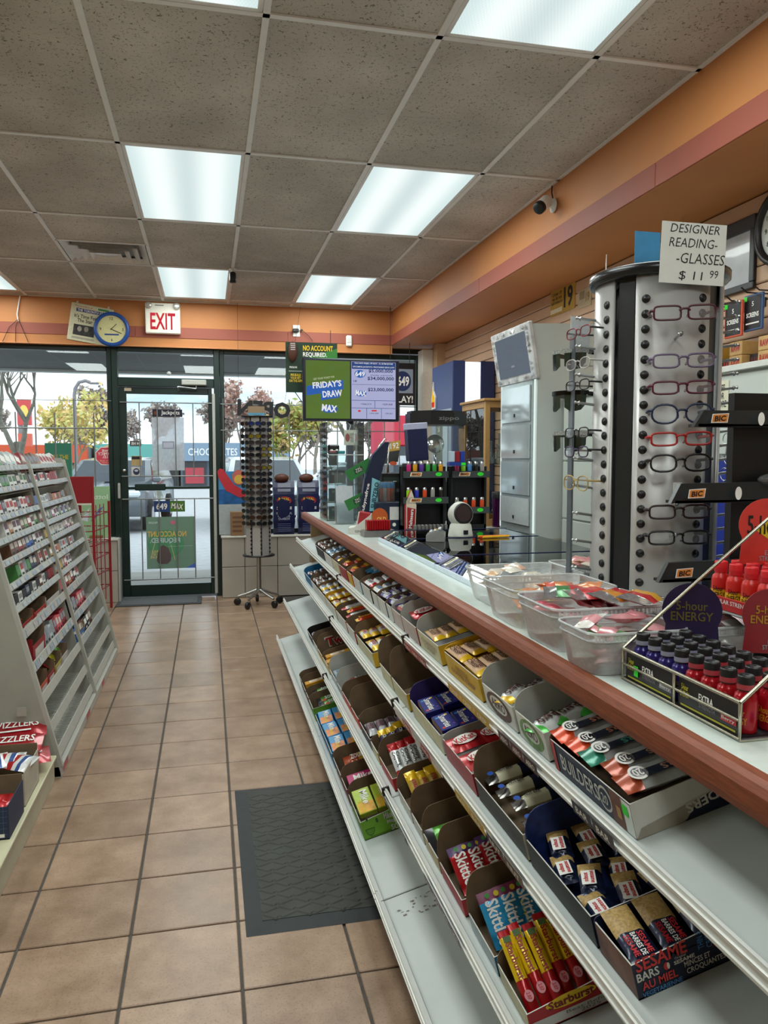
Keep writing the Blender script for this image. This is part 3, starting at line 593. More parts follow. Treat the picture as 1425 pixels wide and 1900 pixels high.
PK = {
 'coffee': (wrapper(.125, .036, .018, FY_, [(.12, .86, M('#d8b088', .45))], [('t', 'COFFEE', -.02, .2, .6, .36, M('#43100f', .5)), ('t', 'CRISP', -.02, -.2, .54, .36, M('#43100f', .5))]), (.125, .036, .018)),
 'kitkat': (wrapper(.088, .072, .014, FR_, (), [('o', 0, .02, .74, .58, wt), ('t', 'KitKat', 0, .02, .62, .36, rdt, 8)]), (.088, .072, .014)),
 'kitkat_small': (wrapper(.1, .03, .014, FR_, [(.1, .3, FB_)], [('t', 'KitKat', .08, 0, .6, .6, wt)]), (.1, .03, .014)),
 'aero_brown': (wrapper(.10, .05, .022, FW_, [(0, .22, FBR), (.8, 1, FY_)], [('t', 'Aero', 0, 0, .52, .6, dkbr)]), (.10, .05, .022)),
 'aero_mint': (wrapper(.10, .055, .022, FW_, [(0, .2, foil('#58b436')), (.84, 1, foil('#3fae3a'))], [('t', 'Aero', 0, 0, .52, .6, dkbr)]), (.10, .055, .022)),
 'builders_red': (wrapper(.2, .054, .028, FS_, [(0, .1, FS_), (.82, 1, FO_)], [('r', -.05, .2, .7, .36, FN), ('t', 'BUILDERS', -.1, .2, .5, .28, M('#d98a6a', .4)), ('o', .34, .1, .15, .7, wt), ('o', .34, .1, .11, .5, FN), ('t', '20', .34, .1, .08, .36, wt)]), (.2, .054, .028)),
 'builders_green': (wrapper(.2, .054, .028, FS_, [(.82, 1, FT)], [('r', -.05, .2, .7, .36, FN), ('t', 'BUILDERS', -.1, .2, .5, .28, M('#4fae94', .4)), ('o', .34, .1, .15, .7, wt), ('o', .34, .1, .11, .5, FN), ('t', '20', .34, .1, .08, .36, wt)]), (.2, .054, .028)),
 'builders_rust': (wrapper(.2, .054, .028, FS_, [(.82, 1, FRU)], [('r', -.05, .2, .7, .36, FN), ('t', 'BUILDERS', -.1, .2, .5, .28, M('#c99a86', .4)), ('o', .34, .1, .15, .7, wt), ('o', .34, .1, .11, .5, FN), ('t', '20', .34, .1, .08, .36, wt)]), (.2, .054, .028)),
 'smarties': (rigid(.085, .05, .02, M('#2a2f80', .4), [('t', 'Smarties', .02, .0, .78, .42, wt), ('o', -.36, .25, .1, .18, yel), ('o', .38, -.3, .1, .18, M('#d8492c')), ('o', -.3, -.3, .1, .18, M('#3f9ad0')), ('o', .3, .33, .08, .15, M('#8a4fb0'))], M('#c9a983', .5)), (.085, .05, .02)),
 'nutroll': (wrapper(.16, .036, .03, FN, [(0, .16, M('#6d6a66', .2, .7)), (.16, .46, M('#c9c6a8', .5)), (.46, .9, FN)], [('o', -.42, 0, .09, .5, blu), ('t', 'NUTS', .2, .1, .24, .4, M('#4a62a8', .4)), ('t', 'NUT BAR', -.2, 0, .22, .3, FN)]), (.16, .036, .03)),
 'sesame': (wrapper(.075, .04, .02, FN, [(.02, .34, M('#b8975c', .4, 0, .3, 220, .4)), (.34, .86, FN)], [('r', .12, -.08, .44, .6, wt), ('t', 'sesame\nsnaps', .12, -.08, .38, .46, rdt)]), (.075, .04, .02)),
 'sesame_bar': (wrapper(.11, .046, .016, FN, [(.05, .52, M('#b8975c', .4, 0, .3, 220, .5))], [('t', 'SESAME', .24, .22, .36, .2, rdt), ('t', 'BARRES DE', .24, 0, .38, .18, wt), ('t', 'SESAME', .24, -.24, .36, .2, rdt)]), (.11, .046, .016)),
 'skittles_blue': (wrapper(.11, .058, .016, FL, [(0, .16, M('#7a2c54', .4))], [('t', 'Skittles', .06, -.08, .78, .5, wt), ('o', -.4, .2, .1, .2, M('#d8c12a')), ('o', -.41, -.15, .09, .17, M('#3b9a3f')), ('t', 'Tropical', .1, .33, .5, .14, M('#e3d22a'))]), (.11, .058, .016)),
 'skittles_red': (wrapper(.11, .058, .016, FR_, [(0, .16, M('#57306a', .4))], [('t', 'Skittles', .06, -.08, .78, .5, wt), ('o', -.4, .2, .1, .2, M('#d8c12a')), ('o', -.41, -.15, .09, .17, M('#3b9a3f'))]), (.11, .058, .016)),
 'starburst': (wrapper(.15, .024, .018, FR_, [(.06, .62, foil('#ecc614'))], [('t', 'Starburst', -.13, 0, .42, .55, M('#a01820', .4)), ('r', -.38, 0, .07, .6, M('#4f6a3a')), ('o', .27, .0, .13, .7, M('#d98d98', .5)), ('t', '2.07', .27, 0, .08, .3, rdt)]), (.15, .024, .018)),
 'yellow_red': (wrapper(.115, .034, .02, FY_, [(.3, .75, M('#c5a23a', .4))], [('t', 'nutty', .02, 0, .5, .6, M('#b02030'))]), (.115, .034, .02)),
 'malt': (wrapper(.12, .05, .018, FR_, (), [('t', 'Maltesers', 0, 0, .78, .36, wt), ('o', .36, .2, .12, .3, FBR)]), (.12, .05, .018)),
 'green_bag': (wrapper(.12, .075, .02, FG, [(0, .2, foil('#2b2a30'))], [('t', 'sour', .1, .05, .5, .4, wt), ('o', -.2, -.2, .2, .3, M('#d8492c'))]), (.12, .075, .02)),
 'crispy': (wrapper(.125, .035, .018, FR_, [(.22, .8, FW_)], [('t', 'Crispy\nCrunch', .02, 0, .46, .66, blk)]), (.125, .035, .018)),
 'oh_yellow': (wrapper(.11, .034, .02, FY_, [(.24, .78, M('#2a1c46', .4))], [('t', 'Oh Henry', .02, 0, .46, .5, wt)]), (.11, .034, .02)),
 'silver_roll': (wrapper(.11, .034, .026, FS_, [(.24, .74, M('#86707a', .3, .4))], [('t', 'mints', 0, 0, .4, .5, M('#5a2030'))]), (.11, .034, .026)),
 'reese': (wrapper(.1, .048, .018, FO_, [(.0, .12, FY_)], [('t', 'Reeses', 0, 0, .66, .5, M('#f0cc22', .4)), ('r', .38, 0, .12, .8, FBR)]), (.1, .048, .018)),
 'red_white': (wrapper(.12, .036, .018, FW_, [(0, .2, FR_), (.8, 1, FR_)], [('t', 'Crunch', 0, 0, .5, .5, M('#333'.replace('#333', '#2a2a30')))]), (.12, .036, .018)),
 'blue_silver': (wrapper(.12, .036, .018, FS_, [(.6, 1, foil('#7fb4c8'))], [('t', 'milk', .0, 0, .4, .5, M('#2f6f9a'))]), (.12, .036, .018)),
 'gold_box': (rigid(.12, .05, .03, M('#d99a1c', .4), [('r', .0, .05, .6, .5, wt), ('t', 'candy', 0, .05, .4, .3, dkbr)]), (.12, .05, .03)),
 'black_foil': (wrapper(.09, .03, .02, FK, [(.2, .7, FS_)], [('t', 'dark', 0, 0, .4, .5, blk)]), (.09, .03, .02)),
 'brown_foil': (wrapper(.12, .034, .02, FBR, [(.25, .7, FW_)], [('t', 'bar', 0, 0, .3, .5, dkbr)]), (.12, .034, .02)),
 'white_yellow': (wrapper(.12, .036, .02, FW_, [(0, .3, FY_), (.8, 1, FY_)], [('t', 'mmm', 0, 0, .4, .5, M('#3a6a9a'))]), (.12, .036, .02)),
 'yellow_bar': (wrapper(.13, .036, .02, FY_, [(.3, .72, FW_)], [('t', 'Mr Big', 0, 0, .36, .6, M('#b0222a'))]), (.13, .036, .02)),
 'purple': (wrapper(.12, .033, .018, FP, [(.5, .85, FS_)], [('t', 'Caramilk', -.05, 0, .6, .5, wt)]), (.12, .033, .018)),
 'blue_bar': (wrapper(.12, .036, .018, foil('#2f86b6'), [(.3, .8, M('#c8d4da', .3, .3))], [('r', .05, 0, .3, .5, dkbr), ('t', 'BAR', .05, 0, .2, .3, wt)]), (.12, .036, .018)),
 'mike_blue': (rigid(.12, .062, .02, M('#3f97cf', .4), [('r', .22, 0, .5, .9, M('#e08a5a', .5, 0, .5, 30)), ('t', 'Mike', -.16, .1, .5, .46, wt), ('t', 'Mega', .2, -.05, .4, .3, yel)]), (.12, .062, .02)),
 'mike_sour': (rigid(.12, .062, .02, M('#b6cf3a', .4), [('r', .28, 0, .4, .9, M('#e9a53a', .5, 0, .4, 30)), ('t', 'Mike', -.12, .1, .56, .46, wt), ('t', 'SOUR', .22, -.2, .5, .3, M('#e7c51e'))]), (.12, .062, .02)),
 'magenta': (rigid(.12, .07, .02, M('#c01d6a', .4), [('t', 'Mike', 0, .1, .6, .5, wt), ('o', .3, -.25, .12, .2, yel)]), (.12, .07, .02)),
 'zours': (wrapper(.12, .06, .02, FRU, [(.5, .85, foil('#d8a83a'))], [('t', 'ZOURS', 0, 0, .5, .5, wt)]), (.12, .06, .02)),
}
PM = {k: (v[0].mesh('candy_pack'), v[1]) for k, v in PK.items()}
OUTW = M('#d8d6cf', .6, 0, .05, 20); OUTY = M('#d3a81c', .5, 0, .06, 20); WHITE_IN = M('#b9bab4', .75, 0, .05, 20)
def carton(s, y1, y0, label, outside, inside=BROWN_IN, D=.24, h=.055, H=.10, near=None, art=None, nart=None, packs=None, pdesc=None, curve=.04, near_h=None, back=None):
    """display carton: low side to the aisle and low near side, raised far panel with a curved corner"""
    dh = HS[s]-.055; h = HS[s]; H += max(dh, 0); near_h = max(near_h or 0, h)
    if s == 1: H = min(H, .098)
    if s < 3 and y1 > 3.1 or s == 1 and y1 > 2.6: H = min(H, .082)
    W = y1-y0-.006; nh = near_h or h; X = SM(s) @ TR(.020, y0+.003, .001)
    t = thing('candy_carton', label, 'carton', X, 'open candy cartons on the tilted shelves'); w = .0022; near = near or outside
    q = MB(); q.box(0, D, 0, W, 0, w, inside)
    # aisle side
    q.add([(0, 0, 0), (0, W, 0), (0, W, h), (0, 0, h)], [(3, 2, 1, 0)][::1], outside); q.add([(0, 0, h), (0, W, h), (w, W, h), (w, 0, h)], [(0, 3, 2, 1)], OUTW); q.add([(w, 0, 0), (w, W, 0), (w, W, h), (w, 0, h)], [(0, 1, 2, 3)], inside)
    # near side
    q.add([(0, 0, 0), (D, 0, 0), (D, 0, nh), (0, 0, h)], [(0, 1, 2, 3)], near); q.add([(0, w, 0), (D, w, 0), (D, w, nh), (0, w, h)], [(3, 2, 1, 0)], inside); q.add([(0, 0, h), (D, 0, nh), (D, w, nh), (0, w, h)], [(0, 1, 2, 3)], OUTW)
    if art:
        o = q.M; q.M = Matrix(((0, 0, -1, 0), (-1, 0, 0, W/2), (0, 1, 0, h/2), (0, 0, 0, 1))); art(q, W, h); q.M = o
    if nart:
        o = q.M; q.M = TR(D/2, 0, nh/2) @ FRONT; nart(q, D, nh); q.M = o
    q.build('tray', t)
    n = 6; top = [(0, h)]+[(curve*(1-math.cos(math.pi/2*i/n)), h+(H-h)*math.sin(math.pi/2*i/n)) for i in range(1, n+1)]+[(D*.33, H), (D*.66, H*.99), (D, H)]
    poly = [(0, 0), (D, 0)]+top[::-1]
    q = MB(); q.prism(poly, 0, w, inside, Matrix(((1, 0, 0, 0), (0, 0, -1, W), (0, 1, 0, 0), (0, 0, 0, 1)))); q.build('raised_panel', t)
    q = MB(); q.box(D-w, D, 0, W, 0, max(H, nh), back or inside); q.build('rear_panel', t)
    if packs:
        PL = packs(D, W); rows = []
        for e in sorted(PL, key=lambda e: e[2]):
            if not rows or e[2]-rows[-1][0][2] > .03: rows.append([])
            rows[-1].append(e)
        for k, (kind, u, y, n_, rz, lean) in enumerate(PL):
            ri = next(i for i, r in enumerate(rows) if any(e is PL[k] for e in r)); ci = sorted(e[1] for e in rows[ri]).index(u)
            pos = ''
            if len(rows) > 1: pos += ', row '+('one', 'two', 'three', 'four', 'five', 'six')[ri]
            if len(rows[ri]) > 1: pos += ', '+('first', 'second', 'third', 'fourth', 'fifth', 'sixth', 'seventh', 'eighth')[ci]+' in'
            me, dim = PM[kind]
            n_ += dh
            half = dim[0]/2 if abs(math.sin(R(rz))) > .5 else dim[1]/2
            n_ = max(n_, half*abs(math.sin(R(lean)))+dim[2]/2*math.cos(R(lean))+.002)
            o = link('candy_pack', me, None, X @ TR(u, y, n_+w) @ RX(lean) @ RZ(rz+random.uniform(-3, 3)))
            dsc = pdesc+pos
            if len(dsc.split()) > 16: dsc = dsc.replace(' lying heaped in', ' in').replace(' lying tilted in', ' in').replace(' lying in', ' in').replace(' standing in', ' in')
            if len(dsc.split()) > 16: dsc = dsc.replace(' of the ', ' ').replace(' and white', '').replace(' and yellow', '').replace(' and silver', '')
            if len(dsc.split()) > 16: dsc = pdesc
            tag(o, dsc, 'candy', pdesc.split(' lying')[0].split(' standing')[0]+' packs')
    return t
def flatY(kind, nu, ny, n0=.03, m=.008, lean=0, layers=1, rz=-90):      # lengthwise along the shelf
    def f(D, W):
        L, w_, T = PM[kind][1]; r = []
        for a in range(ny):
            for b in range(nu):
                r.append((kind, m+(D-2*m)*(b+.5)/nu, W*(a+.5)/ny, n0+random.uniform(-.002, .004), rz, lean+random.uniform(-3, 3)))
        return r
    return f
def flatU(kinds, ny, n0=.035, lean=0, rz=180, uo=.0):
    def f(D, W): return [(kinds[a % len(kinds)], D*.5+uo+random.uniform(-.008, .008), W*(a+.5)/ny, n0+random.uniform(0, .006), rz, lean) for a in range(ny)]
    return f
def stand(kind, nu, ny, n0=.045, lean=62, rz=-90, m=.03, y0=.35, y1=.8):    # standing, face to the near side
    def f(D, W): return [(kind, m+(D-2*m)*(b+.5)/nu, W*(y0+(y1-y0)*(a+.5)/ny), n0+random.uniform(-.006, .012), rz, lean+random.uniform(-6, 6)) for a in range(ny) for b in range(nu)]
    return f
# ================================================================= cartons, shelf by shelf (far to near)
def card(h, r=.5): return M(h, r, 0, .08, 25)
W_ = card('#d6d3cb'); K_ = card('#1a1718'); BR = card('#6b4a33'); Y_ = card('#d0a41c'); RD = card('#a5191d'); PU = card('#342667'); NV = card('#16203c'); BL = card('#1e6f9e'); GR = card('#5d8f1f'); OR_ = card('#cf4418'); CRM = card('#cfc6a2'); GY = card('#8d8c8a'); MG = card('#7c1a40')
def side_text(txt, col, w=.7, h=.5):
    m = M(col, .5)
    return lambda q, W, H: q.text(txt, 0, 0, W*w, H*h, m, UP, .0008)
# --- top shelf
carton(1, 4.58, 4.27, 'dark brown carton farthest on the top shelf under the counter edge', K_, BROWN_IN, packs=flatY('brown_foil', 6, 2, .056), pdesc='brown and white foil bar lying in the farthest carton of the top shelf')
carton(1, 4.25, 3.98, 'pale carton with blue white packs, second from the far end of the top shelf', W_, BROWN_IN, packs=flatY('blue_bar', 6, 2, .056), pdesc='blue and silver bar lying in the second carton of the top shelf')
carton(1, 3.96, 3.76, 'cream carton of yellow packs on the top shelf near the rail joint', CRM, BROWN_IN, packs=flatY('oh_yellow', 6, 1, .056), pdesc='yellow wrapped bar lying in the cream carton of the top shelf')
carton(1, 3.74, 3.53, 'dark red carton with orange packs on the top shelf', RD, BROWN_IN, H=.12, packs=flatY('reese', 4, 1, .056), pdesc='orange peanut cup pack lying in the dark red carton of the top shelf')
carton(1, 3.51, 3.39, 'narrow yellow and orange carton on the top shelf', Y_, BROWN_IN, near=OR_, packs=flatY('reese', 4, 1, .056), pdesc='orange peanut cup pack lying in the narrow yellow carton')
carton(1, 3.37, 3.19, 'pale carton with a blue pack on top, middle of the top shelf', W_, BROWN_IN, near=BL, packs=flatU(['blue_bar'], 3, .058, 0, -8), pdesc='blue bar with a brown panel lying on top of the pale middle carton')
carton(1, 3.17, 2.98, 'black carton with white and red foil packs on the top shelf', W_, BROWN_IN, near=K_, packs=flatY('red_white', 6, 1, .056), pdesc='white and red foil bar lying in the black carton of the top shelf')
carton(1, 2.96, 2.86, 'half empty white carton before the purple cartons', W_, BROWN_IN, packs=flatY('white_yellow', 6, 1, .056), pdesc='white foil bar lying in the half empty carton before the purple ones')
carton(1, 2.85, 2.71, 'white sided carton of purple caramel bars', W_, BROWN_IN, near=PU, packs=flatY('purple', 6, 1, .056), pdesc='purple caramel bar lying in the larger purple carton')
carton(1, 2.70, 2.62, 'narrow white sided carton with two purple bars', W_, BROWN_IN, packs=flatY('purple', 6, 1, .056), pdesc='purple caramel bar lying in the narrow purple carton')
carton(1, 2.61, 2.48, 'torn white carton of thin red wafer bars', card('#c9b6ae'), WHITE_IN, H=.105, packs=flatY('kitkat_small', 6, 1, .056), pdesc='thin red wafer bar lying in the torn white carton')
carton(1, 2.47, 2.28, 'white carton of red wafer packs beside the yellow crisp cartons', card('#c4b0a8'), WHITE_IN, H=.1, near=RD, packs=flatU(['kitkat'], 2, .05, 8, 0, -.05), pdesc='red wafer pack with a white oval lying beside the yellow crisp cartons')
carton(1, 2.27, 2.04, 'cream and yellow carton of coffee wafer bars, the farther of two', CRM, WHITE_IN, H=.1, near=Y_, packs=flatY('coffee', 6, 1, .05), art=side_text('COFFEE\nCRISP', '#b29a7c'), pdesc='yellow coffee wafer bar lying in the farther crisp carton')
carton(1, 1.99, 1.71, 'bright yellow carton of coffee wafer bars, the nearer of two', Y_, Y_, H=.07, h=.06, packs=flatY('coffee', 6, 2, .056, .004), art=side_text('NESTLE\nCOFFEE CRISP', '#9a6a2c'), nart=side_text('1.00 NESTLE CANADA', '#8a5a14', .5, .3), pdesc='yellow coffee wafer bar lying in the nearer crisp carton')
def bubble(main, ring):
    def f(q, W, H):
        q.oval(0, 0, W*.8, H*.96, M(ring, .5, 0, .5, 60)); q.oval(0, .06*H, W*.56, H*.62, W_, UP, .001); q.text('AERO', 0, .06*H, W*.46, H*.36, M(main, .5), UP, .0016)
    return f
carton(1, 1.69, 1.50, 'white carton printed with a brown bubbly ring and dark lettering', W_, WHITE_IN, H=.105, h=.06, packs=flatY('aero_brown', 4, 1, .036, .02, 0, 1, -150), art=bubble('#5b2a22', '#5a3528'), pdesc='white and brown bubbly bar lying in the brown ringed carton')
carton(1, 1.49, 1.34, 'white carton printed with a green bubbly ring beside the energy bar box', W_, WHITE_IN, H=.105, h=.06, near_h=.06, packs=flatY('aero_mint', 4, 1, .036, .02, 0, 1, -160), art=bubble('#5b2a22', '#6c8a4c'), nart=lambda q, D, H: [q.rect(D*(-.28+.2*k), 0, D*.17, H*.7, INK) and q.rect(D*(-.28+.2*k), 0, D*.155, H*.62, W_, UP, .001) for k in range(4)], pdesc='white and green mint bar lying in the green ringed carton')
def build_near(q, D, H):
    q.poly([(-D*.5, -H*.5), (-D*.12, -H*.5), (D*.2, -H*.02), (D*.3, H*.04), (-D*.45, -H*.26)], card('#a39c8c')); q.poly([(-D*.1, -H*.5), (D*.5, -H*.5), (D*.5, H*.32), (D*.24, H*.1), (D*.02, -H*.14)], NV, UP, .001)
    q.text('BUILDERS', .18*D, -.1*H, .52*D, .26*H, W_, UP, .0018, .03, 188); q.rect(.43*D, .06*H, .07*D, .5*H, M('#c02a2a', .5), UP, .002); q.text('CLIF', .43*D, .06*H, .4*H, .05*D, W_, UP, .0026, .02, -84)
def build_side(q, W, H):
    q.text('BUILDERS', -W*.12, 0, W*.5, H*.52, W_, UP, .0008); q.oval(W*.2, 0, H*.75, H*.75, W_); q.oval(W*.2, 0, H*.6, H*.6, NV, UP, .001); q.text('20', W*.2, 0, H*.36, H*.3, W_, UP, .0016)
    q.rect(W*.34, 0, W*.14, H, M('#6b3d28', .5)); q.rect(W*.355, -H*.05, W*.05, H*.35, M('#b98a52', .5), UP, .001); q.rect(W*.45, 0, W*.1, H*.95, PAPER); q.rect(W*.44, H*.2, W*.06, H*.3, LIMETAG, UP, .0014); q.rect(-W*.46, 0, W*.05, H, M('#b32a2a', .5), UP, .001)
carton(1, 1.32, 1.03, 'navy and white energy bar box nearest on the top shelf', NV, BROWN_IN, D=.215, h=.062, H=.064, near=W_, near_h=.066, art=build_side, nart=build_near, curve=.01, packs=flatU(['builders_rust', 'builders_rust', 'builders_green', 'builders_red', 'builders_red'], 5, .064, 5), pdesc='silver energy bar with a navy stripe lying in the navy and white box')
# --- second shelf
carton(2, 4.79, 4.48, 'bright blue carton farthest on the second shelf', BL, BL, H=.09, packs=flatY('brown_foil', 6, 1, .056), pdesc='brown and white foil bar lying in the bright blue carton')
carton(2, 4.47, 4.18, 'brown carton of white wrapped bars on the second shelf', W_, BROWN_IN, packs=flatY('brown_foil', 6, 2, .056), pdesc='brown and white foil bar lying behind the bright blue carton')
carton(2, 4.17, 3.91, 'pale carton of white and yellow bars on the second shelf', W_, BROWN_IN, near=Y_, packs=flatY('white_yellow', 6, 2, .056), pdesc='white and yellow bar lying in the pale carton of the second shelf')
carton(2, 3.90, 3.57, 'yellow carton of yellow and white bars on the second shelf', W_, Y_, near=Y_, H=.075, packs=flatY('yellow_bar', 6, 2, .056), pdesc='yellow bar with white centre lying in the first yellow carton')
carton(2, 3.55, 3.29, 'deep brown carton with red and white packs on the second shelf', W_, BROWN_IN, H=.12, near=OR_, packs=flatU(['red_white', 'reese'], 3, .058, 0, 0, -.04), pdesc='red and white pack lying in the deep brown carton')
carton(2, 3.27, 3.08, 'red orange carton lettered in gold on the second shelf', W_, BROWN_IN, H=.1, near=RD, nart=side_text('Reeses', '#e0b030', .5, .6), packs=flatU(['reese'], 2, .058, 0, 0, -.03), pdesc='orange peanut cup pack lying in the gold lettered carton')
carton(2, 3.05, 2.72, 'tall yellow fronted carton of big yellow bars on the second shelf', CRM, BROWN_IN, H=.1, h=.06, near=Y_, packs=flatY('yellow_bar', 6, 2, .06), pdesc='yellow bar with white centre lying in the tall yellow carton')
carton(2, 2.60, 2.43, 'empty torn brown carton before a second empty one', CRM, BROWN_IN, H=.14, h=.06)
carton(2, 2.42, 2.22, 'large empty brown carton with a yellow near edge', CRM, BROWN_IN, H=.15, h=.07, near=Y_)
carton(2, 2.18, 1.87, 'purple carton of small boxes of candy coated chocolate', CRM, PU, H=.10, h=.05, near=W_, packs=flatY('smarties', 4, 2, .042, .012, 5), pdesc='small dark blue box of candy dots lying in the purple carton')
carton(2, 1.855, 1.62, 'red carton of square wafer packs on the second shelf', card('#a8484c'), WHITE_IN, H=.07, h=.055, near=RD, packs=flatY('kitkat', 3, 2, .05, .006, 6, 1, 0), pdesc='square red wafer pack with white oval lying in the red carton')
carton(2, 1.61, 1.33, 'grey wood print carton with pale and navy nut bars', M('#4a4644', .6, 0, .3, 30, 0, 0, 0, None, .5, (3, 1, 18)), BROWN_IN, H=.12, h=.06, near=CRM, packs=flatU(['nutroll'], 4, .045, 0, 0, -.02), pdesc='navy and cream nut bar lying in the wood print carton')
NVB = M('#1c2f66', .5, 0, .35, 60)
carton(2, 1.32, 1.06, 'blue patterned carton heaped with sesame snap packs', K_, NVB, H=.11, h=.055, D=.27, near=NV, back=WHITE_IN, packs=lambda D, W: [('sesame', .03+.058*b+.02*(a % 2), .035+.06*a, .035+.008*((a+b) % 2), -100+random.uniform(-12, 12), random.uniform(0, 16)) for a in range(4) for b in range(4)], pdesc='navy and white sesame snap pack lying heaped in the blue patterned carton')
def ses(q, D, H):
    q.M = q.M @ TR(-D*.13, 0, 0) @ Matrix.Diagonal((.74, 1, 1, 1))
    r_, b_ = M('#d63c36', .5), M('#4a86c0', .5)
    q.text('SESAME', -.24*D, .27*H, .46*D, .30*H, r_, UP, .001, .02); q.text('BARS', -.38*D, .0, .2*D, .2*H, W_, UP, .001, .02); q.text('AU MIEL', -.29*D, -.23*H, .32*D, .19*H, r_, UP, .001, .02); q.text('VEGETARIENNE', -.28*D, -.42*H, .36*D, .11*H, b_, UP, .001, .01)
    q.text('Original', -.08*D, .08*H, .1*D, .08*H, W_, UP, .001, 0); q.text('SESAME', -.05*D, -.01*H, .19*D, .09*H, W_, UP, .001, .03); q.oval(-.21*D, .0, .05*D, .18*H, M('#c9302c', .5)); q.oval(-.195*D, -.0, .025*D, .15*H, W_, UP, .001)
    q.text('MINCES ET', .06*D, -.14*H, .24*D, .13*H, W_, UP, .001); q.text('CROQUANTES', .13*D, -.32*H, .36*D, .15*H, W_, UP, .001); q.text('THIN &', .115*D, .26*H, .42*H, .055*D, b_, UP, .001, .012, 90); q.text('CRISPY', .19*D, .24*H, .46*H, .055*D, b_, UP, .001, .012, 90)
    q.text('S', .27*D, .3*H, .07*D, .24*H, r_, UP, .001); q.text('VEGETAR', .33*D, .02*H, .26*D, .12*H, M('#7c2226', .5), UP, .001); q.text('SANS LACTOSE', .39*D, -.13*H, .2*D, .1*H, b_, UP, .001)
carton(2, 1.055, .94, 'navy sesame bar box lettered in red and white, nearest on the second shelf', M('#7a5545', .6, 0, .4, 25), NV, H=.062, h=.06, D=.245, near=M('#141b33', .5), near_h=.068, nart=ses, curve=.01, packs=lambda D, W: [('sesame_bar', .032+.054*b, W*.5, .052, -92, 9) for b in range(4)], pdesc='large navy sesame bar with a clear window lying in the lettered sesame box')
# --- third shelf
carton(3, 4.29, 4.08, 'black toothed carton of foil pieces farthest on the third shelf', K_, K_, H=.06, packs=flatY('black_foil', 6, 1, .04), near=K_, nart=side_text('24', '#cfc8bd', .12, .4), pdesc='black and silver foil piece lying in the black toothed carton')
carton(3, 4.07, 3.88, 'open dark brown carton before the twin bar carton', W_, BROWN_IN, H=.08, packs=flatY('purple', 6, 1, .02), pdesc='purple caramel bar lying deep in the dark brown carton')
carton(3, 3.87, 3.71, 'brown carton whose raised panel has red and white lettering', Y_, BROWN_IN, H=.11)
q = MB(); q.text('Twix', .12, .06, .15, .055, W_, TR(0, 0, 0) @ FRONT, .0012, .05); q.text('Twix', .12, .06, .14, .045, M('#b01c22', .5), FRONT, .002, .03)
o = q.build('panel_lettering', [c for c in bpy.data.objects if c.get('label') == 'brown carton whose raised panel has red and white lettering'][0], TR(0, .148, 0)); 
carton(3, 3.70, 3.52, 'yellow carton with small gold boxes on the third shelf', CRM, BROWN_IN, H=.07, near=Y_, packs=flatU(['gold_box'], 2, .045, 0, 0, -.05), pdesc='gold box with white panel lying in the yellow carton of the third shelf')
carton(3, 3.47, 3.27, 'pale carton of blue and silver foil bars', card('#c9ccd0'), WHITE_IN, near=BL, packs=flatY('blue_silver', 6, 1, .05), pdesc='pale blue and silver bar lying in the pale third shelf carton')
carton(3, 3.26, 3.14, 'grey carton of white and red crunch bars', card('#b8b4b2'), WHITE_IN, packs=flatU(['red_white'], 2, .05, 10, 0), pdesc='white and red crunch bar lying in the grey carton')
carton(3, 3.13, 2.93, 'orange carton of peanut cup packs, the farther of two', OR_, BROWN_IN, H=.08, packs=flatU(['reese'], 3, .05, 8, 0), pdesc='orange peanut cup pack lying in the farther orange carton')
carton(3, 2.92, 2.77, 'nearly empty orange carton with a deep brown inside', OR_, BROWN_IN, H=.12, h=.06)
carton(3, 2.75, 2.56, 'dark carton of silver rolls with a grey panel reading 36', K_, BROWN_IN, H=.08, near=GY, nart=lambda q, D, H: q.text('36', -.32*D, 0, .14*D, .6*H, M('#2a4f9a', .5)) and q.text('Oh Henry', .15*D, .05*H, .4*D, .4*H, M('#4a4a4c', .5)), packs=flatY('silver_roll', 6, 1, .045), pdesc='silver roll lying in the carton marked 36')
carton(3, 2.55, 2.43, 'yellow carton of dark labelled yellow bars', CRM, BROWN_IN, H=.06, near=Y_, packs=stand('oh_yellow', 6, 1, .035, 35), pdesc='yellow bar with dark purple label lying tilted in the yellow carton')
carton(3, 2.41, 2.22, 'red and white carton of crispy bars', card('#c23a3c'), BROWN_IN, H=.10, near=RD, packs=stand('crispy', 6, 1, .045, 40), nart=side_text('Crispy Crunch', '#e8e4dc', .6, .4), pdesc='red and white crispy bar lying tilted in the red carton')
carton(3, 2.16, 2.01, 'brown carton with three gold and red bars', W_, BROWN_IN, H=.10, packs=stand('yellow_red', 6, 1, .035, 40), pdesc='gold bar with red script lying tilted in the brown carton')
carton(3, 2.00, 1.89, 'dark brown carton with red malted milk packs', W_, BROWN_IN, H=.11, packs=flatU(['malt'], 2, .03, 30, 0), pdesc='red malted milk pack lying in the dark brown carton')
carton(3, 1.88, 1.745, 'brown carton with green sour bags', card('#c9b48a'), BROWN_IN, H=.11, packs=stand('green_bag', 3, 1, .02, 40, 0), pdesc='green sour candy bag standing low in the brown carton')
carton(3, 1.735, 1.56, 'brown carton of red fruit candy bags', card('#b3343a'), BROWN_IN, H=.13, h=.06, packs=stand('skittles_red', 5, 1, .03, 45), pdesc='red fruit candy bag standing in the brown carton')
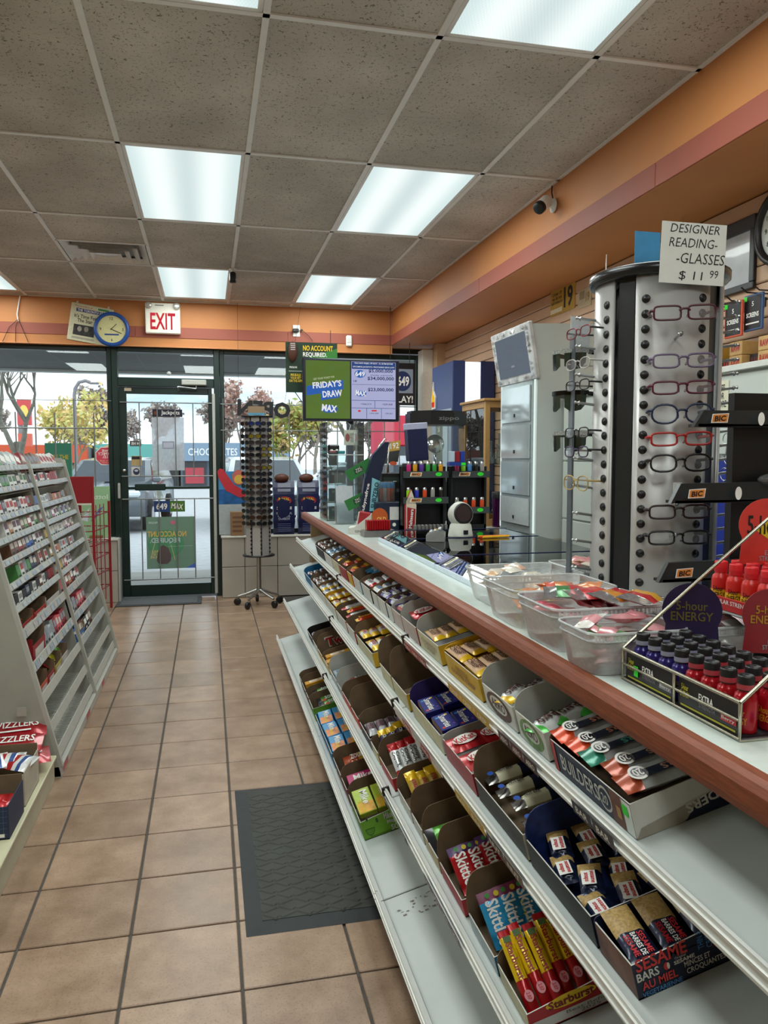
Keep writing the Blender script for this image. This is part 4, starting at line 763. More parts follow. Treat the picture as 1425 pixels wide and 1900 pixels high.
carton(3, 1.52, 1.36, 'blue carton of blue fruit candy bags reading 36 packs', card('#b9c6cc'), BROWN_IN, H=.13, h=.06, near=BL, near_h=.062, packs=stand('skittles_blue', 5, 1, .05, 56), nart=lambda q, D, H: q.text('36', -.33*D, 0, .09*D, .5*H, W_) and q.text('PACKS\nPAQUETS', -.2*D, 0, .13*D, .46*H, W_) and q.text('Skittles', .28*D, .05*H, .4*D, .5*H, W_, UP, .0016, .04), pdesc='blue fruit candy bag standing in the blue carton')
def sb(q, D, H):
    q.rect(0, -.28*H, D, .3*H, card('#bdbdb8')); q.text('Best Before\n2025', .0*D, -.28*H, .4*D, .22*H, M('#6e6e6c', .6), UP, .001, 0); q.oval(-.14*D, .18*H, .42*D, .4*H, M('#e6c224', .5), UP, .0012); q.text('Starburst', -.14*D, .18*H, .38*D, .26*H, M('#7a1216', .5), UP, .002, .03)
    q.text('Original', .24*D, .25*H, .2*D, .2*H, W_, UP, .0012)
carton(3, 1.35, 1.20, 'red carton of yellow and red chew sticks, nearest on the third shelf', CRM, BROWN_IN, H=.072, h=.06, near=RD, near_h=.06, nart=sb, packs=lambda D, W: [('starburst', .022+.0255*b, W*.55+random.uniform(-.008, .008), .066+.004*(b < 3), -90, 40+random.uniform(-4, 4)) for b in range(8)], pdesc='yellow and red chew stick standing tilted in the red carton')
# --- bottom shelf
carton(4, 4.21, 4.10, 'brown carton with torn edge farthest on the bottom shelf', BR, BROWN_IN, D=.2, H=.08)
carton(4, 4.09, 3.92, 'brown carton holding an orange and white box on the bottom shelf', BR, BROWN_IN, D=.2, H=.09, packs=flatU(['gold_box'], 1, .05, 0, 0, -.03), pdesc='orange and white box lying in the brown bottom carton')
carton(4, 3.91, 3.80, 'brown carton with one green bag on the bottom shelf', BR, BROWN_IN, D=.2, H=.08, packs=flatU(['green_bag'], 1, .045, 10, 0), pdesc='green sour candy bag lying in the farther green carton')
carton(4, 3.79, 3.63, 'brown carton with green bags beside the blue candy boxes', GR, BROWN_IN, D=.2, H=.08, packs=flatU(['green_bag'], 2, .035, 10, 0), pdesc='green sour candy bag lying beside the blue candy boxes')
carton(4, 3.55, 3.05, 'blue tray packed with blue fruit candy boxes on the bottom shelf', BL, BL, D=.2, H=.06, packs=lambda D, W: [('mike_blue', .04+.07*b, W*(a+.5)/3, .05, -90, 8) for a in range(3) for b in range(3) if .04+.07*b < .19], pdesc='blue fruit candy box lying in the blue tray')
carton(4, 3.02, 2.83, 'brown carton with a small orange red bag on the bottom shelf', BR, BROWN_IN, D=.2, H=.09, packs=flatU(['zours'], 2, .035, 12, 0), pdesc='orange red chewy bag lying in the brown bottom carton')
carton(4, 2.82, 2.70, 'brown carton with magenta candy boxes on the bottom shelf', MG, BROWN_IN, D=.2, H=.1, packs=flatU(['magenta'], 1, .04, 12, 0, -.02), pdesc='magenta fruit candy box lying in the brown bottom carton')
def mk(q, D, H):
    q.M = q.M @ TR(-D*.15, 0, 0) @ Matrix.Diagonal((.7, 1, 1, 1))
    q.text('Mike and Ike', .3*D, .2*H, .5*D, .26*H, W_, UP, .001, .03); q.text('Megamix', .3*D, -.08*H, .4*D, .2*H, W_, UP, .001, .02); q.text('SOUR', .36*D, -.34*H, .4*D, .24*H, W_, UP, .001, .03)
    o_ = M('#2e5010', .5); pts = [(-.32*D+.11*D*math.cos(math.pi+math.pi*i/12), -.08*H+.3*H*math.sin(math.pi+math.pi*i/12)) for i in range(13)]; q.poly(pts, o_); q.poly([(-.32*D+(x+.32*D)*.86, -.1*H+(y+.08*H)*.82) for x, y in pts], GR, UP, .001); q.rect(-.1*D, -.42*H, .5*D, .02*H, o_); q.oval(-.34*D, .3*H, .05*D, .12*H, o_); q.oval(-.12*D, .15*H, .06*D, .2*H, o_)
carton(4, 2.67, 2.44, 'lime green printed carton of sour candy boxes on the bottom shelf', GR, BROWN_IN, D=.21, h=.055, H=.1, near=card('#6ea51e'), near_h=.085, nart=mk, packs=lambda D, W: [('mike_sour', .04+.068*b, W*.5, .06, -90, 16) for b in range(3)], pdesc='yellow green sour candy box lying in the lime green carton')
# ink marks left on the bare bottom shelf
q = MB(); mk_ = M('#8a8078', .8)
for k in range(26): q.rect(.03+random.uniform(0, .12), 1.98+random.uniform(0, .08), random.uniform(.003, .014), random.uniform(.002, .006), mk_, SM(4), .0012)
q.build('sticker_residue', gon)
# ================================================================= on the counter, near end
NAVY = M('#141a45', .3, 0, .05); 
# ---- lottery ticket cases let into a low sloped display
tick = ['#a8707e', '#6a7fa8', '#a296b8', '#b88a6a', '#86a68c', '#b87070', '#9088b0', '#cfc090']
for k, (y1, y0) in enumerate(((3.50, 3.13), (3.13, 2.58), (2.58, 1.97))):
    nm = ('farthest', 'middle', 'nearest')[k]
    t = thing('ticket_case', 'blue framed glass lottery ticket display, the %s of three on the counter' % nm, 'display case', TR(.775, y0, TOPZ+.0005), 'lottery ticket displays'); L = y1-y0-.004
    q = MB(); q.box(0, .635, 0, L, 0, .006, M('#2a3358', .5)); q.box(.62, .635, 0, L, .006, .04, NAVY); q.box(.0, .06, 0, .012, .006, .02, NAVY); q.box(.06, .62, 0, .01, .006, .042, NAVY); q.box(.06, .62, L-.01, L, .006, .042, NAVY); q.build('base', t)
    q = MB(); q.box(-.004, .004, 0, L, .0, .016, M('#cfdbe8', .3)); q.build('front_strip', t)
    q = MB()
    n = 4
    for i in range(n):
        a = L*i/n+.008; b = L*(i+1)/n-.008
        q.add([(.012, a, .010), (.065, a, .036), (.065, b, .036), (.012, b, .010)], [(0, 1, 2, 3)], M(['#3f3550', '#2a3556', '#4a3f5e', '#38304a'][(i+k) % 4], .5, 0, .35, 25))
        for j in range(4): q.rect(.14+.13*j, (a+b)/2, .115, (b-a)*.92, M(tick[(i*3+j+k) % 8], .5, 0, .5, 30), UP, .009)
    q.build('ticket_row', t)
    q = MB(); q.add([(.004, 0, .012), (.062, 0, .042), (.062, L, .042), (.004, L, .012)], [(3, 2, 1, 0)], GLASS); q.build('sloped_pane', t)
    q = MB(); q.box(.062, .632, 0, L, .0425, .046, GLASS); q.build('top_pane', t)
    q = MB(); q.add([(.004, L-.02, .014), (.064, L-.02, .046), (.064, L, .046), (.004, L, .014)], [(3, 2, 1, 0)], NAVY); q.box(.06, .632, L-.006, L, .046, .048, NAVY); q.build('divider', t)
    sl_ = Matrix(((.88, 0, -.47, .012), (0, 1, 0, L-.075), (.47, 0, .88, .02), (0, 0, 0, 1)))
    q = MB(); q.M = sl_; q.box(0, .055, 0, .022, 0, .002, M('#e6e4d4', .4), .0006); q.rect(.0275, .011, .04, .012, M('#9a8a1a', .5), UP, .0026); q.text('5.00', .0275, .011, .03, .008, INK, UP, .0032); q.build('price_plate', t); q = MB(); q.M = sl_ @ TR(0, -.05, 0); q.box(0, .05, 0, .018, 0, .002, M('#1c1c22', .4), .0006); q.build('game_plate', t)
# ---- plastic tubs of candy
def tub(label, x0, x1, y0, y1, h, cands, what, rim=.006):
    t = thing('plastic_tub', label, 'tub', TR((x0+x1)/2, (y0+y1)/2, TOPZ+.001), 'clear candy tubs on the counter'); a, b = (x1-x0)/2, (y1-y0)/2
    def ring(k, z, rr=.03):
        pts = []
        for cx_, cy_, a0 in ((a*k-rr, b*k-rr, 0), (-a*k+rr, b*k-rr, 90), (-a*k+rr, -b*k+rr, 180), (a*k-rr, -b*k+rr, 270)):
            for i in range(5): an = R(a0+22.5*i); pts.append((cx_+rr*math.cos(an), cy_+rr*math.sin(an), z))
        return pts
    q = MB(); rs = [ring(.84, 0), ring(.86, .003), ring(.97, h*.8), ring(.975, h*.82), ring(.98, h)]; n = 20
    v = sum(rs, []); f = [tuple(range(n-1, -1, -1))]
    for r_ in range(len(rs)-1): f += [(r_*n+i, r_*n+(i+1) % n, (r_+1)*n+(i+1) % n, (r_+1)*n+i) for i in range(n)]
    q.add(v, f, TUB, True); q.build('tub_body', t)
    q = MB(); q.tube(ring(1.0, h), .003, TUB, 6, True); q.tube(ring(.985, h*.82), .002, TUB, 5, True)
    for i in range(26):
        u = -.9+1.8*i/25; q.box(a*u-.002, a*u+.002, -b*1.0, -b*.985, h*.83, h*.97, TUB); q.box(a*u-.002, a*u+.002, b*.985, b*1.0, h*.83, h*.97, TUB)
    q.build('ribbed_rim', t)
    rnd = random.Random(label)
    me = []
    for c in cands: w = wrapper(.07, .042, .018, foil(c), [(.3, .7, foil(cands[0]))], (), .01, 5, 4); me.append(w.mesh('wrapped_candy'))
    for k in range(18):
        z = .016+.0135*(k//3); s = .6+.32*min(1, z/h); X = TR((x0+x1)/2+rnd.uniform(-a, a)*.74*s, (y0+y1)/2+rnd.uniform(-b, b)*.7*s, TOPZ+min(z, h+.008)) @ RZ(rnd.uniform(0, 360)) @ RX(rnd.uniform(-25, 25)) @ RY(rnd.uniform(-15, 15))
        o = link('wrapped_candy', me[k % len(me)], None, X); tag(o, what, 'candy', what.split(' in ')[0]+' pile')
tub('milky clear tub of mixed candies farthest on the counter', .70, .965, 1.83, 2.06, .085, ['#d8d2c4', '#c9a08a', '#e4ddd0', '#caa27c'], 'pale wrapped candy in the farthest clear tub')
tub('clear tub with orange and red candies beside the farthest tub', .665, .93, 1.60, 1.82, .09, ['#d88a5a', '#c85a4a', '#e0c060', '#d8cfc0'], 'orange or red wrapped candy in the second clear tub')
tub('clear tub heaped with red gummy packs', .66, .92, 1.385, 1.59, .09, ['#b84a58', '#c96a70', '#d8b0a0', '#a03a44'], 'red wrapped gummy in the third clear tub')
tub('small clear tub of red and green candies beside the bottle rack', .655, .86, 1.225, 1.375, .078, ['#c9868a', '#b8545c', '#5f8a58', '#d8d4cc'], 'red or green wrapped candy in the small tub by the bottles')
tub('clear tub behind the bottle rack', .875, 1.02, 1.225, 1.40, .078, ['#c9868a', '#c4a0a0', '#d8d4cc'], 'pink wrapped candy in the tub behind the bottle rack')
for k in range(4):
    w = wrapper(.11, .07, .02, CELLO, [(.2, .5, foil(['#2f7a3a', '#b8262c', '#c9822a', '#b8262c'][k])), (.5, .8, foil(['#b8262c', '#c8402c', '#b8262c', '#d8a03a'][k]))], (), .012, 6, 4)
    tag(w.build('gummy_pack', None, TR(.76+.03*k, 1.52-.045*k, 1.12+.003*k) @ RZ(20*k-20) @ RX(8)), ['green and red', 'red', 'amber', 'red and orange'][k]+' clear gummy pack on top of the red candy tub', 'candy', 'gummy packs on the red tub')
# flat clear boxes behind the glasses tower
tub('shallow clear box of candies behind the glasses tower', 1.05, 1.27, 2.08, 2.27, .06, ['#c98a8a', '#d8cfc0', '#c9b58a'], 'pink or cream candy in the shallow clear box')
# ---- countertop tower of reading glasses
SPX, SPY, SPR = 1.147, 1.825, .158; Z0, Z1 = TOPZ+.022, 1.855
PANEL = M('#b7b5b2', .33, .25, .04, 6); CHAN = M('#1d2023', .4)
A0 = -107
tw = thing('glasses_tower', 'revolving silver countertop tower of reading glasses with a black cap', 'display stand', TR(SPX, SPY, TOPZ+.0005))
q = MB(); q.lathe([(.0, 0), (.15, 0), (.15, .012), (.05, .016), (.05, .022)], BLACKP, 28); q.build('base', tw)
q = MB(); c45 = SPR*.80; q.box(-c45*.74, c45*.74, -c45*.74, c45*.74, .02, Z1-TOPZ, CHAN); q.build('core', tw, RZ(A0+90)); 
holes = [Z0-TOPZ+.06+.0365*i for i in range(20)]
for k in range(4):
    a0 = A0-90*k; q = MB(); n = 12; v = []; sp = 34
    for i in range(n+1):
        an = R(a0-sp+2*sp*i/n); bulge = SPR*(1.0)
        for r_ in (bulge, bulge-.006): v += [(r_*math.cos(an), r_*math.sin(an), .022), (r_*math.cos(an), r_*math.sin(an), Z1-TOPZ)]
    f = []
    for i in range(n):
        b = i*4; c_ = b+4; f += [(b, c_, c_+1, b+1), (b+2, b+3, c_+3, c_+2), (b+1, c_+1, c_+3, b+3)]
    f += [(0, 1, 3, 2), (n*4, n*4+2, n*4+3, n*4+1)]; q.add(v, f, PANEL, True); p_ = q.build('curved_panel', tw)
    if k < 2:
        for s in (-25, 25):
            for z in holes:
                an = R(a0+s); h_ = MB(); h_.lathe([(.0, .003), (.0055, .003), (.006, .0015), (.0095, .003), (.0105, 0)], BLACKP, 12); h_.build('grommet', p_, Matrix.Translation((SPR*math.cos(an), SPR*math.sin(an), z)) @ RZ(a0+s) @ RY(90))
    if k in (1, 2):     # chrome hooks
        pass
    an = R(a0); zz = holes if k != 0 else [holes[i] for i in (16, 5, 3)]
    for z in (zz[::2] if k == 1 else (zz[::2] if k == 2 else zz)):
        h_ = MB(); L_ = .05; h_.lathe([(0, 0), (.0035, 0), (.0035, L_-.012), (.006, L_-.012), (.006, L_-.009), (.003, L_-.008), (.003, L_-.003), (.005, L_), (.0, L_+.003)], STEEL, 10); h_.build('peg', p_, Matrix.Translation((SPR*math.cos(an), SPR*math.sin(an), z+.01)) @ RZ(a0) @ RY(90-8))
for k in range(4):
    an = A0-90*k-45; q = MB(); q.box(-.002, .003, -.022, .022, .022, Z1-TOPZ, CHROME if k == 1 else CHAN); q.build('channel_strip', tw, RZ(an) @ TR(SPR*.90, 0, 0))
q = MB(); q.lathe([(0, Z1-TOPZ-.004), (.168, Z1-TOPZ-.004), (.174, Z1-TOPZ+.002), (.174, Z1-TOPZ+.02), (.168, Z1-TOPZ+.024), (.0, Z1-TOPZ+.024)], M('#191a1c', .25), 36); q.build('cap', tw)
# ---- pairs of glasses (local: x across, y up, z out of the panel)
def rim_pts(cx, w, h, sq=3., n=18):
    r = []
    for i in range(n):
        a = 2*math.pi*i/n; c, s = math.cos(a), math.sin(a); r.append((cx+w/2*math.copysign(abs(c)**(2/sq), c), h/2*math.copysign(abs(s)**(2/sq), s), .0))
    return r
def glasses(w=.048, h=.026, col='#1a1515', sq=4., rr=.0016, lens=LENS, temple=.052, half=False, tcol=None):
    m = M(col, .3, 0, .1); tm_ = M(tcol or col, .3); q = {}
    a = MB()
    for s in (-1, 1): a.tube(rim_pts(s*.033, w, h, sq), rr, m, 6, True)
    a.tube([(-.0105, .004, 0), (-.004, .0075, .002), (.004, .0075, .002), (.0105, .004, 0)], rr*1.1, m, 6); q['frame'] = a.mesh('frame')
    for s in (-1, 1):
        b = MB(); b.poly([(x, y) for x, y, z in rim_pts(s*.033, w, h, sq)], lens, UP, 0); q['lens%d' % s] = b.mesh('lens')
        d = MB(); d.tube([(s*.008, -.002, .001), (s*.006, -.008, -.006)], .002, CELLO, 5); q['np%d' % s] = d.mesh('nose_pad')
    for s, nm in ((-1, 'temple_l'), (1, 'temple_r')):
        c = MB(); e = s*(.033+w/2); c.tube([(e-s*.002, h*.2, 0), (e+s*.004, h*.2, -.003), (e+s*.003, h*.16, -temple*.5), (e-s*.01, h*.1, -temple)], rr*1.5, tm_, 6); q[nm] = c.mesh('temple')
    return q
def put_glasses(g, X, label, cat='glasses', group=None, name='reading_glasses'):
    t = thing(name, label, cat, X, group)
    link('frame', g['frame'], t); [link('lens', g['lens%d' % s], t) for s in (-1, 1)]; link('temple', g['temple_l'], t); link('temple', g['temple_r'], t); [link('nose_pad', g['np%d' % s], t) for s in (-1, 1)]; return t
def on_tower(a0, z, off=.052, dx=0, tiltz=0, scale=1., face=0): return TR(SPX, SPY, z) @ RZ(a0) @ TR(SPR+off, dx, 0) @ RZ(face) @ Matrix(((0, 0, 1, 0), (1, 0, 0, 0), (0, 1, 0, 0), (0, 0, 0, 1))) @ RZ(tiltz) @ Matrix.Scale(scale, 4)
GA = [(578, .052, .027, '#4a0f1c', 5, 'dark burgundy rectangular reading glasses at the top of the tower'), (668, .050, .026, '#6a5a78', 4, 'clear and purple reading glasses below the empty peg'), (718, .050, .024, '#5a1430', 4, 'thin burgundy reading glasses with clear temples'),
      (767, .050, .037, '#1c2848', 2.4, 'large round navy reading glasses beside the upper black tray'), (814, .050, .025, '#b02018', 4, 'bright red reading glasses on the tower'), (859, .050, .033, '#1a1314', 2.7, 'oval black and brown reading glasses under the red pair'),
      (950, .050, .026, '#2a1114', 4, 'dark brown rectangular reading glasses with a white tag above'), (998, .050, .026, '#121214', 4, 'lowest black rectangular reading glasses on the tower')]
for py, w, h, c, sq, lb in GA:
    z = at(1245, py, 'y', SPY-.2).z
    put_glasses(glasses(w, h, c, sq, .0021), on_tower(A0+1, z, .047, .003, 1.5, 1.2), lb, 'glasses', 'reading glasses on the tower')
GB = [(612, .046, .027, '#7a1420', 3, 'red fronted reading glasses seen from the side at the tower top'), (672, .046, .028, '#b8b6b2', 2.6, 'rimless silver reading glasses seen from the side'), (712, .044, .026, '#17171a', 3, 'black reading glasses seen from the side below the silver pair'),
      (802, .044, .026, '#141417', 3, 'upper of two dark side-on glasses near the tower middle'), (838, .044, .027, '#3a2250', 3, 'purple reading glasses seen from the side'), (897, .05, .038, '#b59a58', 2.6, 'gold aviator glasses hanging from the side of the tower')]
for py, w, h, c, sq, lb in GB:
    z = at(1110, py, 'y', SPY).z
    put_glasses(glasses(w, h, c, sq, .0017, LENS, .075, tcol='#141416' if c != '#b59a58' and c != '#b8b6b2' else c), on_tower(A0-90, z, .046, .012, 0, 1.0, 22), lb, 'glasses', 'reading glasses on the tower side')
# wrap-around over-glasses on the far left pegs
FOM = M('#c9ccc8', .5, 0, .5, 220); FOB = M('#101412', .2); FOL = M('#2b3a30', .08)
for k, py in enumerate((672, 748, 822)):
    p = at(1060, py-14, 'y', 1.97); m1 = FOB if k == 1 else FOM
    t = thing('over_glasses', ('speckled white wrap-around over-glasses at the top left of the tower', 'all black wrap-around over-glasses on the middle left peg', 'speckled white wrap-around over-glasses on the lower left peg')[k], 'glasses', TR(p.x, 1.97, p.z) @ RZ(-62) @ Matrix.Scale(.86, 4), 'wrap-around over-glasses')
    n = 16; q = MB(); pts = [(.066*math.cos(math.pi*i/n), -.05*math.sin(math.pi*i/n), 0) for i in range(n+1)]
    v = []; 
    for x, y, z in pts: v += [(x, y, .0), (x, y, .013), (x*.93, y*.9, .013), (x*.93, y*.9, 0)]
    f = []
    for i in range(n): b = i*4; f += [(b, b+4, b+5, b+1), (b+1, b+5, b+6, b+2), (b+2, b+6, b+7, b+3)]
    f += [(0, 1, 2, 3), (4*n+3, 4*n+2, 4*n+1, 4*n)]; q.add([(x, y, z) for x, y, z in v], f, m1); q.add(v, [tuple(reversed(g_)) for g_ in f], m1); q.build('brow_band', t)
    for s in (-1, 1):
        q = MB(); ar = [(.063*math.cos(math.pi*(.5+s*a)), -.048*math.sin(math.pi*(.5+s*a))) for a in (.04, .14, .24, .34, .45)]
        v = []; 
        for i, (x, y) in enumerate(ar): v += [(x, y, 0), (x*.97, y*.97, (-.040, -.052, -.052, -.048, -.03)[i])]
        q.add(v, [(2*i, 2*i+1, 2*i+3, 2*i+2) for i in range(4)], FOL); q.add(v, [(2*i+2, 2*i+3, 2*i+1, 2*i) for i in range(4)], FOL); q.build('lens', t)
        q = MB(); q.box(s*.064-.002, s*.064+.002, 0, .07, -.004, .01, FOB, .001); q.build('temple', t)
# blade-like side panel edge with pegs
q = MB(); q.box(-.003, .003, -.012, .012, .03, Z1-TOPZ-.12, M('#6d747a', .3, .6)); q.build('edge_blade', tw, TR(at(1058, 900, 'y', 1.93).x-SPX, 1.93-SPY, 0))
# ---- hand-lettered price cards on the cap
def paper_card(label, X, w, h, lines, back=None, m=PAPER):
    t = thing('price_card', label, 'sign', X); q = MB(); q.box(-w/2, w/2, -.0006, .0006, 0, h, m); q.build('card', t)
    q = MB(); hm = M('#15161a', .6)
    for s, cx_, cz, ww, hh, sl_ in lines: q.text(s, cx_*w, h/2+cz*h, ww*w, hh*h, hm, TR(0, -.0006, 0) @ FRONT, .0006, -.004, 0, sl_)
    q.build('hand_lettering', t)
    return t
pc = at(1281, 528, 'y', 1.655)
paper_card('white card hand lettered designer reading glasses 11.99', TR(pc.x, 1.652, pc.z) @ RZ(-6) @ RY(2), .162, .142, [('DESIGNER', .02, .40, .76, .14, .15), ('READING-', .0, .17, .74, .15, .15), ('-GLASSES', .12, -.08, .74, .17, .12), ('$ 11', -.02, -.37, .36, .16, .1), ('99', .34, -.32, .13, .13, .1)])
q = MB(); q.box(-.035, .035, -.0006, .0006, 0, .095, M('#3f8fc0', .6)); pb = at(1200, 508, 'y', 1.78); tag(q.build('blue_card', None, TR(pb.x, 1.78, 1.88)), 'plain blue card standing behind the lettered price card', 'card')
ps = at(1115, 575, 'y', 1.86); tt = paper_card('small curled white card with mirrored lettering on the tower side', TR(ps.x+.012, 1.86, ps.z) @ RZ(62), .10, .13, []); q = MB(); q.text('READING\nGLASSES', 0, .065, .085, .07, M('#3a3f48', .6), TR(0, .0007, 0) @ Matrix(((1, 0, 0, 0), (0, 0, 1, 0), (0, 1, 0, 0), (0, 0, 0, 1))), .0006, 0); q.build('hand_lettering', tt)
ps = at(1078, 640, 'y', 1.98); paper_card('blank grey card hanging on the far side of the tower', TR(ps.x, 1.985, ps.z-.015) @ RZ(25), .085, .09, [], None, M('#c9ccce', .6))
# hang tag on a string
q = MB(); q.box(-.011, .011, -.0005, .0005, -.04, 0, PAPER); pt = at(1254, 895, 'y', SPY-.215); tag(q.build('price_tag', None, TR(pt.x, SPY-.222, pt.z)), 'small white price tag hanging over the middle black tray', 'tag')
# ---- near lighter rack with three black trays
BX = 1.0
bt = thing('lighter_rack', 'tall black lighter rack with three orange tagged trays beside the tower', 'display rack', TR(0, 1.42, TOPZ+.0005)); DK = M('#0c0c0e', .45); GRAYT = M('#23282a', .3)
q = MB(); q.box(1.10, 1.42, .03, .05, 0, .53, DK); q.box(1.10, 1.42, -.10, .03, 0, .012, DK); q.box(1.40, 1.42, -.10, .03, 0, .53, DK); q.build('rack_body', bt)
for k, (pl, pt_, pr) in enumerate((((1288, 792), 762, 1.40), ((1245, 935), 898, 1.38), ((1222, 1082), 1045, 1.36))):
    a = at(*pl, 'y', 1.42); b = at(pl[0]+20, pt_, 'y', 1.42); z0, z1 = a.z-TOPZ, b.z-TOPZ; x0 = a.x
    q = MB(); q.prism([(x0, z0), (pr, z0+.006), (pr, z1+.006), (x0+.022, z1)], -.012, .0, GRAYT, FRONT); q.box(x0+.01, pr, .0, .035, z0, z0+.006, DK); q.build('tray', bt)
    lx = x0+.05; q = MB(); q.M = TR(lx, 0, (z0+z1)/2) @ FRONT; q.poly([(-.020, -.0095), (.019, -.0085), (.022, .011), (-.017, .009)], wt, UP, .0130); q.poly([(-.0175, -.0075), (.0172, -.0068), (.02, .0092), (-.015, .0074)], M('#e08a3a', .4), UP, .0135); q.text('BIC', .001, 0, .026, .011, INK, UP, .0142, .03, 4, .2); q.build('brand_tag', bt)
    if k < 2: q = MB(); q.oval(x0+.15, (z0+z1)/2, .016, .028, wt, FRONT, .0128); q.build('round_sticker', bt)
q = MB(); q.ball((1.22, .0, .345), .05, CELLO, 14, 8, 1.6, .6, .35); q.build('plastic_wrap', bt)
# ---- energy shot rack
WIRE = M('#b9b3a0', .25, .9)
er = thing('bottle_rack', 'chrome wire rack of small energy shot bottles at the counter front', 'display rack', TR(0, 0, TOPZ))
x0, x1, y0, y1 = .712, .865, .905, 1.215
for z in (.004, .03, .056): q = MB(); q.tube([(x0, y0, z), (x0, y1, z)], .0022 if z < .05 else .003, WIRE, 6); q.build('front_rail', er)
for y in (y0, (y0+y1)/2, y1): q = MB(); q.tube([(x0, y, .056), (x0, y, .003), (x1, y, .003)], .003, WIRE, 6); q.build('upright', er)
for y in (y0, y1): q = MB(); q.tube([(x0, y, .056), (x0+.17, y, .19), (x0+.30, y, .29)], .003, WIRE, 6); q.build('slope_rail', er)
q = MB(); q.box(x0+.004, x1, y0+.004, y1-.004, .004, .006, M('#15141a', .5)); q.build('tray_floor', er)
BK2 = M('#17171b', .4)
for k, (a, b) in enumerate((((y0+y1)/2+.006, y1-.006), (y0+.006, (y0+y1)/2-.006))):
    q = MB(); q.box(x0+.004, x0+.0055, a, b, .006, .05, BK2); q.M = TR(x0+.004, (a+b)/2, .028) @ AISLE_R; W_2 = b-a
    q.text('5-hour\nENERGY', -.38*W_2, .005, .16*W_2, .02, M('#d6cc2a', .5), UP, .0008); q.text('EXTRA', -.02*W_2, .006, .24*W_2, .011, wt, UP, .0008, .03); q.text('STRENGTH', 0, -.006, .26*W_2, .007, M('#8b8790', .5), UP, .0008); q.rect(.34*W_2, -.006, .24*W_2, .009, M('#8a8a96' if k == 0 else '#c8303a', .5), UP, .0008); q.text('Berry', .34*W_2, -.006, .2*W_2, .006, wt, UP, .0014); q.rect(0, -.018, .9*W_2, .003, M('#a8a42a', .5), UP, .0008)
    if k == 0: q.rect(-.26*W_2, -.003, .09*W_2, .018, LIMETAG, UP, .0018)
    q.build('label_strip', er)
def shot(body, cap, txtc, bandc):
    q = MB(); q.lathe([(0, 0), (.0155, 0), (.0165, .003), (.0165, .046), (.0145, .054), (.0105, .058), (.0105, .061)], body, 18); b_ = q.mesh('bottle')
    q = MB(); q.lathe([(.0118, .060), (.0118, .079), (.011, .081), (.0095, .081), (.009, .0785), (0, .0785)], cap, 18); c = q.mesh('cap')
    q = MB(); q.lathe([(.0120, .0615), (.0120, .069)], bandc, 18, cap=False); n = q.mesh('neck_band')
    q = MB(); o = text_geo('5-hour\nENERGY', .02)
    v = []
    for a, b in o[0]:
        x = a/o[2]*.026; y = b/o[3]*.022+.024; an = x/.0168; v.append((.0170*math.cos(R(-150)+an), .0170*math.sin(R(-150)+an), y))
    q.add(v, o[1], txtc); l = q.mesh('lettering'); return b_, c, n, l
SHP = shot(M('#2c2168', .18, .2, .1, 60), BLACKP, M('#6f6a2a', .4), M('#8f8fa2', .4)); SHR = shot(M('#a3101e', .18, .2, .1, 60), BLACKP, M('#c8801e', .4), M('#a83a42', .4)); SHY = shot(M('#cf2a24', .3, 0, .05), M('#d8262c', .35), INK, M('#c9222a', .4))
def put_shot(s, x, y, z, label, group, extra=None):
    t = thing('energy_shot', label, 'bottle', TR(x, y, z) @ RZ(random.uniform(-20, 20)), group); link('bottle', s[0], t); link('cap', s[1], t); link('neck_band', s[2], t); link('lettering', s[3], t)
    if extra: link('yellow_label', extra, t)
for i in range(8):
    for j in range(3):
        pur = i < 4
        row = ('front', 'middle', 'back')[j]
        put_shot(SHP if pur else SHR, x0+.026+.042*j, y1-.022-.0378*i, TOPZ+.006, '%s energy shot bottle, %s row of the wire rack, %s from far end' % ('purple' if pur else 'dark red', row, ('first', 'second', 'third', 'fourth')[i % 4]), ('purple' if pur else 'dark red')+' energy shots')
# upper tier
q = MB(); q.box(.93, 1.05, 1.02, 1.30, .112, .116, BK2); q.box(.925, .93, 1.02, 1.30, .112, .135, M('#c22a2c', .4)); q.M = TR(.925, 1.16, .1235) @ AISLE_R; q.text('REGULAR STRENGTH', -.05, .004, .12, .008, wt, UP, .0008); q.text('Berry', .05, -.003, .05, .008, wt, UP, .0008); q.build('upper_tray', er)
q = MB(); q.box(1.03, 1.05, 1.03, 1.29, 0, .112, BK2); q.build('tray_riser', er)
q = MB(); q.lathe([(.01690, .006), (.01690, .028)], M('#e0b81e', .4), 18, cap=False); q.lathe([(.01695, .002), (.01695, .008)], M('#27489a', .4), 18, cap=False); yl = q.mesh('yellow_label')
for i in range(5):
    for j in range(3): put_shot(SHY, .95+.036*j, 1.275-.042*i, TOPZ+.116, 'bright red yellow-labelled energy shot on the upper tray, row %s, %s from far end' % (('one', 'two', 'three')[j], ('first', 'second', 'third', 'fourth', 'fifth')[i]), 'red and yellow energy shots', yl)
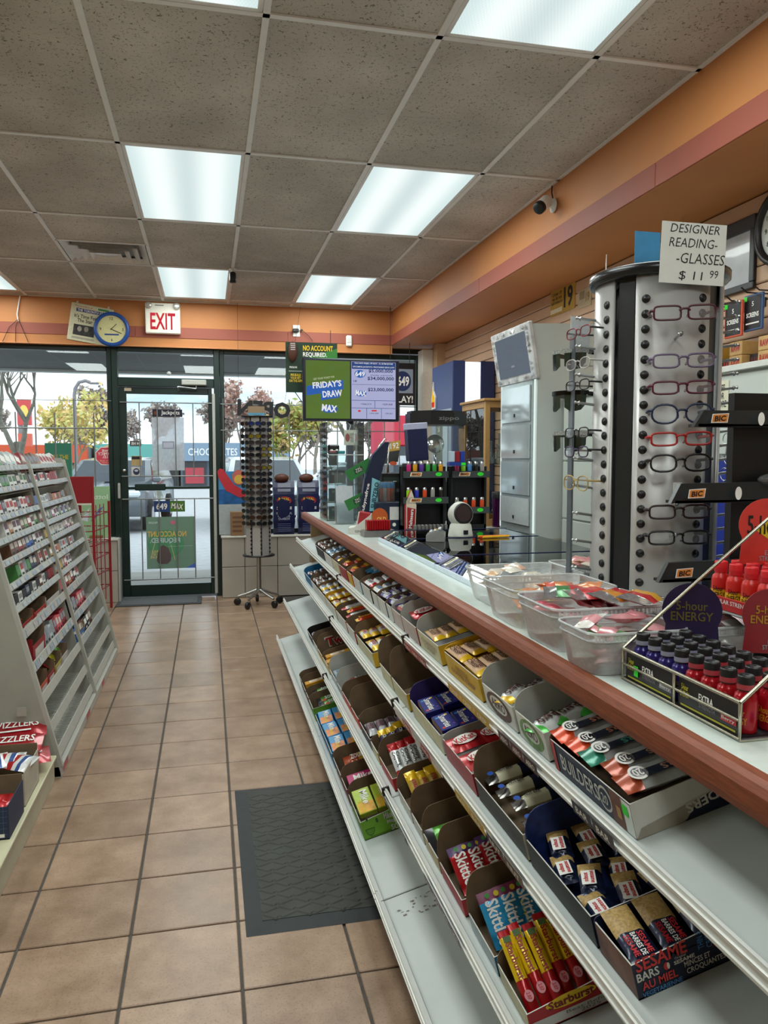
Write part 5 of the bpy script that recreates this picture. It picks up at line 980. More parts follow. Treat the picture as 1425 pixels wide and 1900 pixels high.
# shaped header cards
def disc(label, X, r, col, words, wcol, lower=None):
    t = thing('header_card', label, 'sign', X); q = MB(); pts = [(r*math.cos(R(a)), r*math.sin(R(a))) for a in range(-30, 211, 12)]+[(-r*.95, -r*1.5), (r*.95, -r*1.5)]; q.prism(pts, -.001, .001, M(col, .4), FRONT); q.build('card', t)
    q = MB()
    if lower: q.poly([(r*.98*math.cos(R(a)), r*.98*math.sin(R(a))) for a in range(-60, 61, 10)]+[(-r*.4, -r*.2)], M(lower, .4), FRONT, .0015)
    q.text(words, 0, 0, r*1.4, r*.7, M(wcol, .4), FRONT, .0022); q.text('EXTRA\nSTRENGTH', .2*r, -r*1.15, r*.9, r*.4, M('#9a98a0', .5), FRONT, .0022); q.build('print', t)
disc('dark purple rounded header card over the purple bottles', TR(.862, 1.235, 1.130) @ RZ(-28), .052, '#22163c', '5-hour\nENERGY', '#5f5728')
disc('dark red rounded header card at the right edge over the red bottles', TR(.875, 1.05, 1.16) @ RZ(-25), .042, '#7f1420', '5-hour\nENERGY', '#a8781c')
disc('red and yellow rounded header card above the upper tray', TR(1.02, 1.24, 1.285) @ RZ(-25), .05, '#d03a30', '5-hour', '#141414', '#e0c020')
q = MB(); q.box(-.04, .0, -.02, .02, 0, .24, M('#3f7fb0', .5)); q.box(-.042, -.03, -.022, .022, .18, .245, M('#2b6a9c', .4)); q.text('Advil', -.02, .16, .03, .02, INK, TR(0, -.02, 0) @ FRONT, .001); tag(q.build('medicine_box', None, TR(1.015, 1.08, TOPZ+.12)), 'blue and white medicine box at the right edge beside the red shots', 'box')
q = MB(); q.cbox((0, 0, .008), (.06, .05, .014), M('#1d4ab0', .4), .005); tag(q.build('blue_case', None, TR(.775, .845, TOPZ) @ RZ(20)), 'small bright blue plastic case on the counter at the right edge', 'case')
# ================================================================= on the counter, far end
# ---- lottery screen on a post
ts = thing('lottery_screen', 'black framed flat screen showing lottery jackpots, mounted on a post over the counter', 'screen', TR(.93, 5.02, 1.845) @ RZ(1) )
q = MB(); q.box(-.322, .322, 0, .05, -.203, .203, M('#15182a', .3), .006); q.build('bezel', ts)
def lit(h, s=1.0): return emit('screen_'+h[1:], lin(h), s)
SG, SLt, SBl, SWh, SDk, SDn = lit('#5d7a2c', .8), lit('#b9bde6', .8), lit('#2d62b8', .85), lit('#eef0f4', .9), lit('#1b2a5a', .7), lit('#23407f', .9)
q = MB(); F = TR(0, -.0005, 0) @ FRONT
q.rect(-.158, 0, .292, .374, SG, F, .001); q.rect(.147, 0, .30, .374, SLt, F, .001)
q.poly([(-.300, .02), (-.056, .065), (-.056, .005), (-.085, .0), (-.085, -.05), (-.205, -.07), (-.205, -.025), (-.300, -.04)], SBl, F, .0016)
q.text('GET YOUR TICKET FOR', -.185, .075, .14, .012, lit('#c8d4a8', .9), F, .0022, .01, 8); q.text("FRIDAY'S", -.165, .035, .19, .042, SWh, F, .0022, .03, 6); q.text('DRAW', -.13, -.025, .13, .042, SWh, F, .0022, .03, 6); q.oval(-.15, -.125, .11, .05, SBl, F, .0016); q.text('MAX', -.15, -.12, .10, .045, SWh, F, .0024, .04, -6)
q.rect(.147, .162, .295, .046, SDn, F, .0016); q.text('THU NOV 09/JEU, 09 NOV.  01:18 PM EST/HE', .147, .175, .26, .012, SWh, F, .0022); q.text('UPCOMING JACKPOTS / PROCHAINS GROS LOTS', .147, .152, .28, .012, SWh, F, .0022)
q.oval(.055, .107, .075, .05, SBl, F, .0016); q.text('649', .055, .107, .066, .034, SWh, F, .0024, .03); q.text('$5,000,000', .195, .127, .165, .024, SDk, F, .0022, .02); q.text('GOLD BALL   LA BOULE D\'OR', .20, .10, .15, .008, SDk, F, .0022); q.text('$34,000,000', .195, .078, .18, .026, SDk, F, .0022, .02); q.text('18', .022, .06, .02, .014, SDk, F, .0022)
q.rect(.147, .038, .295, .002, SDn, F, .002); q.oval(.06, -.02, .075, .04, SBl, F, .0016); q.text('MAX', .06, -.018, .07, .034, SWh, F, .0024, .04, -6); q.text('$23,000,000', .195, .005, .175, .026, SDk, F, .0022, .02)
q.rect(.147, -.066, .295, .003, SDn, F, .002); q.rect(.147, -.116, .295, .003, SDn, F, .002); q.rect(.155, -.09, .003, .05, SDn, F, .002); q.rect(.1, -.15, .003, .07, SDn, F, .002); q.rect(.2, -.15, .003, .07, SDn, F, .002)
q.text('+266,213', .095, -.09, .07, .012, SDk, F, .0022); q.text('+229,268', .24, -.09, .07, .012, SDk, F, .0022); q.oval(.05, -.135, .02, .014, lit('#d0302a'), F, .0022); q.text('1,033,300', .15, -.15, .06, .01, SDk, F, .0022); q.rect(.15, -.132, .035, .01, lit('#c8302a'), F, .0022); q.text('129,261', .25, -.15, .05, .01, SDk, F, .0022)
q.build('display', ts)
q = MB(); q.box(-.02, .02, .05, .09, -.827, .1, M('#16204a', .4), .004); q.build('post', ts); q = MB(); q.box(-.1, .1, .02, .2, -.827, -.815, M('#16204a', .4), .004); q.build('foot_plate', ts)
# ---- football betting sign behind the screen
bs = thing('promo_sign', 'dark green football sign reading no account required behind the screen', 'sign', TR(.512, 5.16, 2.05)); dg = M('#14301c', .5); 
q = MB(); q.box(0, .345, -.003, .003, 0, .115, dg); q.box(0, .13, -.003, .003, -.215, 0, dg); q.build('board', bs)
q = MB(); B = TR(0, -.003, 0) @ FRONT; q.poly([(.1, 0), (.345, 0), (.345, .08)], M('#2f7a2c', .5), B, .0008); q.text('NO ACCOUNT', .215, .078, .2, .035, yel, B, .0014, .02); q.text('REQUIRED.', .195, .034, .16, .034, wt, B, .0014, .02); q.text('PROLINE', .05, -.05, .05, .012, wt, B, .0014); q.text('PRE-BUILD\nYOUR BET\nON THE APP!', .065, -.12, .085, .055, yel, B, .0014); q.rect(.065, -.075, .09, .002, wt, B, .0014); q.build('print', bs)
q = MB(); q.ball((.045, -.02, .05), .05, M('#4a2416', .5, 0, .15, 60), 14, 10, .62, .3, 1.35); 
for k in range(4): q.box(.03, .06, -.037, -.034, .06+.012*k, .063+.012*k, wt)
q.build('football', bs); q = MB(); q.tube([(.3, 0, .115), (.3, .0, .2)], .002, BLACKP); q.tube([(.06, .01, -.21), (.2, .03, -.4), (.4, .03, -1.0)], .003, BLACKP); q.build('wire', bs)
# ---- acrylic cabinet with shelves
ac = thing('acrylic_cabinet', 'clear acrylic cabinet of dark cards at the far end of the counter', 'cabinet', TR(.70, 4.62, TOPZ+.0005))
for k, b in enumerate(((0, .004, 0, .3, 0, .60), (.226, .23, 0, .3, 0, .60), (.004, .226, .296, .3, 0, .60))): q = MB(); q.box(*b, ACRYL); q.build('side_pane', ac)
q = MB(); q.box(.004, .226, 0, .004, 0, .40, ACRYL); q.build('front_pane', ac)
for z in (0, .11, .22, .33, .40): q = MB(); q.box(.004, .226, .004, .296, z, z+.006, M('#c8d2d0', .2) if z == .40 else ACRYL); q.build('shelf', ac)
for k, z in enumerate((.008, .118, .228, .338)):
    for j in range(2 if k != 3 else 1): q = MB(); q.box(0, .05, 0, .018, 0, .08, M(['#1d4a44', '#24504a', '#22262a', '#2c2f33'][k], .5), .002); q.oval(.025, .06, .018, .018, M('#6d8a86', .4), FRONT, .001); tag(q.build('hanging_card', None, TR(.72+.06*j, 4.66+.03*j, TOPZ+z)), '%s boxed accessory on the %s shelf of the acrylic cabinet' % (('dark green', 'teal green', 'black', 'charcoal')[k], ('bottom', 'second', 'third', 'fourth')[k]), 'box', 'boxes in the acrylic cabinet')
for x, c in ((.745, '#7a2222'), (.80, '#2a7a80')): q = MB(); q.cbox((0, 0, .012), (.045, .03, .022), M(c, .3), .005); tag(q.build('small_case', None, TR(x, 4.68, TOPZ+.407)), ('dark red' if c == '#7a2222' else 'teal')+' glossy case on top of the acrylic cabinet shelf', 'case')
q = MB(); q.cbox((0, 0, .03), (.07, .05, .06), BLACKP, .008); q.lathe([(0, 0), (.008, 0), (.008, .01), (0, .01)], wt, 10, (-.015, -.027, .02)); q.lathe([(0, 0), (.008, 0), (.008, .01), (0, .01)], wt, 10, (.018, -.027, .02)); tag(q.build('black_gadget', None, TR(.77, 4.80, TOPZ+.407)), 'black gadget with two white dots on top of the acrylic cabinet', 'gadget')
q = MB(); q.box(-.035, .035, -.001, .001, -.05, .05, M('#d8d2c0', .6)); q.oval(-.012, 0, .03, .055, M('#a8302a', .5), TR(0, -.001, 0) @ FRONT, .0008); q.text("DON'T\nWILL\nYOU", .018, 0, .03, .06, INK, TR(0, -.001, 0) @ FRONT, .0008); q.tube([(0, 0, .05), (.01, .002, .08), (-.005, .02, .1)], .002, wt); tg = at(648, 812, 'y', 5.03); tag(q.build('hang_tag', None, TR(tg.x, 5.03, 1.535)), 'beige hang tag with a red stop symbol beside the acrylic cabinet', 'tag')
# leaflet holder
lh = thing('leaflet_holder', 'tall clear leaflet holder leaning before the acrylic cabinet', 'holder', TR(.775, 4.42, TOPZ+.001) @ RX(-8)); q = MB(); q.box(-.055, .055, 0, .003, 0, .30, ACRYL); q.box(-.055, .055, -.04, -.037, 0, .12, ACRYL); q.box(-.058, -.055, -.04, .003, 0, .13, ACRYL); q.box(.055, .058, -.04, .003, 0, .13, ACRYL); q.build('holder', lh); q = MB(); q.box(-.05, .05, -.018, -.004, .004, .22, M('#c9cfd6', .6)); q.build('leaflets', lh)
# ---- ginseng box, red pack on a steel stand, red card box
gb = thing('ginseng_box', 'white slope sided display box lettered ginseng', 'box', TR(.69, 3.83, TOPZ+.0005) @ RZ(-14)); q = MB(); gw_ = M('#c9c8bf', .6); q.prism([(0, 0), (.115, 0), (.115, .10), (.03, .035), (0, .03)], -.12, 0, gw_, FRONT); q.text('GINSENG', .07, .014, .075, .012, M('#5a5a55', .6), FRONT, .001); q.build('tray', gb)
q = MB(); q.box(.035, .09, .02, .1, .03, .12, M('#9c1b24', .5), .002); q.box(.03, .036, .02, .1, .025, .115, M('#d8c8c4', .5)); q.build('red_carton', gb, RY(10))
st = thing('steel_stand', 'low brushed steel stand carrying a red ribbed pack', 'stand', TR(.735, 3.66, TOPZ+.0005)); q = MB(); q.prism([(0, 0), (.16, 0), (.16, .03), (.005, .03)], -.09, 0, M('#8d8a86', .3, .8), FRONT); q.build('stand', st)
rp_ = thing('ribbed_pack', 'shiny red ribbed pack on the low steel stand', 'pack', TR(.755, 3.68, TOPZ+.031)); q = MB()
for k in range(10): q.box(.012*k, .012*k+.011, 0, .05, 0, .05, M('#a3141c', .2, .2), .003)
q.build('wrap', rp_)
# ---- curved blue gum stand
sz = thing('gum_stand', 'dark blue curved gum stand with green side cards', 'display stand', TR(.80, 4.05, TOPZ+.0005)); nb = M('#101d3c', .4)
q = MB(); pts = [(0, 0), (.09, 0), (.085, .12), (.095, .26), (.135, .40), (.15, .47), (.125, .47), (.06, .40), (.015, .27), (-.005, .13)]; q.prism(pts, -.02, .02, nb, FRONT); q.text('subynefrce', .02, .17, .16, .022, wt, TR(0, -.021, 0) @ FRONT, .001, .02, 78); q.poly([(.04, .1), (.085, .1), (.1, .26), (.055, .28)], M('#7fc0cc', .5), TR(0, -.021, 0) @ FRONT, .0008); q.text('SUBZERO', .07, .185, .14, .025, nb, TR(0, -.021, 0) @ FRONT, .0016, .02, 80); q.rect(-.002, .06, .022, .07, wt, TR(0, -.021, 0) @ FRONT, .001, ); q.build('blade', sz)
for z, d in ((.36, 30), (.19, 25)):
    q = MB(); q.box(-.15, 0, -.002, .002, -.03, .03, M('#2a7a3a', .5)); q.rect(-.08, 0, .05, .028, M('#123a1c', .5), TR(0, -.002, 0) @ FRONT, .0008); q.text('TIC\nTAC', -.08, 0, .04, .022, wt, TR(0, -.002, 0) @ FRONT, .0016); q.build('side_card', sz, TR(.06, .03, z) @ RY(-d))
q = MB(); q.tube([(.06, .03, .30), (.10, .04, .44), (.14, .04, .49), (.165, .04, .47), (.15, .04, .3)], .004, CHROME); q.build('wire_loop', sz)
# ---- black battery and drink display
dd = thing('battery_display', 'black counter display holding a clear cup of orange sticks', 'display stand', TR(.865, 3.98, TOPZ+.0005)); q = MB(); q.box(0, .14, 0, .1, 0, .15, M('#16263c', .4), .004); q.oval(.02, .07, .09, .10, M('#c2561e', .5), FRONT, .001); q.text('OLD', .03, .06, .05, .025, M('#f0c060', .5), FRONT, .0018, .03); q.rect(.10, .09, .05, .07, M('#d0d0cc', .6), FRONT, .001); q.oval(.1, .03, .02, .02, wt, FRONT, .001); q.build('stand', dd)
q = MB(); q.lathe([(.05, .15), (.056, .26)], ACRYL, 20, (.07, .05, 0), cap=False); q.build('cup', dd)
for k in range(9):
    a = k*.7; q = MB(); q.lathe([(0, 0), (.011, 0), (.011, .10), (0, .10)], M('#b8481c' if k % 3 else '#8a8a88', .4), 8); q.lathe([(.0112, .07), (.0112, .1)], M('#3f86b8', .4), 8, cap=False); tag(q.build('foil_stick', None, TR(.935+.032*math.cos(a), 4.03+.032*math.sin(a), TOPZ+.155)), 'orange and blue foil stick in the clear cup', 'stick', 'foil sticks in the clear cup')
ku = thing('gold_sign', 'black and gold card sign with slanted lettering behind the gum stand', 'sign', TR(.965, 4.42, 1.36) @ RX(-12)); q = MB(); q.prism([(0, 0), (.13, .02), (.155, .15), (.02, .13)], -.002, .002, M('#20221f', .4), FRONT); q.poly([(.012, .07), (.142, .09), (.155, .15), (.02, .13)], M('#b98f2c', .4), FRONT, .003); q.text('RU192', .085, .112, .11, .035, wt, FRONT, .0036, .01, 8, .15); q.oval(.10, .01, .045, .025, M('#c8502a', .4), FRONT, .0036); q.build('card', ku); q = MB(); q.tube([(.07, .01, .01), (.07, .03, -.34)], .006, BLACKP); q.build('stem', ku)
q = MB(); q.box(0, .12, 0, .08, 0, .30, M('#131416', .45), .004); q.rect(.06, .2, .1, .02, M('#56585a', .5), FRONT, .001); q.rect(.06, .26, .1, .03, M('#2c3a34', .5), FRONT, .001); tag(q.build('black_stand', None, TR(.96, 4.26, TOPZ+.0005)), 'plain black upright stand behind the clear cup of sticks', 'stand')
rc = thing('pointed_carton', 'tall red and cream pointed carton beside the lighter racks', 'carton', TR(1.0, 3.86, TOPZ+.0005)); q = MB(); q.prism([(0, 0), (.05, 0), (.055, .14), (.028, .22), (.0, .16)], -.04, 0, M('#d8c8b4', .5), FRONT, M('#b8343a', .5)); q.poly([(.005, .005), (.045, .005), (.05, .12), (.005, .13)], M('#9c1b22', .5), FRONT, .001); q.text('Maltesers', .026, .07, .1, .018, wt, FRONT, .0016, .02, 85); q.build('carton', rc)
# ---- lighter racks behind the ticket cases
LC = ['#8fd81e', '#2338b0', '#d8471a', '#9a9690', '#141414', '#c8287a', '#3f8ad0', '#e09a1c', '#2f9a3a', '#5a2f9a']
def lighter(c):
    q = MB(); q.lathe([(0, 0), (.011, 0), (.0118, .003), (.0118, .055), (.010, .058)], M(c, .15, 0, .03, 10, 0, .3), 12, (0, 0, 0), 1, .55); b = q.mesh('body')
    q = MB(); q.lathe([(.0108, .056), (.0108, .07), (.006, .072), (0, .072)], STEEL, 10, (0, 0, 0), 1, .55); q.cbox((.004, 0, .073), (.008, .006, .005), BLACKP); return b, q.mesh('hood')
LM_ = {c: lighter(c) for c in LC}
def put_lighter(c, x, y, z, label, group):
    t = thing('lighter', label, 'lighter', TR(x, y, z), group); link('body', LM_[c][0], t); link('hood', LM_[c][1], t)
def lrack(label, X0, Y0, w, tiers):
    t = thing('lighter_rack', label, 'display rack', TR(X0, Y0, TOPZ+.0005)); q = MB(); q.box(0, w, .05, .07, 0, .34, DK); q.box(0, .012, 0, .07, 0, .34, DK); q.box(w-.012, w, 0, .07, 0, .34, DK); q.box(0, w, 0, .07, 0, .03, DK); q.build('rack_body', t)
    for z, cols, nm in tiers:
        q = MB(); q.box(.0, w, -.035, .05, z, z+.004, DK); q.box(-.004, w+.004, -.04, -.034, z-.008, z+.026, M('#3d4342', .4)); q.poly([(.03, z), (.09, z), (.095, z+.02), (.035, z+.02)], wt, TR(0, -.04, 0) @ FRONT, .001); q.poly([(.034, z+.002), (.087, z+.002), (.091, z+.018), (.038, z+.018)], M('#d8893a', .4), TR(0, -.04, 0) @ FRONT, .0015); q.text('BIC', .062, z+.01, .04, .011, INK, TR(0, -.04, 0) @ FRONT, .002, .03); q.oval(w-.05, z+.01, .035, .02, LIMETAG, TR(0, -.04, 0) @ FRONT, .0012); q.build('tray', t)
        for i, c in enumerate(cols): put_lighter(c, X0+.03+(w-.06)*i/(len(cols)-1), Y0-.012, TOPZ+z+.0055, '%s pocket lighter standing in the %s' % ({'#8fd81e': 'lime green', '#2338b0': 'blue', '#d8471a': 'orange', '#9a9690': 'grey', '#141414': 'black', '#c8287a': 'pink', '#3f8ad0': 'light blue', '#e09a1c': 'amber', '#2f9a3a': 'green', '#5a2f9a': 'violet'}[c], nm), 'pocket lighters')
lrack('black lighter rack with bright lighters left of the barcode scanner', .99, 3.90, .235, [(.155, LC[:5], 'lower tray of the left lighter rack'), (.29, ['#c8287a', '#e09a1c', '#5a2f9a', '#2f9a3a', '#2f9a3a', '#e09a1c'], 'upper tray of the left lighter rack')])
lrack('black lighter rack behind the barcode scanner', 1.255, 3.90, .20, [(.10, ['#9a9690', '#d8471a', '#d8471a', '#d8471a'], 'lower tray of the right lighter rack'), (.29, ['#c8287a', '#8fd81e', '#3f8ad0', '#141414', '#9a9690'], 'upper tray of the right lighter rack')])
q = MB(); q.box(0, .09, 0, .05, 0, .02, M('#1e3a8a', .4), .002); 
for k, c in enumerate(('#b8c8d8', '#8f1a26', '#1e3a9a')): q.box(.006+.028*k, .03+.028*k, .005, .045, .02, .075, M(c, .4), .002)
q.rect(.075, .01, .024, .014, LIMETAG, FRONT, .001); tag(q.build('battery_tray', None, TR(1.215, 3.80, TOPZ+.345)), 'blue tray with white, red and blue packs between the lighter racks', 'tray')

# ---- barcode scanner, payment terminal, pens, tumbler
CZ = TOPZ+.048
bsn = thing('barcode_scanner', 'cream upright barcode scanner with a dark red window on the ticket case', 'scanner', TR(1.065, 3.17, CZ) @ RZ(10)); cr = M('#c4c5bb', .4)
q = MB(); q.lathe([(0, 0), (.056, 0), (.056, .006), (.048, .05), (.036, .065)], cr, 24, (0, 0, 0), 1, .85); q.build('foot', bsn)
q = MB(); q.lathe([(.0, -.035), (.03, -.035), (.05, -.02), (.056, .005), (.05, .025), (.044, .03)], cr, 28); q.build('head', bsn, TR(0, .005, .095) @ RX(80) @ RY(0))
q = MB(); q.lathe([(.046, .03), (.044, .034), (.036, .034)], BLACKP, 28, cap=False); q.build('bezel', bsn, TR(0, .005, .095) @ RX(80)); q = MB(); q.lathe([(0, .033), (.037, .033)], M('#2a0d10', .08), 24, cap=False); q.build('scan_window', bsn, TR(0, .005, .095) @ RX(80))
q = MB(); q.box(-.01, .01, -.051, -.044, .012, .03, BLACKP); q.build('port', bsn)
pt_ = thing('payment_terminal', 'silver payment terminal lying on the ticket case', 'terminal', TR(.86, 3.0, CZ) @ RZ(-20)); q = MB(); q.prism([(0, 0), (.075, 0), (.075, .03), (.05, .045), (.0, .025)], -.12, 0, M('#8f9192', .3, .5), FRONT); q.build('body', pt_); q = MB()
for i in range(4):
    for j in range(3): q.cbox((.018+.018*j, .02+.02*i, .0385+.006*j), (.012, .013, .006), M(['#d0d2d2', '#d8a020', '#4aa050', '#b8302a'][i] if j == 1 else '#c8caca', .4), .002)
q.build('keypad', pt_)
for k, c in enumerate(('#e08a1c', '#d8471a', '#e0a81c')): q = MB(); q.tube([(0, 0, 0), (.13, .01, 0)], .0045, M(c, .4), 8); tag(q.build('marker_pen', None, TR(1.12+.006*k, 3.10-.014*k, CZ+.0046) @ RZ(3*k)), ('amber', 'orange red', 'yellow')[k]+' marker pen lying beside the scanner', 'pen', 'marker pens by the scanner')
q = MB(); q.box(0, .21, 0, .16, 0, .02, M('#2a2a2e', .5), .004)
for i in range(9): q.box(.015+.02*i, .028+.02*i, .03, .06, .02, .05, M('#8d8d8a', .3, .6), .003)
tag(q.build('coin_tray', None, TR(.99, 3.68, TOPZ+.0005)), 'dark tray of silver keyrings under the left lighter rack', 'tray')
# ---- glass lighter display case with black octagonal top
zp = thing('lighter_case', 'glass display case with a black octagonal top and raised lettering', 'display case', TR(1.385, 4.62, TOPZ+.0005)); oc = [(.195*math.cos(R(22.5+45*i)), .155*math.sin(R(22.5+45*i))) for i in range(8)]
q = MB(); q.prism(oc, .585, .655, BLACKP); q.prism([(x*.95, y*.95) for x, y in oc], .655, .67, BLACKP); q.M = TR(.02, -.1435, .62) @ FRONT; q.text('zippo', .02, 0, .13, .03, M('#77787a', .4), UP, .001, .02); q.build('cap', zp)
q = MB(); q.prism([(x*.97, y*.97) for x, y in oc], 0, .24, BLACKP); q.build('base', zp)
for i in range(8):
    a, b = oc[i], oc[(i+1) % 8]; q = MB(); q.add([(a[0]*.93, a[1]*.93, .24), (b[0]*.93, b[1]*.93, .24), (b[0]*.93, b[1]*.93, .585), (a[0]*.93, a[1]*.93, .585)], [(0, 1, 2, 3)], ACRYL); q.build('pane', zp)
q = MB(); q.lathe([(0, 0), (.012, 0), (.012, .24), (0, .24)], CHROME, 12, (0, 0, .24)); q.build('pillar', zp)
q = MB(); q.lathe([(0, .003), (.055, .003), (.058, 0), (.058, -.004), (0, -.004)], M('#c8cac8', .1, .9), 24); q.build('mirror_disc', zp, TR(-.02, -.06, .47) @ RX(80))
for k in range(5): q = MB(); q.cbox((0, 0, .028), (.036, .012, .056), M(['#b8bab8', '#c9b070', '#8f9092', '#b0b2b2', '#777'.replace('#777', '#777777')][k], .2, .9), .004); tag(q.build('metal_lighter', None, TR(1.28+.045*k, 4.64, TOPZ+.242)), 'small metal lighter inside the octagonal glass case', 'lighter', 'metal lighters in the glass case')
q = MB(); q.box(-.055, .055, -.04, .04, 0, .20, M('#16204a', .35), .004); q.box(-.058, .058, -.042, .042, .17, .205, M('#b8bcd8', .4), .003); tag(q.build('blue_box', None, TR(1.12, 4.08, TOPZ+.35+.02) @ RY(-4)), 'tall dark blue box with a pale top behind the left lighter rack', 'box')
q = MB(); q.box(1.05, 1.22, 4.02, 4.15, TOPZ+.0005, TOPZ+.355, DK, .003); tag(q.build('black_plinth', None), 'black plinth under the tall dark blue box', 'plinth')
# football helmet style emblem on the far sign
# purple tumbler on the back counter
tb = thing('tumbler', 'purple metal tumbler with a black lid on the back counter', 'tumbler', TR(1.93, 4.95, .9305)); q = MB(); q.lathe([(0, 0), (.038, 0), (.038, .01), (.035, .06), (.04, .19), (.041, .2)], M('#4a1548', .25, .6), 24); q.build('cup', tb); q = MB(); q.lathe([(.043, .195), (.043, .235), (.04, .24), (0, .24)], BLACKP, 24); q.build('lid', tb)
# ================================================================= left sloped rack
RK = M('#a19f94', .45, 0, .05, 8); RKL = M('#b0afa6', .4, 0, .05, 10); LBL = M('#c3ccd2', .35, 0, .35, 60)
rack = thing('sloped_rack', 'cream two-bay sloped wire rack crowded with small packets along the left aisle', 'rack', TR(0, 0, 0))
RY0, RYM, RY1 = 3.53, 4.60, 5.69
def fx(z): return -.645-.24*z
TZ = [1.355, 1.253, 1.131, 1.034, .942, .838, .741, .63, .479, .336, .205, .089]
XBK = -1.24
q = MB(); q.box(XBK-.02, XBK, RY0, RY1, 0, 1.40, RK); q.build('back_panel', rack)
SIDE = Matrix(((1, 0, 0, 0), (0, 0, -1, 0), (0, 1, 0, 0), (0, 0, 0, 1)))
for y, nm in ((RY0, 'end_panel'), (RY1-.018, 'end_panel')):
    q = MB(); q.prism([(XBK, 0), (fx(0)-.004, 0), (fx(.05)-.004, .05), (fx(1.40)-.004, 1.40), (XBK, 1.40)], -y-.018, -y, RK, SIDE); q.build(nm, rack)
for y in (RY0, RYM, RY1-.02):
    q = MB(); q.prism([(fx(.05)-.004, .05), (fx(.05)+.014, .05), (fx(1.39)+.014, 1.39), (fx(1.39)-.004, 1.39)], -y-.02, -y, RKL, SIDE); q.build('upright', rack)
q = MB(); q.prism([(fx(.0)-.16, 0.02), (fx(0)-.02, .02), (fx(1.39)-.02, 1.39), (fx(1.39)-.16, 1.39)], -RYM-.012, -RYM, RK, SIDE); q.build('divider_panel', rack)
q = MB(); q.box(XBK, -.648, RY0, RY1, 0, .055, RKL, .006); q.build('kick_base', rack)
q = MB()
for y in (3.62, 4.3, 4.9): q.rect(-y, .03, .12, .03, M('#b8565c', .5), TR(-.6478, 0, 0) @ AISLE_L @ Matrix.Scale(-1, 4, (1, 0, 0)), .001)
q.build('red_sticker', rack)
for k, z in enumerate(TZ):
    x = fx(z)
    for b, (a, c) in enumerate(((RY0+.02, RYM), (RYM+.02, RY1-.02))):
        q = MB(); hh = .040 if k > 6 else .026; q.prism([(x-.014, z-hh*.6), (x+.003, z-hh*.5), (x-.008, z+hh*.5), (x-.014, z+hh*.5)], -c, -a, RKL, SIDE); lip = q.build('tier_lip', rack)
        if k < 8 or (b == 1 and k < 10) or (b == 0 and k == 8):
            q = MB(); n = int((c-a)/.075)
            for i in range(n):
                if (i*7+k*3+b) % 5 == 0 and k > 4: continue
                y = a+(c-a)*(i+.5)/n; hx = hh*.4
                q.add([(x+.0035, y-.034, z-hx), (x+.0035, y+.034, z-hx), (x-.0055, y+.034, z+hx), (x-.0055, y-.034, z+hx)], [(0, 1, 2, 3)], M(['#aab0b2', '#a2acb4', '#b4b8b8', '#a8b0b2', '#b2acaa', '#98a4b0'][(i*3+k) % 6], .4, 0, .3, 90))
            q.build('price_labels', rack)['kind'] = 'stuff'
        q = MB(); zd = z-.028; m_ = RKL
        n = int((c-a)/.022)
        for i in range(n+1): y = a+(c-a)*i/n; q.tube([(x-.012, y, zd), (XBK, y, zd)], .0022, m_, 4)
        for xx in (x-.05, x-.16, x-.30):
            if xx > XBK: q.tube([(xx, a, zd-.004), (xx, c, zd-.004)], .003, m_, 4)
        o = q.build('wire_deck', rack)
CN = {'#d9d8d4': 'white', '#1d1c20': 'black', '#6d4a36': 'brown', '#8f1f28': 'dark red', '#4f8a4a': 'green', '#2f5fa8': 'blue', '#b86a98': 'pink', '#8d8f90': 'grey', '#c9a03a': 'yellow', '#a9764a': 'tan', '#b9c6c4': 'pale grey', '#3a3f58': 'navy', '#c8505a': 'red'}
_pm = {}
def hash_(c, w): return sum(map(ord, c))+int(w*1e4)
def pmesh(c, w, h, d):
    k = (c, w, h, d)
    if k not in _pm:
        q = MB(); m = M(c, .35, 0, .12, 60); q.box(-d, 0, 0, w, 0, h, m, .0015); f = TR(0, 0, 0) @ AISLE_L
        q.rect(w/2, h*.70, w*.8, h*.34, [wt, M('#c9c0b4', .5), M('#8a8f98', .5), m][hash_(c, w) % 4] if c != '#d9d8d4' else M(['#6a4a5a', '#4a5a7a', '#a8484a', '#5a7a5a', '#8a8a88'][hash_(c, w) % 5], .5), f, .0006); q.rect(w/2, h*.3, w*.6, h*.12, M('#2a2a30', .5) if c != '#1d1c20' else M('#c8c8c8', .5), f, .0006); q.rect(-d*.45, w/2, d*.7, w*.5, M('#c9c9c4', .4) if c == '#1d1c20' else M('#3a3436', .4), UP, h+.0006) if len(c) % 2 == 0 else None
        _pm[k] = q.mesh('packet')
    return _pm[k]
ORD = ['topmost', 'second', 'third', 'fourth', 'fifth', 'sixth', 'seventh', 'eighth', 'ninth', 'tenth', 'eleventh', 'twelfth']
def packets(k, bay, f0, f1, cols, h=.07, d=.13, w=None, lean=14, skew=0, gap=.003):
    a, c = ((RY0+.03, RYM-.008), (RYM+.03, RY1-.03))[bay]; z = TZ[k]; x = fx(z)
    n = len(cols); y0 = a+(c-a)*f0; y1 = a+(c-a)*f1; ww = (y1-y0)/n
    for i, cc in enumerate(cols):
        hh = round(min(h*1.4, h+.022)*random.choice((.9, 1, 1, 1.06)), 4)
        o = link('packet', pmesh(cc, round(ww-gap, 4), hh, d), None, TR(x-.022, y0+ww*i, z-.012) @ RY(-lean) @ RX(skew))
        tag(o, '%s packet, %s from the near end, %s tier, %s bay of sloped rack' % (CN[cc], (ORD[:12]+['thirteenth', 'fourteenth'])[i].replace('topmost', 'first'), ORD[k], ('near', 'far')[bay]), 'packet', 'packets on the sloped rack')
w_, k_, br, dr, gn, bl, pk, gy, yl_, tn, pg, nv, rd = CN.keys()
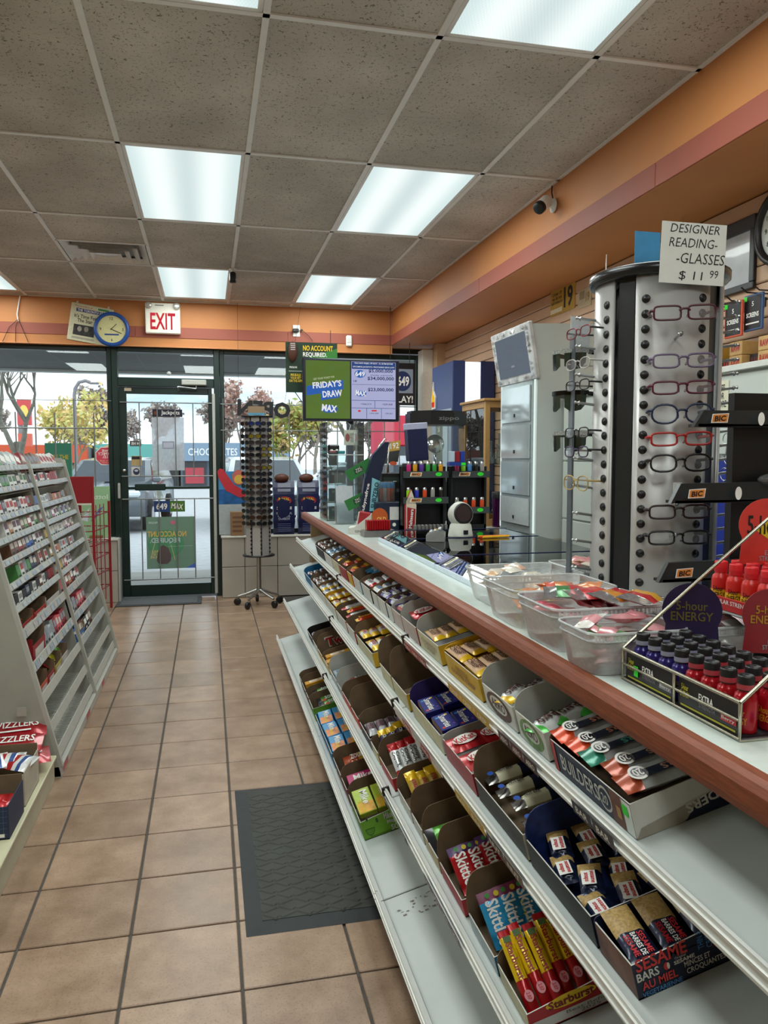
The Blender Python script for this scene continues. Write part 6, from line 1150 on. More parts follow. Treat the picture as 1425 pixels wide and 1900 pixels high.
packets(0, 1, .0, .93, [dr, br, br, br, tn, w_, w_, w_, w_, w_], .075, .15, lean=22, skew=-12)
packets(1, 1, .02, .82, [nv, w_, w_, k_, w_, w_, k_, w_, dr, dr, dr, rd], .055)
packets(2, 1, .0, .97, [bl, w_, w_, pg, w_, gy, br, tn, rd, br, tn, k_, gy, br], .05)
packets(3, 1, .0, .96, [dr, w_, k_, gy, gn, pk, w_, w_, gn, w_, bl, w_, gn, w_], .055)
packets(4, 1, .0, .92, [yl_, tn, pg, pg, gy, pg, w_, pg, gy, pk, w_, dr, w_], .055)
packets(5, 1, .0, .78, [yl_, tn, w_, tn, pg, w_, pg, br, w_, gy], .055)
packets(6, 1, .0, .52, [tn, k_, yl_, gy, rd, w_, w_], .055)
packets(7, 1, .0, .62, [rd, dr, dr, tn, dr, k_, w_], .075, .16)
packets(8, 1, .12, .62, [k_, gy, dr, rd, rd, dr], .075, .16)
packets(9, 1, .0, .62, [bl, bl, br, br, k_, k_, br], .08, .16)
packets(0, 0, .3, 1.0, [gy, gy, gn, gy, pg, pg, dr], .085, .16, lean=22, skew=-12)
packets(1, 0, .25, 1.0, [w_, k_, w_, gn, gn, w_, w_, k_, w_, w_], .06)
packets(2, 0, .3, 1.0, [w_, k_, w_, w_, w_, k_, w_, w_, dr, br], .06)
packets(3, 0, .3, .98, [w_, tn, w_, w_, br, gn, dr, w_, gn], .065)
packets(4, 0, .3, .98, [br, br, dr, br, bl, bl, k_, w_, w_], .07, .15)
packets(5, 0, .3, .98, [gn, w_, gy, gn, nv, nv, br, w_, br, w_], .065, .15)
packets(6, 0, .12, .98, [k_, w_, k_, nv, k_, w_, k_, br, w_, k_, dr, dr], .05, .2, lean=8)
packets(8, 0, .42, .98, [gy, gy, pg, gy, dr, rd, rd, dr, dr], .08, .16)
# open cartons and bags on the lower tiers
def open_box(k, bay, f0, f1, col, label, h=.09, d=.2, inside=BROWN_IN):
    a, c = ((RY0+.03, RYM-.008), (RYM+.03, RY1-.03))[bay]; z = TZ[k]; y0 = a+(c-a)*f0; y1 = a+(c-a)*f1; w = .003; m = M(col, .5, 0, .1, 30)
    t = thing('open_carton', label, 'carton', TR(fx(z)-.026, y0, z-.0255)); W = y1-y0-.004
    q = MB(); q.box(-d, 0, 0, W, 0, w, inside); q.box(-w, 0, 0, W, 0, h*.75, m); q.box(-d, -w, 0, w, 0, h, m); q.box(-d, -w, W-w, W, 0, h*1.25, inside); q.box(-d, -d+w, w, W-w, 0, h*1.25, inside); q.rect(W/2, h*.4, W*.7, h*.35, M('#c9c2bc', .5), AISLE_L, .0008); q.build('tray', t); return t
open_box(7, 0, .12, .34, '#9c2a20', 'open carton with orange packs at the near end of the eighth tier', .07)
open_box(7, 0, .36, .62, '#a5281f', 'red rimmed open carton on the eighth tier', .075); open_box(7, 0, .64, .97, '#b8b2ae', 'pale open empty carton on the eighth tier', .08)
open_box(8, 0, .14, .40, '#8f1620', 'large dark red carton of red packs on the ninth tier', .13, .2)
for i, c in enumerate(('#c96a20', '#7c1a1e', '#d8d0b0', '#4a7a2a')): open_box(9, 0, .1+.17*i, .26+.17*i, ('#b8482a', '#8f1a1e', '#a8963a', '#b8b0a8')[i], ('orange', 'red', 'cream', 'green')[i]+' snack carton in the bottom stocked tier of the near bay', .085)
open_box(9, 1, .02, .3, '#2a6aa8', 'blue carton at the near end of the tenth tier, far bay', .08)
for i, (c, nm) in enumerate((('#2a62b8', 'blue'), ('#4a9a1c', 'green'), ('#b8b41e', 'yellow'), ('#b81e24', 'red'), ('#c9701e', 'orange'), ('#b3161d', 'crimson'))):
    w = wrapper(.13, .10, .035, foil(c), [(.35, .65, foil('#e4e0d8' if i % 2 else '#1c3f7a'))], (), .014, 7, 5); y = RY0+.95-.145*i; z = TZ[9]+.055
    if i < 5: tag(w.build('snack_bag', None, TR(fx(z)-.085, y, z) @ RZ(90) @ RX(35) @ RY(12)), nm+' shiny snack bag sticking out of the bottom stocked tier', 'bag', 'snack bags on the lower tier')
w = wrapper(.2, .12, .04, foil('#a3141c'), [(.3, .6, foil('#d8d4d0'))], [('t', 'Maynards', 0, 0, .5, .3, wt)], .014, 8, 5); tag(w.build('snack_bag', None, TR(fx(.5)-.12, RY0+.30, .60) @ RZ(90) @ RX(20)), 'red foil bag in the large dark red carton on the ninth tier', 'bag')
w = wrapper(.11, .07, .03, foil('#c9701e'), [(.3, .6, foil('#e0c8a0'))], (), .01, 6, 4); tag(w.build('snack_bag', None, TR(fx(.63)-.10, RY0+.245, .665) @ RZ(80) @ RX(15)), 'orange foil pack in the nearest carton of the eighth tier', 'bag')
q = MB(); q.box(-.02, .02, -.001, 0, -.02, .02, M('#a8a498', .5)); tag(q.build('cover_plate', None, TR(-.80, RY0-.0185, .315)), 'small square cream cover plate on the rack end panel', 'plate')
# ---- low cream deck and its stock
deck = thing('low_deck', 'low cream gondola base deck along the near left', 'shelf', TR(0, 0, 0)); DC = M('#cfcba9', .35, 0, .05, 6, 0, .2)
q = MB(); q.box(-1.35, -.662, -1.2, 3.50, .102, .116, DC, .004); q.build('deck_top', deck)
q = MB(); q.box(-1.35, -.672, -1.2, 3.495, 0, .102, M('#b9b29a', .5, 0, .1, 6), .002); q.build('kick_panel', deck)
q = MB(); q.box(-1.36, -1.33, -1.2, 3.50, .116, 1.35, RK); q.build('back_board', deck)
def pt3(px, py, z): return at(px, py, 'z', z)
tw_ = foil('#a01420')
for i, (px, py, z, rz, rx) in enumerate(((36, 1345, .24, 10, 12), (28, 1372, .215, 4, 10), (40, 1398, .175, 14, 6), (10, 1330, .225, -20, 14))):
    p = pt3(px, py, z); w = wrapper(.30, .15, .035, tw_, (), [('t', 'TWIZZLERS', .05, .05, .7, .34, wt), ('o', -.3, -.2, .14, .3, M('#5a2a6a', .4)), ('r', .0, -.3, .6, .08, wt)], .016, 12, 6)
    tag(w.build('licorice_bag', None, TR(p.x-.03, p.y-.06, p.z) @ RZ(rz) @ RX(rx)), ('top red licorice bag lettered in white on the low deck pile', 'second red licorice bag in the low deck pile', 'lowest red licorice bag draped at the pile edge', 'red licorice bag at the left edge of the pile')[i], 'bag', 'red licorice bags')
p = pt3(20, 1400, .13); q = MB(); q.box(-.22, .06, -.1, .12, 0, .05, M('#8f1a1e', .5), .003); tag(q.build('red_carton', None, TR(p.x, p.y, .1165)), 'flat dark red carton under the licorice bags', 'carton')
def deckbox(px, py, w, d, h, col, label, art=None):
    p = pt3(px, py, .117); t = thing('open_carton', label, 'carton', TR(p.x, p.y, .1165)); m = M(col, .6, 0, .08, 30); q = MB(); e = .003
    q.box(-w, 0, 0, d, 0, e, BROWN_IN); q.box(-e, 0, 0, d, 0, h, m); q.box(-w, -e, 0, e, 0, h*.95, m); q.box(-w, -e, d-e, d, 0, h*1.2, BROWN_IN); q.box(-w, -w+e, e, d-e, 0, h*1.2, BROWN_IN)
    if art: art(q, w, h)
    q.build('tray', t); return p
p = deckbox(47, 1497, .30, .24, .13, '#b8b0a0', 'open brown carton of white and red packets on the low deck')
for i in range(5):
    w = wrapper(.13, .09, .03, FW_, [(.2, .45, FR_), (.6, .75, foil('#3a5a9a'))], (), .012, 6, 4); tag(w.build('snack_bag', None, TR(p.x-.05-.05*i, p.y+.14+.02*(i % 2), .235+.004*i) @ RZ(25*i-30) @ RX(18)), 'white packet with red and blue bands in the open brown carton', 'bag', 'white packets in the brown carton')
def grid(q, w, h):
    for i in range(5): q.rect(-w/2, h*(.15+.17*i), w*.96, .0015, M('#4a5a8a', .5), FRONT, .0006); 
    for i in range(9): q.rect(-w*(.06+.11*i), h*.5, .0015, h*.9, M('#4a5a8a', .5), FRONT, .0006)
    q.rect(-w*.25, h*.12, w*.4, h*.1, wt, FRONT, .001); q.rect(-w*.5, h*.55, w*.6, .004, M('#c02a6a', .5), FRONT, .001)
p = deckbox(18, 1557, .30, .21, .12, '#1d2a4a', 'navy carton with a grid print nearest on the low deck', grid)
for i in range(3): w = wrapper(.14, .08, .03, FR_, [(.4, .6, FG)], (), .012, 6, 4); tag(w.build('snack_bag', None, TR(p.x-.09-.05*i, p.y+.12, .20) @ RZ(20*i) @ RX(15)), 'red packet with a green band in the navy grid carton', 'bag', 'red packets in the navy carton')
# ================================================================= storefront corner
# red wire stand
rr = thing('wire_stand', 'red wire floor stand with a red sign board beside the left window', 'display stand', TR(0, 7.15, 0)); RW = M('#8f1620', .4)
q = MB(); q.box(-1.26, -.985, -.006, .006, 1.0, 1.235, RW, .003); q.build('sign_board', rr)
q = MB(); q.box(-1.24, -1.0, -.012, .012, .985, 1.0, M('#d8d4c8', .4)); q.build('sign_channel', rr)
for x, y in ((-.99, 0), (-1.24, 0), (-.90, .35), (-1.15, .35)): q = MB(); q.box(x-.011, x+.011, y-.011, y+.011, 0, 1.235 if y == 0 else 1.0, RW, .003); q.build('post', rr)
for z in (.2, .35, .5, .62, .75, .88):
    q = MB(); q.tube([(-.99, 0, z), (-.90, .35, z+.02), (-1.15, .35, z+.02), (-1.24, 0, z)], .005, RW, 6, True)
    for i in range(5): f = i/5; q.tube([(-1.24+.25*f, 0, z), (-1.15+.25*f, .35, z+.02)], .003, M('#c9c6c0', .3, .6), 4)
    q.build('wire_shelf', rr)
for i in range(3): q = MB(); x = -.975+.02*i; q.tube([(x, .06+.1*i, .1), (x, .06+.1*i, .98)], .004, RW, 5); q.build('wire_upright', rr)
# green poster standing on the left ledge
q = MB(); q.box(-1.22, -.93, 7.86, 7.866, .625, 1.12, M('#8db58a', .6, 0, .05, 4)); F2 = TR(0, 7.86, 0) @ FRONT; q.text('lotto', -1.03, 1.02, -.16, .05, M('#c4d8c0', .6), F2, .001, .02); q.poly([(-1.12, .78), (-1.06, .82), (-.99, .93), (-1.04, .9), (-1.08, .83)], M('#4a6aa8', .6), F2, .001); q.poly([(-1.2, .8), (-1.12, .92), (-1.14, .78)], M('#c8d0d8', .6), F2, .001); tag(q.build('lotto_poster', None), 'pale green lottery poster seen from behind on the left window ledge', 'poster')
q = MB(); q.box(0, .12, 0, .05, 0, .03, M('#7a5a3a', .7), .003); tag(q.build('small_carton', None, TR(-1.12, 7.79, .6205)), 'small flat brown carton on the left window ledge', 'carton')
# octagonal sticker
x, z = wp(195, 846, YW+.004); q = MB(); oc8 = [(.095*math.cos(R(22.5+45*i)), .095*math.sin(R(22.5+45*i))) for i in range(8)]; q.prism(oc8, 0, .0012, wt, FRONT); q.prism([(a*.92, b*.92) for a, b in oc8], .0012, .002, M('#d8455a', .5), FRONT); Fm = FRONT @ Matrix.Scale(-1, 4, (1, 0, 0)); q.text('WE\nEXPECT\nI.D.', 0, .02, .13, .085, wt, Fm, .0028, .02); q.text("IT'S THE\nLAW", 0, -.055, .1, .03, M('#e8b8a0', .5), Fm, .0028); tag(q.build('stop_sticker', None, TR(x, YW, z)), 'red octagonal sticker with mirrored white lettering on the left window', 'sticker')
# door posters (seen from behind, lettering mirrored)
def glass_poster(label, px0, py0, px1, py1, m, art, Y=YW-.004, name='poster'):
    a = at(px0, py1, 'y', Y); b = at(px1, py0, 'y', Y); w, h = b.x-a.x, b.z-a.z; q = MB(); q.box(-w/2, w/2, -.0008, .0008, -h/2, h/2, m); q.M = FRONT; art(q, w, h); tag(q.build(name, None, TR((a.x+b.x)/2, Y, (a.z+b.z)/2)), label, 'poster')
mir = Matrix.Scale(-1, 4, (1, 0, 0))
def art_foot(q, w, h):
    g2 = M('#4f8f68', .6); q.oval(-w*.1, -h*.02, w*.75, h*.55, g2, UP, .0012)
    q.text('NO ACCOUNT', w*.08, h*.17, w*.8, h*.11, M('#d9b45a', .6), mir, .002, .02); q.text('REQUIRED.', w*.12, h*.04, w*.62, h*.11, M('#c3cfd8', .6), mir, .002, .02); q.text('PROLINE', -w*.36*-1, h*.39, w*.18, h*.04, M('#c8d8d0', .6), mir, .002); q.rect(w*.2, -h*.07, w*.5, .003, M('#a8c8b8', .6), UP, .002)
    q.text('PRE-BUILD\nYOUR BET\nON THE APP', w*.28*1, -h*.22, w*.28, h*.16, M('#d9c48a', .6), mir, .002); q.poly([(w*.06+x_*w, -h*.25+z_*h) for x_, z_ in ((-.36, -.1), (-.34, .05), (-.28, .17), (-.22, .21), (-.12, .15), (-.06, .02), (-.07, -.1), (-.14, -.16), (-.3, -.16))], M('#5a4a4a', .6), UP, .0024); q.tube([(-w*.42, -h*.3, .003), (-w*.33, 0, .003)], .003, M('#d8cf8a', .6), 4); q.tube([(w*.08, -h*.34, .003), (w*.0, -.02, .003)], .003, M('#d8cf8a', .6), 4); q.oval(w*.05, h*.39, w*.1, h*.08, M('#c86a86', .6), UP, .002); q.poly([(w*.3, -h*.5), (w*.5, -h*.5), (w*.5, -h*.4)], M('#4a6ac8', .6), UP, .002)
glass_poster('green football poster with mirrored lettering low on the door', 273, 958, 361, 1056, M('#6f8f7c', .7, 0, .04, 4, 0, 0, .0), art_foot)
glass_poster('blue and green lottery sticker pair on the door', 286, 929, 343, 950, M('#1d3f7a', .5), lambda q, w, h: (q.rect(w*.25, 0, w*.48, h*.96, M('#4a7a1e', .5), UP, .0012), q.text('649', -w*.25, 0, w*.36, h*.6, wt, UP, .002, .03), q.text('MAX', w*.25, 0, w*.38, h*.5, wt, UP, .002, .03, -8)), name='lottery_sticker')
glass_poster('black sticker lettered jackpots on the upper door', 283, 760, 338, 773, M('#14142a', .5), lambda q, w, h: (q.text('Jackpots', w*.1, 0, w*.62, h*.7, wt, UP, .002, .01), q.oval(-w*.39, 0, w*.12, h*.6, M('#7a3a26', .5), UP, .0016)), name='jackpot_sticker')
glass_poster('pale translucent poster in the upper door glass', 283, 775, 341, 873, POSTERGLASS, lambda q, w, h: (q.rect(0, -h*.02, w*.36, h*.14, M('#8d93a8', .7), UP, .0016), q.rect(0, -h*.02, w*.3, h*.1, M('#b8bccc', .7), UP, .002)))
glass_poster('small cream sticker on the door by the handle', 244, 846, 263, 864, M('#b59a6a', .6), lambda q, w, h: (q.rect(0, h*.3, w*.9, h*.3, M('#2a2020', .6), UP, .0012),), name='door_sticker')
glass_poster('white square sticker with a dark round emblem on the door', 244, 866, 262, 884, M('#c9c6c4', .6), lambda q, w, h: (q.oval(0, 0, w*.66, h*.7, M('#26304a', .6), UP, .0012), q.oval(0, .1*h, w*.4, h*.24, M('#b8bcc8', .6), UP, .002)), name='door_sticker')
glass_poster('grey sticker reading 24 HR on the door', 241, 818, 262, 828, M('#4a4c50', .6), lambda q, w, h: (q.text('24 HR', 0, 0, w*.8, h*.6, wt, mir, .002),), name='door_sticker')
# door mat and rubber floor mat
q = MB(); q.box(-.87, -.08, 7.50, 7.90, 0.0005, .012, M('#4a4c50', .9, 0, .2, 200, .5), .004); q.box(-.83, -.12, 7.53, 7.87, .012, .015, M('#5d6064', .95, 0, .3, 300, .6), .002); tag(q.build('door_mat', None), 'flat grey door mat in front of the glass door', 'mat')
mat_ = thing('floor_mat', 'black rubber floor mat with woven relief beside the candy shelves', 'mat', TR(0, 0, .0005)); RB = M('#2f3234', .75, 0, .1, 30); RB2 = M('#3b3c38', .8, 0, .15, 12, .2)
mx0, mx1, my0, my1 = .088, .72, 2.205, 3.222
q = MB(); e = .05; v = [(mx0, my0, 0), (mx1, my0, 0), (mx1, my1, 0), (mx0, my1, 0), (mx0+e, my0+e, .012), (mx1-e, my0+e, .012), (mx1-e, my1-e, .012), (mx0+e, my1-e, .012)]; q.add(v, [(0, 1, 5, 4), (1, 2, 6, 5), (2, 3, 7, 6), (3, 0, 4, 7), (4, 5, 6, 7), (3, 2, 1, 0)], RB); q.build('bevel_border', mat_)
q = MB(); q.box(mx0+e, mx1-e, my0+e, my1-e, .0105, .0135, RB2)
a = .0
sx, sy = .052, .034
for i in range(int((mx1-mx0-2*e)/sx)):
    for j in range(int((my1-my0-2*e)/sy)):
        cx_, cy_ = mx0+e+sx*(i+.5), my0+e+sy*(j+.5); an = 25 if (i+j) % 2 else -35; o = q.M; q.M = TR(cx_, cy_, .0135) @ RZ(an); l, w_0 = .026, .0095; q.add([(-l, -w_0, 0), (l, -w_0, 0), (l, w_0, 0), (-l, w_0, 0), (-l+.004, -w_0+.004, .003), (l-.004, -w_0+.004, .003), (l-.004, w_0-.004, .003), (-l+.004, w_0-.004, .003)], [(4, 5, 6, 7), (0, 1, 5, 4), (1, 2, 6, 5), (2, 3, 7, 6), (3, 0, 4, 7)], RB2); q.M = o
o = q.build('woven_relief', mat_)
# wall clock, newspaper sign, exit sign, outlet, sensor
YB = YF-.0065
cx_, cz = at(208, 612, 'y', YB).x, at(208, 612, 'y', YB).z; ck = thing('wall_clock', 'round blue rimmed wall clock with a cream face over the window', 'clock', TR(cx_, YB-.012, cz) @ RX(90) )
q = MB(); q.lathe([(0, 0), (.155, 0), (.165, .015), (.16, .035), (.14, .045), (.128, .03)], M('#1f4f9a', .35), 40, cap=False); q.build('rim', ck); q = MB(); q.lathe([(0, .025), (.13, .025)], M('#d8d29a', .5), 36, cap=False); q.build('face', ck)
q = MB(); 
for s, a in (('12', 90), ('3', 0), ('6', -90), ('9', 180)): q.text(s, .1*math.cos(R(a)), .1*math.sin(R(a)), None, .026, INK, UP, .027, .01)
q.rect(0, -.05, .13, .014, M('#2a4a8a', .5), UP, .027); q.build('numerals', ck)
q = MB(); q.poly([(-.01, -.008), (.048, .048), (.044, .052), (-.014, -.004)], INK, UP, .029); q.poly([(-.01, .006), (.09, -.036), (.088, -.042), (-.012, 0)], INK, UP, .031); q.build('hands', ck)
ns = thing('newspaper_sign', 'tilted cream newspaper sign behind the blue clock', 'sign', TR(at(168, 602, 'y', YB).x, YB-.004, at(168, 602, 'y', YB).z) @ RY(9)); NSM = M('#d3cfae', .5)
q = MB(); q.box(-.19, .19, -.004, .004, -.175, .175, NSM, .003); q.build('board', ns); q = MB(); B = TR(0, -.004, 0) @ FRONT; q.text('THE TORONTO STAR', 0, .115, .26, .022, wt, B, .002); q.rect(0, .115, .28, .032, M('#2a3f7a', .5), B, .001); q.text("It's Time For\nThe Star", -.05, .04, .2, .075, INK, B, .001, .015); q.rect(-.05, -.07, .19, .1, M('#2e2e2e', .5, 0, .6, 40), B, .001); q.oval(-.09, -.06, .04, .05, M('#9a9488', .5), B, .0016); q.oval(-.03, -.055, .04, .05, M('#8a8478', .5), B, .0016); q.text('The world is at', -.08, .15, .16, .014, M('#b83a2a', .5), B, .001); q.rect(.1, .15, .1, .018, M('#3a8a4a', .5), B, .001); q.rect(-.05, -.145, .2, .02, M('#a8a490', .5), B, .001); q.build('print', ns)
for x in (-.14, .14): q = MB(); q.cbox((x, 0, .185), (.02, .004, .02), M('#c9c6b0', .5), .004); q.build('hook_tab', ns)
a = at(271, 618, 'y', YB); b = at(334, 559, 'y', YB); ex = thing('exit_sign', 'lit white exit sign with red letters and two small spot lamps', 'exit sign', TR((a.x+b.x)/2, YB-.06, (a.z+b.z)/2-.02)); w, h = b.x-a.x, b.z-a.z-.03
q = MB(); q.box(-w/2, w/2, 0, .058, -h/2, h/2, M('#d8d6c8', .4, 0, .03, 40, 0, 0, .25), .006); q.build('housing', ex); q = MB(); q.text('EXIT', 0, -.03, w*.72, h*.55, emit('exit_red', lin('#e0283c'), .8), FRONT, .0015, .02); q.build('letters', ex)
for s in (-1, 1): q = MB(); q.lathe([(0, 0), (.03, 0), (.034, .02), (.026, .035), (.0, .03)], M('#c9c9c2', .2, .3), 16); q.build('spot_lamp', ex, TR(s*w*.4, 0, h*.4) @ RX(90))
q = MB(); q.rect(-.03, h*.42, .08, .01, M('#8a8a86', .5), FRONT, .001); q.build('plate', ex)
o_ = at(550, 614, 'y', YB); t = thing('wall_outlet', 'white wall outlet with two black plugs on the orange band', 'outlet', TR(o_.x, YB-.006, o_.z)); q = MB(); q.box(-.035, .035, 0, .006, -.057, .057, WHITEP, .002); q.build('plate', t); q = MB(); q.cbox((-.01, -.02, .0), (.06, .04, .035), BLACKP, .006); q.build('plug', t); q = MB(); q.cbox((.05, -.012, .005), (.02, .02, .02), BLACKP, .004); q.tube([(.0, -.02, .0), (.06, -.02, .0), (.12, -.02, -.05), (.16, -.02, -.1)], .003, BLACKP, 5); q.build('cord', t)
s_ = at(647, 633, 'y', YB); q = MB(); q.box(-.03, .03, -.03, 0, -.055, .055, WHITEP, .01); q.box(-.022, .022, -.034, -.03, -.02, .03, M('#d6d6d2', .3), .004); tag(q.build('motion_sensor', None, TR(s_.x, YB, s_.z)), 'small white alarm sensor on the orange band', 'sensor')
q = MB(); p = at(37, 545, 'y', YB-.01); q.tube([(p.x, YB-.012, 2.89), (p.x-.03, YB-.014, 2.72), (p.x-.02, YB-.014, 2.66)], .006, WHITEP, 6); 
for dx in (-.16, -.05, .06): q.tube([(p.x-.02, YB-.016, 2.68), (p.x-.02+dx*.5, YB-.02, 2.6), (p.x+dx, YB-.02, 2.47)], .003, M('#2a1a1a', .5), 5)
tag(q.build('loose_cables', None), 'white cable ending in dark loose wires at the left of the orange band', 'cable')
c_ = at(432, 514, 'z', 2.83); cc = thing('ceiling_camera', 'small black security camera hanging from the ceiling grid', 'camera', TR(c_.x, c_.y, 2.83)); q = MB(); q.lathe([(0, -.045), (.025, -.045), (.028, -.02), (.026, .03), (.012, .04)], BLACKP, 16); q.build('body', cc); q = MB(); q.lathe([(.01, .03), (.01, .055), (.03, .06), (.03, .066), (0, .066)], WHITEP, 14); q.build('mount', cc)
wc = at(1030, 382, 'x', SOFX); cm = thing('wall_camera', 'white bullet security camera with a black face on the soffit', 'camera', TR(SOFX-.0065, wc.y, wc.z)); q = MB(); q.lathe([(0, 0), (.038, 0), (.038, .008), (.015, .014), (.012, .05)], WHITEP, 20); q.build('mount', cm, RY(-90)); X = TR(-.075, -.02, -.005) @ RZ(25) @ RY(-128)
q = MB(); q.lathe([(0, -.05), (.03, -.05), (.034, -.04), (.034, .02)], WHITEP, 20, cap=False); q.build('body', cm, X); q = MB(); q.lathe([(.034, .02), (.034, .045), (.03, .05), (0, .05)], BLACKP, 20); q.build('lens_face', cm, X); q = MB(); q.tube([(-.005, 0, .03), (-.01, .01, .07), (-.004, .02, CEIL-wc.z-.01)], .004, BLACKP, 5); q.build('cable', cm)
# hanging OPEN sign
op = thing('open_sign', 'black cut-out OPEN sign hanging backwards in the right window', 'sign', TR(.55, 7.72, 1.875) @ RY(3)); q = MB(); v, f, tw2, th2 = text_geo('OPEN', .045); kx, ky = .52/tw2, .16/th2
q.add([(-a_*kx, 0, b_*ky) for a_, b_ in v], f, BLACKP); q.add([(-a_*kx, .012, b_*ky) for a_, b_ in v], [tuple(reversed(g_)) for g_ in f], BLACKP)
ed = {}
for g_ in f:
    for i in range(len(g_)): e_ = (g_[i], g_[(i+1) % len(g_)]); ed[e_] = 1
for (i, j) in list(ed):
    if (j, i) not in ed: q.add([(-v[i][0]*kx, 0, v[i][1]*ky), (-v[j][0]*kx, 0, v[j][1]*ky), (-v[j][0]*kx, .012, v[j][1]*ky), (-v[i][0]*kx, .012, v[i][1]*ky)], [(0, 1, 2, 3), (3, 2, 1, 0)], BLACKP)
q.build('letters', op); q = MB(); q.tube([(-.25, .006, .08), (-.30, .03, 1.03)], .0015, BLACKP, 4); q.build('hanging_cord', op); q = MB(); q.tube([(.2, .006, .08), (.27, .03, .6), (.32, .05, 1.04)], .0015, BLACKP, 4); q.build('hanging_cord', op)
# sunglasses floor stand
sp = thing('sunglasses_stand', 'tall revolving sunglasses stand on a five-arm castor base', 'display stand', TR(.455, 7.30, 0)); PX, PY = .455, 7.30
for k in range(5):
    a = 72*k+20; q = MB(); q.tube([(.02, 0, .15), (.12, 0, .11), (.20, 0, .085)], .016, STEEL, 8, False, .7); q.build('base_arm', sp, RZ(a)); q = MB(); q.lathe([(0, -.012), (.03, -.014), (.034, -.01), (.034, .01), (.03, .014), (0, .012)], BLACKP, 14, (0, 0, 0)); q.build('castor', sp, RZ(a) @ TR(.21, 0, .0345) @ RX(90)); 
q = MB(); q.tube([(0, 0, .12), (0, 0, .50)], .022, STEEL, 12); q.build('pole', sp); q = MB(); q.lathe([(0, .475), (.15, .475), (.15, .488), (0, .488)], BLACKP, 28); q.build('lower_plate', sp); q = MB(); q.lathe([(0, 1.77), (.15, 1.77), (.15, 1.785), (0, 1.785)], BLACKP, 28); q.build('upper_plate', sp)
for k in range(8):
    a = -103+45*k; q = MB(); q.box(-.003, .0, -.038, .038, .488, 1.77, PANEL); p_ = q.build('panel', sp, RZ(a) @ TR(.112, 0, 0)); 
    if k in (0, 7, 1):
        q = MB()
        for i in range(34): q.cbox((.002, .043, .52+.0365*i), (.012, .012, .014), BLACKP)
        q.build('slot_column', sp, RZ(a) @ TR(.112, 0, 0))['kind'] = 'stuff'
q = MB(); q.box(-.075, .075, -.004, .004, 0, .085, M('#9a8264', .6)); q.box(-.075, .075, -.005, .004, 0, .025, M('#5a9ab8', .5)); q.build('header_card', sp, TR(-.01, -.05, 1.787))
SG2 = {}
def sung(col, lens): 
    k = (col, lens)
    if k not in SG2: SG2[k] = glasses(.052, .036, col, 2.6, .0026, M(lens, .06, .3), .05)
    return SG2[k]
SC = [('#101014', '#1a1c22'), ('#15151a', '#2a3a78'), ('#1a1410', '#3a2a22'), ('#2a2418', '#8a7a20'), ('#0e0e12', '#26262a'), ('#1c1a20', '#3f3a3a'), ('#241812', '#4a2e22'), ('#101014', '#14202c')]
NMS = {'#1a1c22': 'black', '#2a3a78': 'blue mirrored', '#3a2a22': 'brown', '#8a7a20': 'yellow lensed', '#26262a': 'glossy black', '#3f3a3a': 'grey', '#4a2e22': 'tortoise', '#14202c': 'dark blue'}
for col_i, da in ((0, 0), (1, 45), (7, -45)):
    for i in range(17):
        z = 1.71-.0575*i; c = [SC[0], SC[4], SC[5], SC[2], SC[7], SC[4], SC[6], SC[5]][(i*3+col_i*5+(i*i) % 4) % 8]
        if col_i == 0 and i == 0: c = SC[1]
        if col_i == 0 and i == 2: c = SC[3]
        if col_i == 1 and i in (4, 5, 7): c = SC[3]
        X = TR(PX, PY, z) @ RZ(-103+da) @ TR(.112+.03, 0, 0) @ Matrix(((0, 0, 1, 0), (1, 0, 0, 0), (0, 1, 0, 0), (0, 0, 0, 1)))
        put_glasses(sung(*c), X, '%s sunglasses, row %s of the %s column of the floor stand' % (NMS[c[1]], ('one two three four five six seven eight nine ten eleven twelve thirteen fourteen fifteen sixteen seventeen'.split())[i], {0: 'front', 1: 'right', 7: 'left', 2: 'far right'}[col_i]), 'sunglasses', 'sunglasses on the floor stand', 'sunglasses')
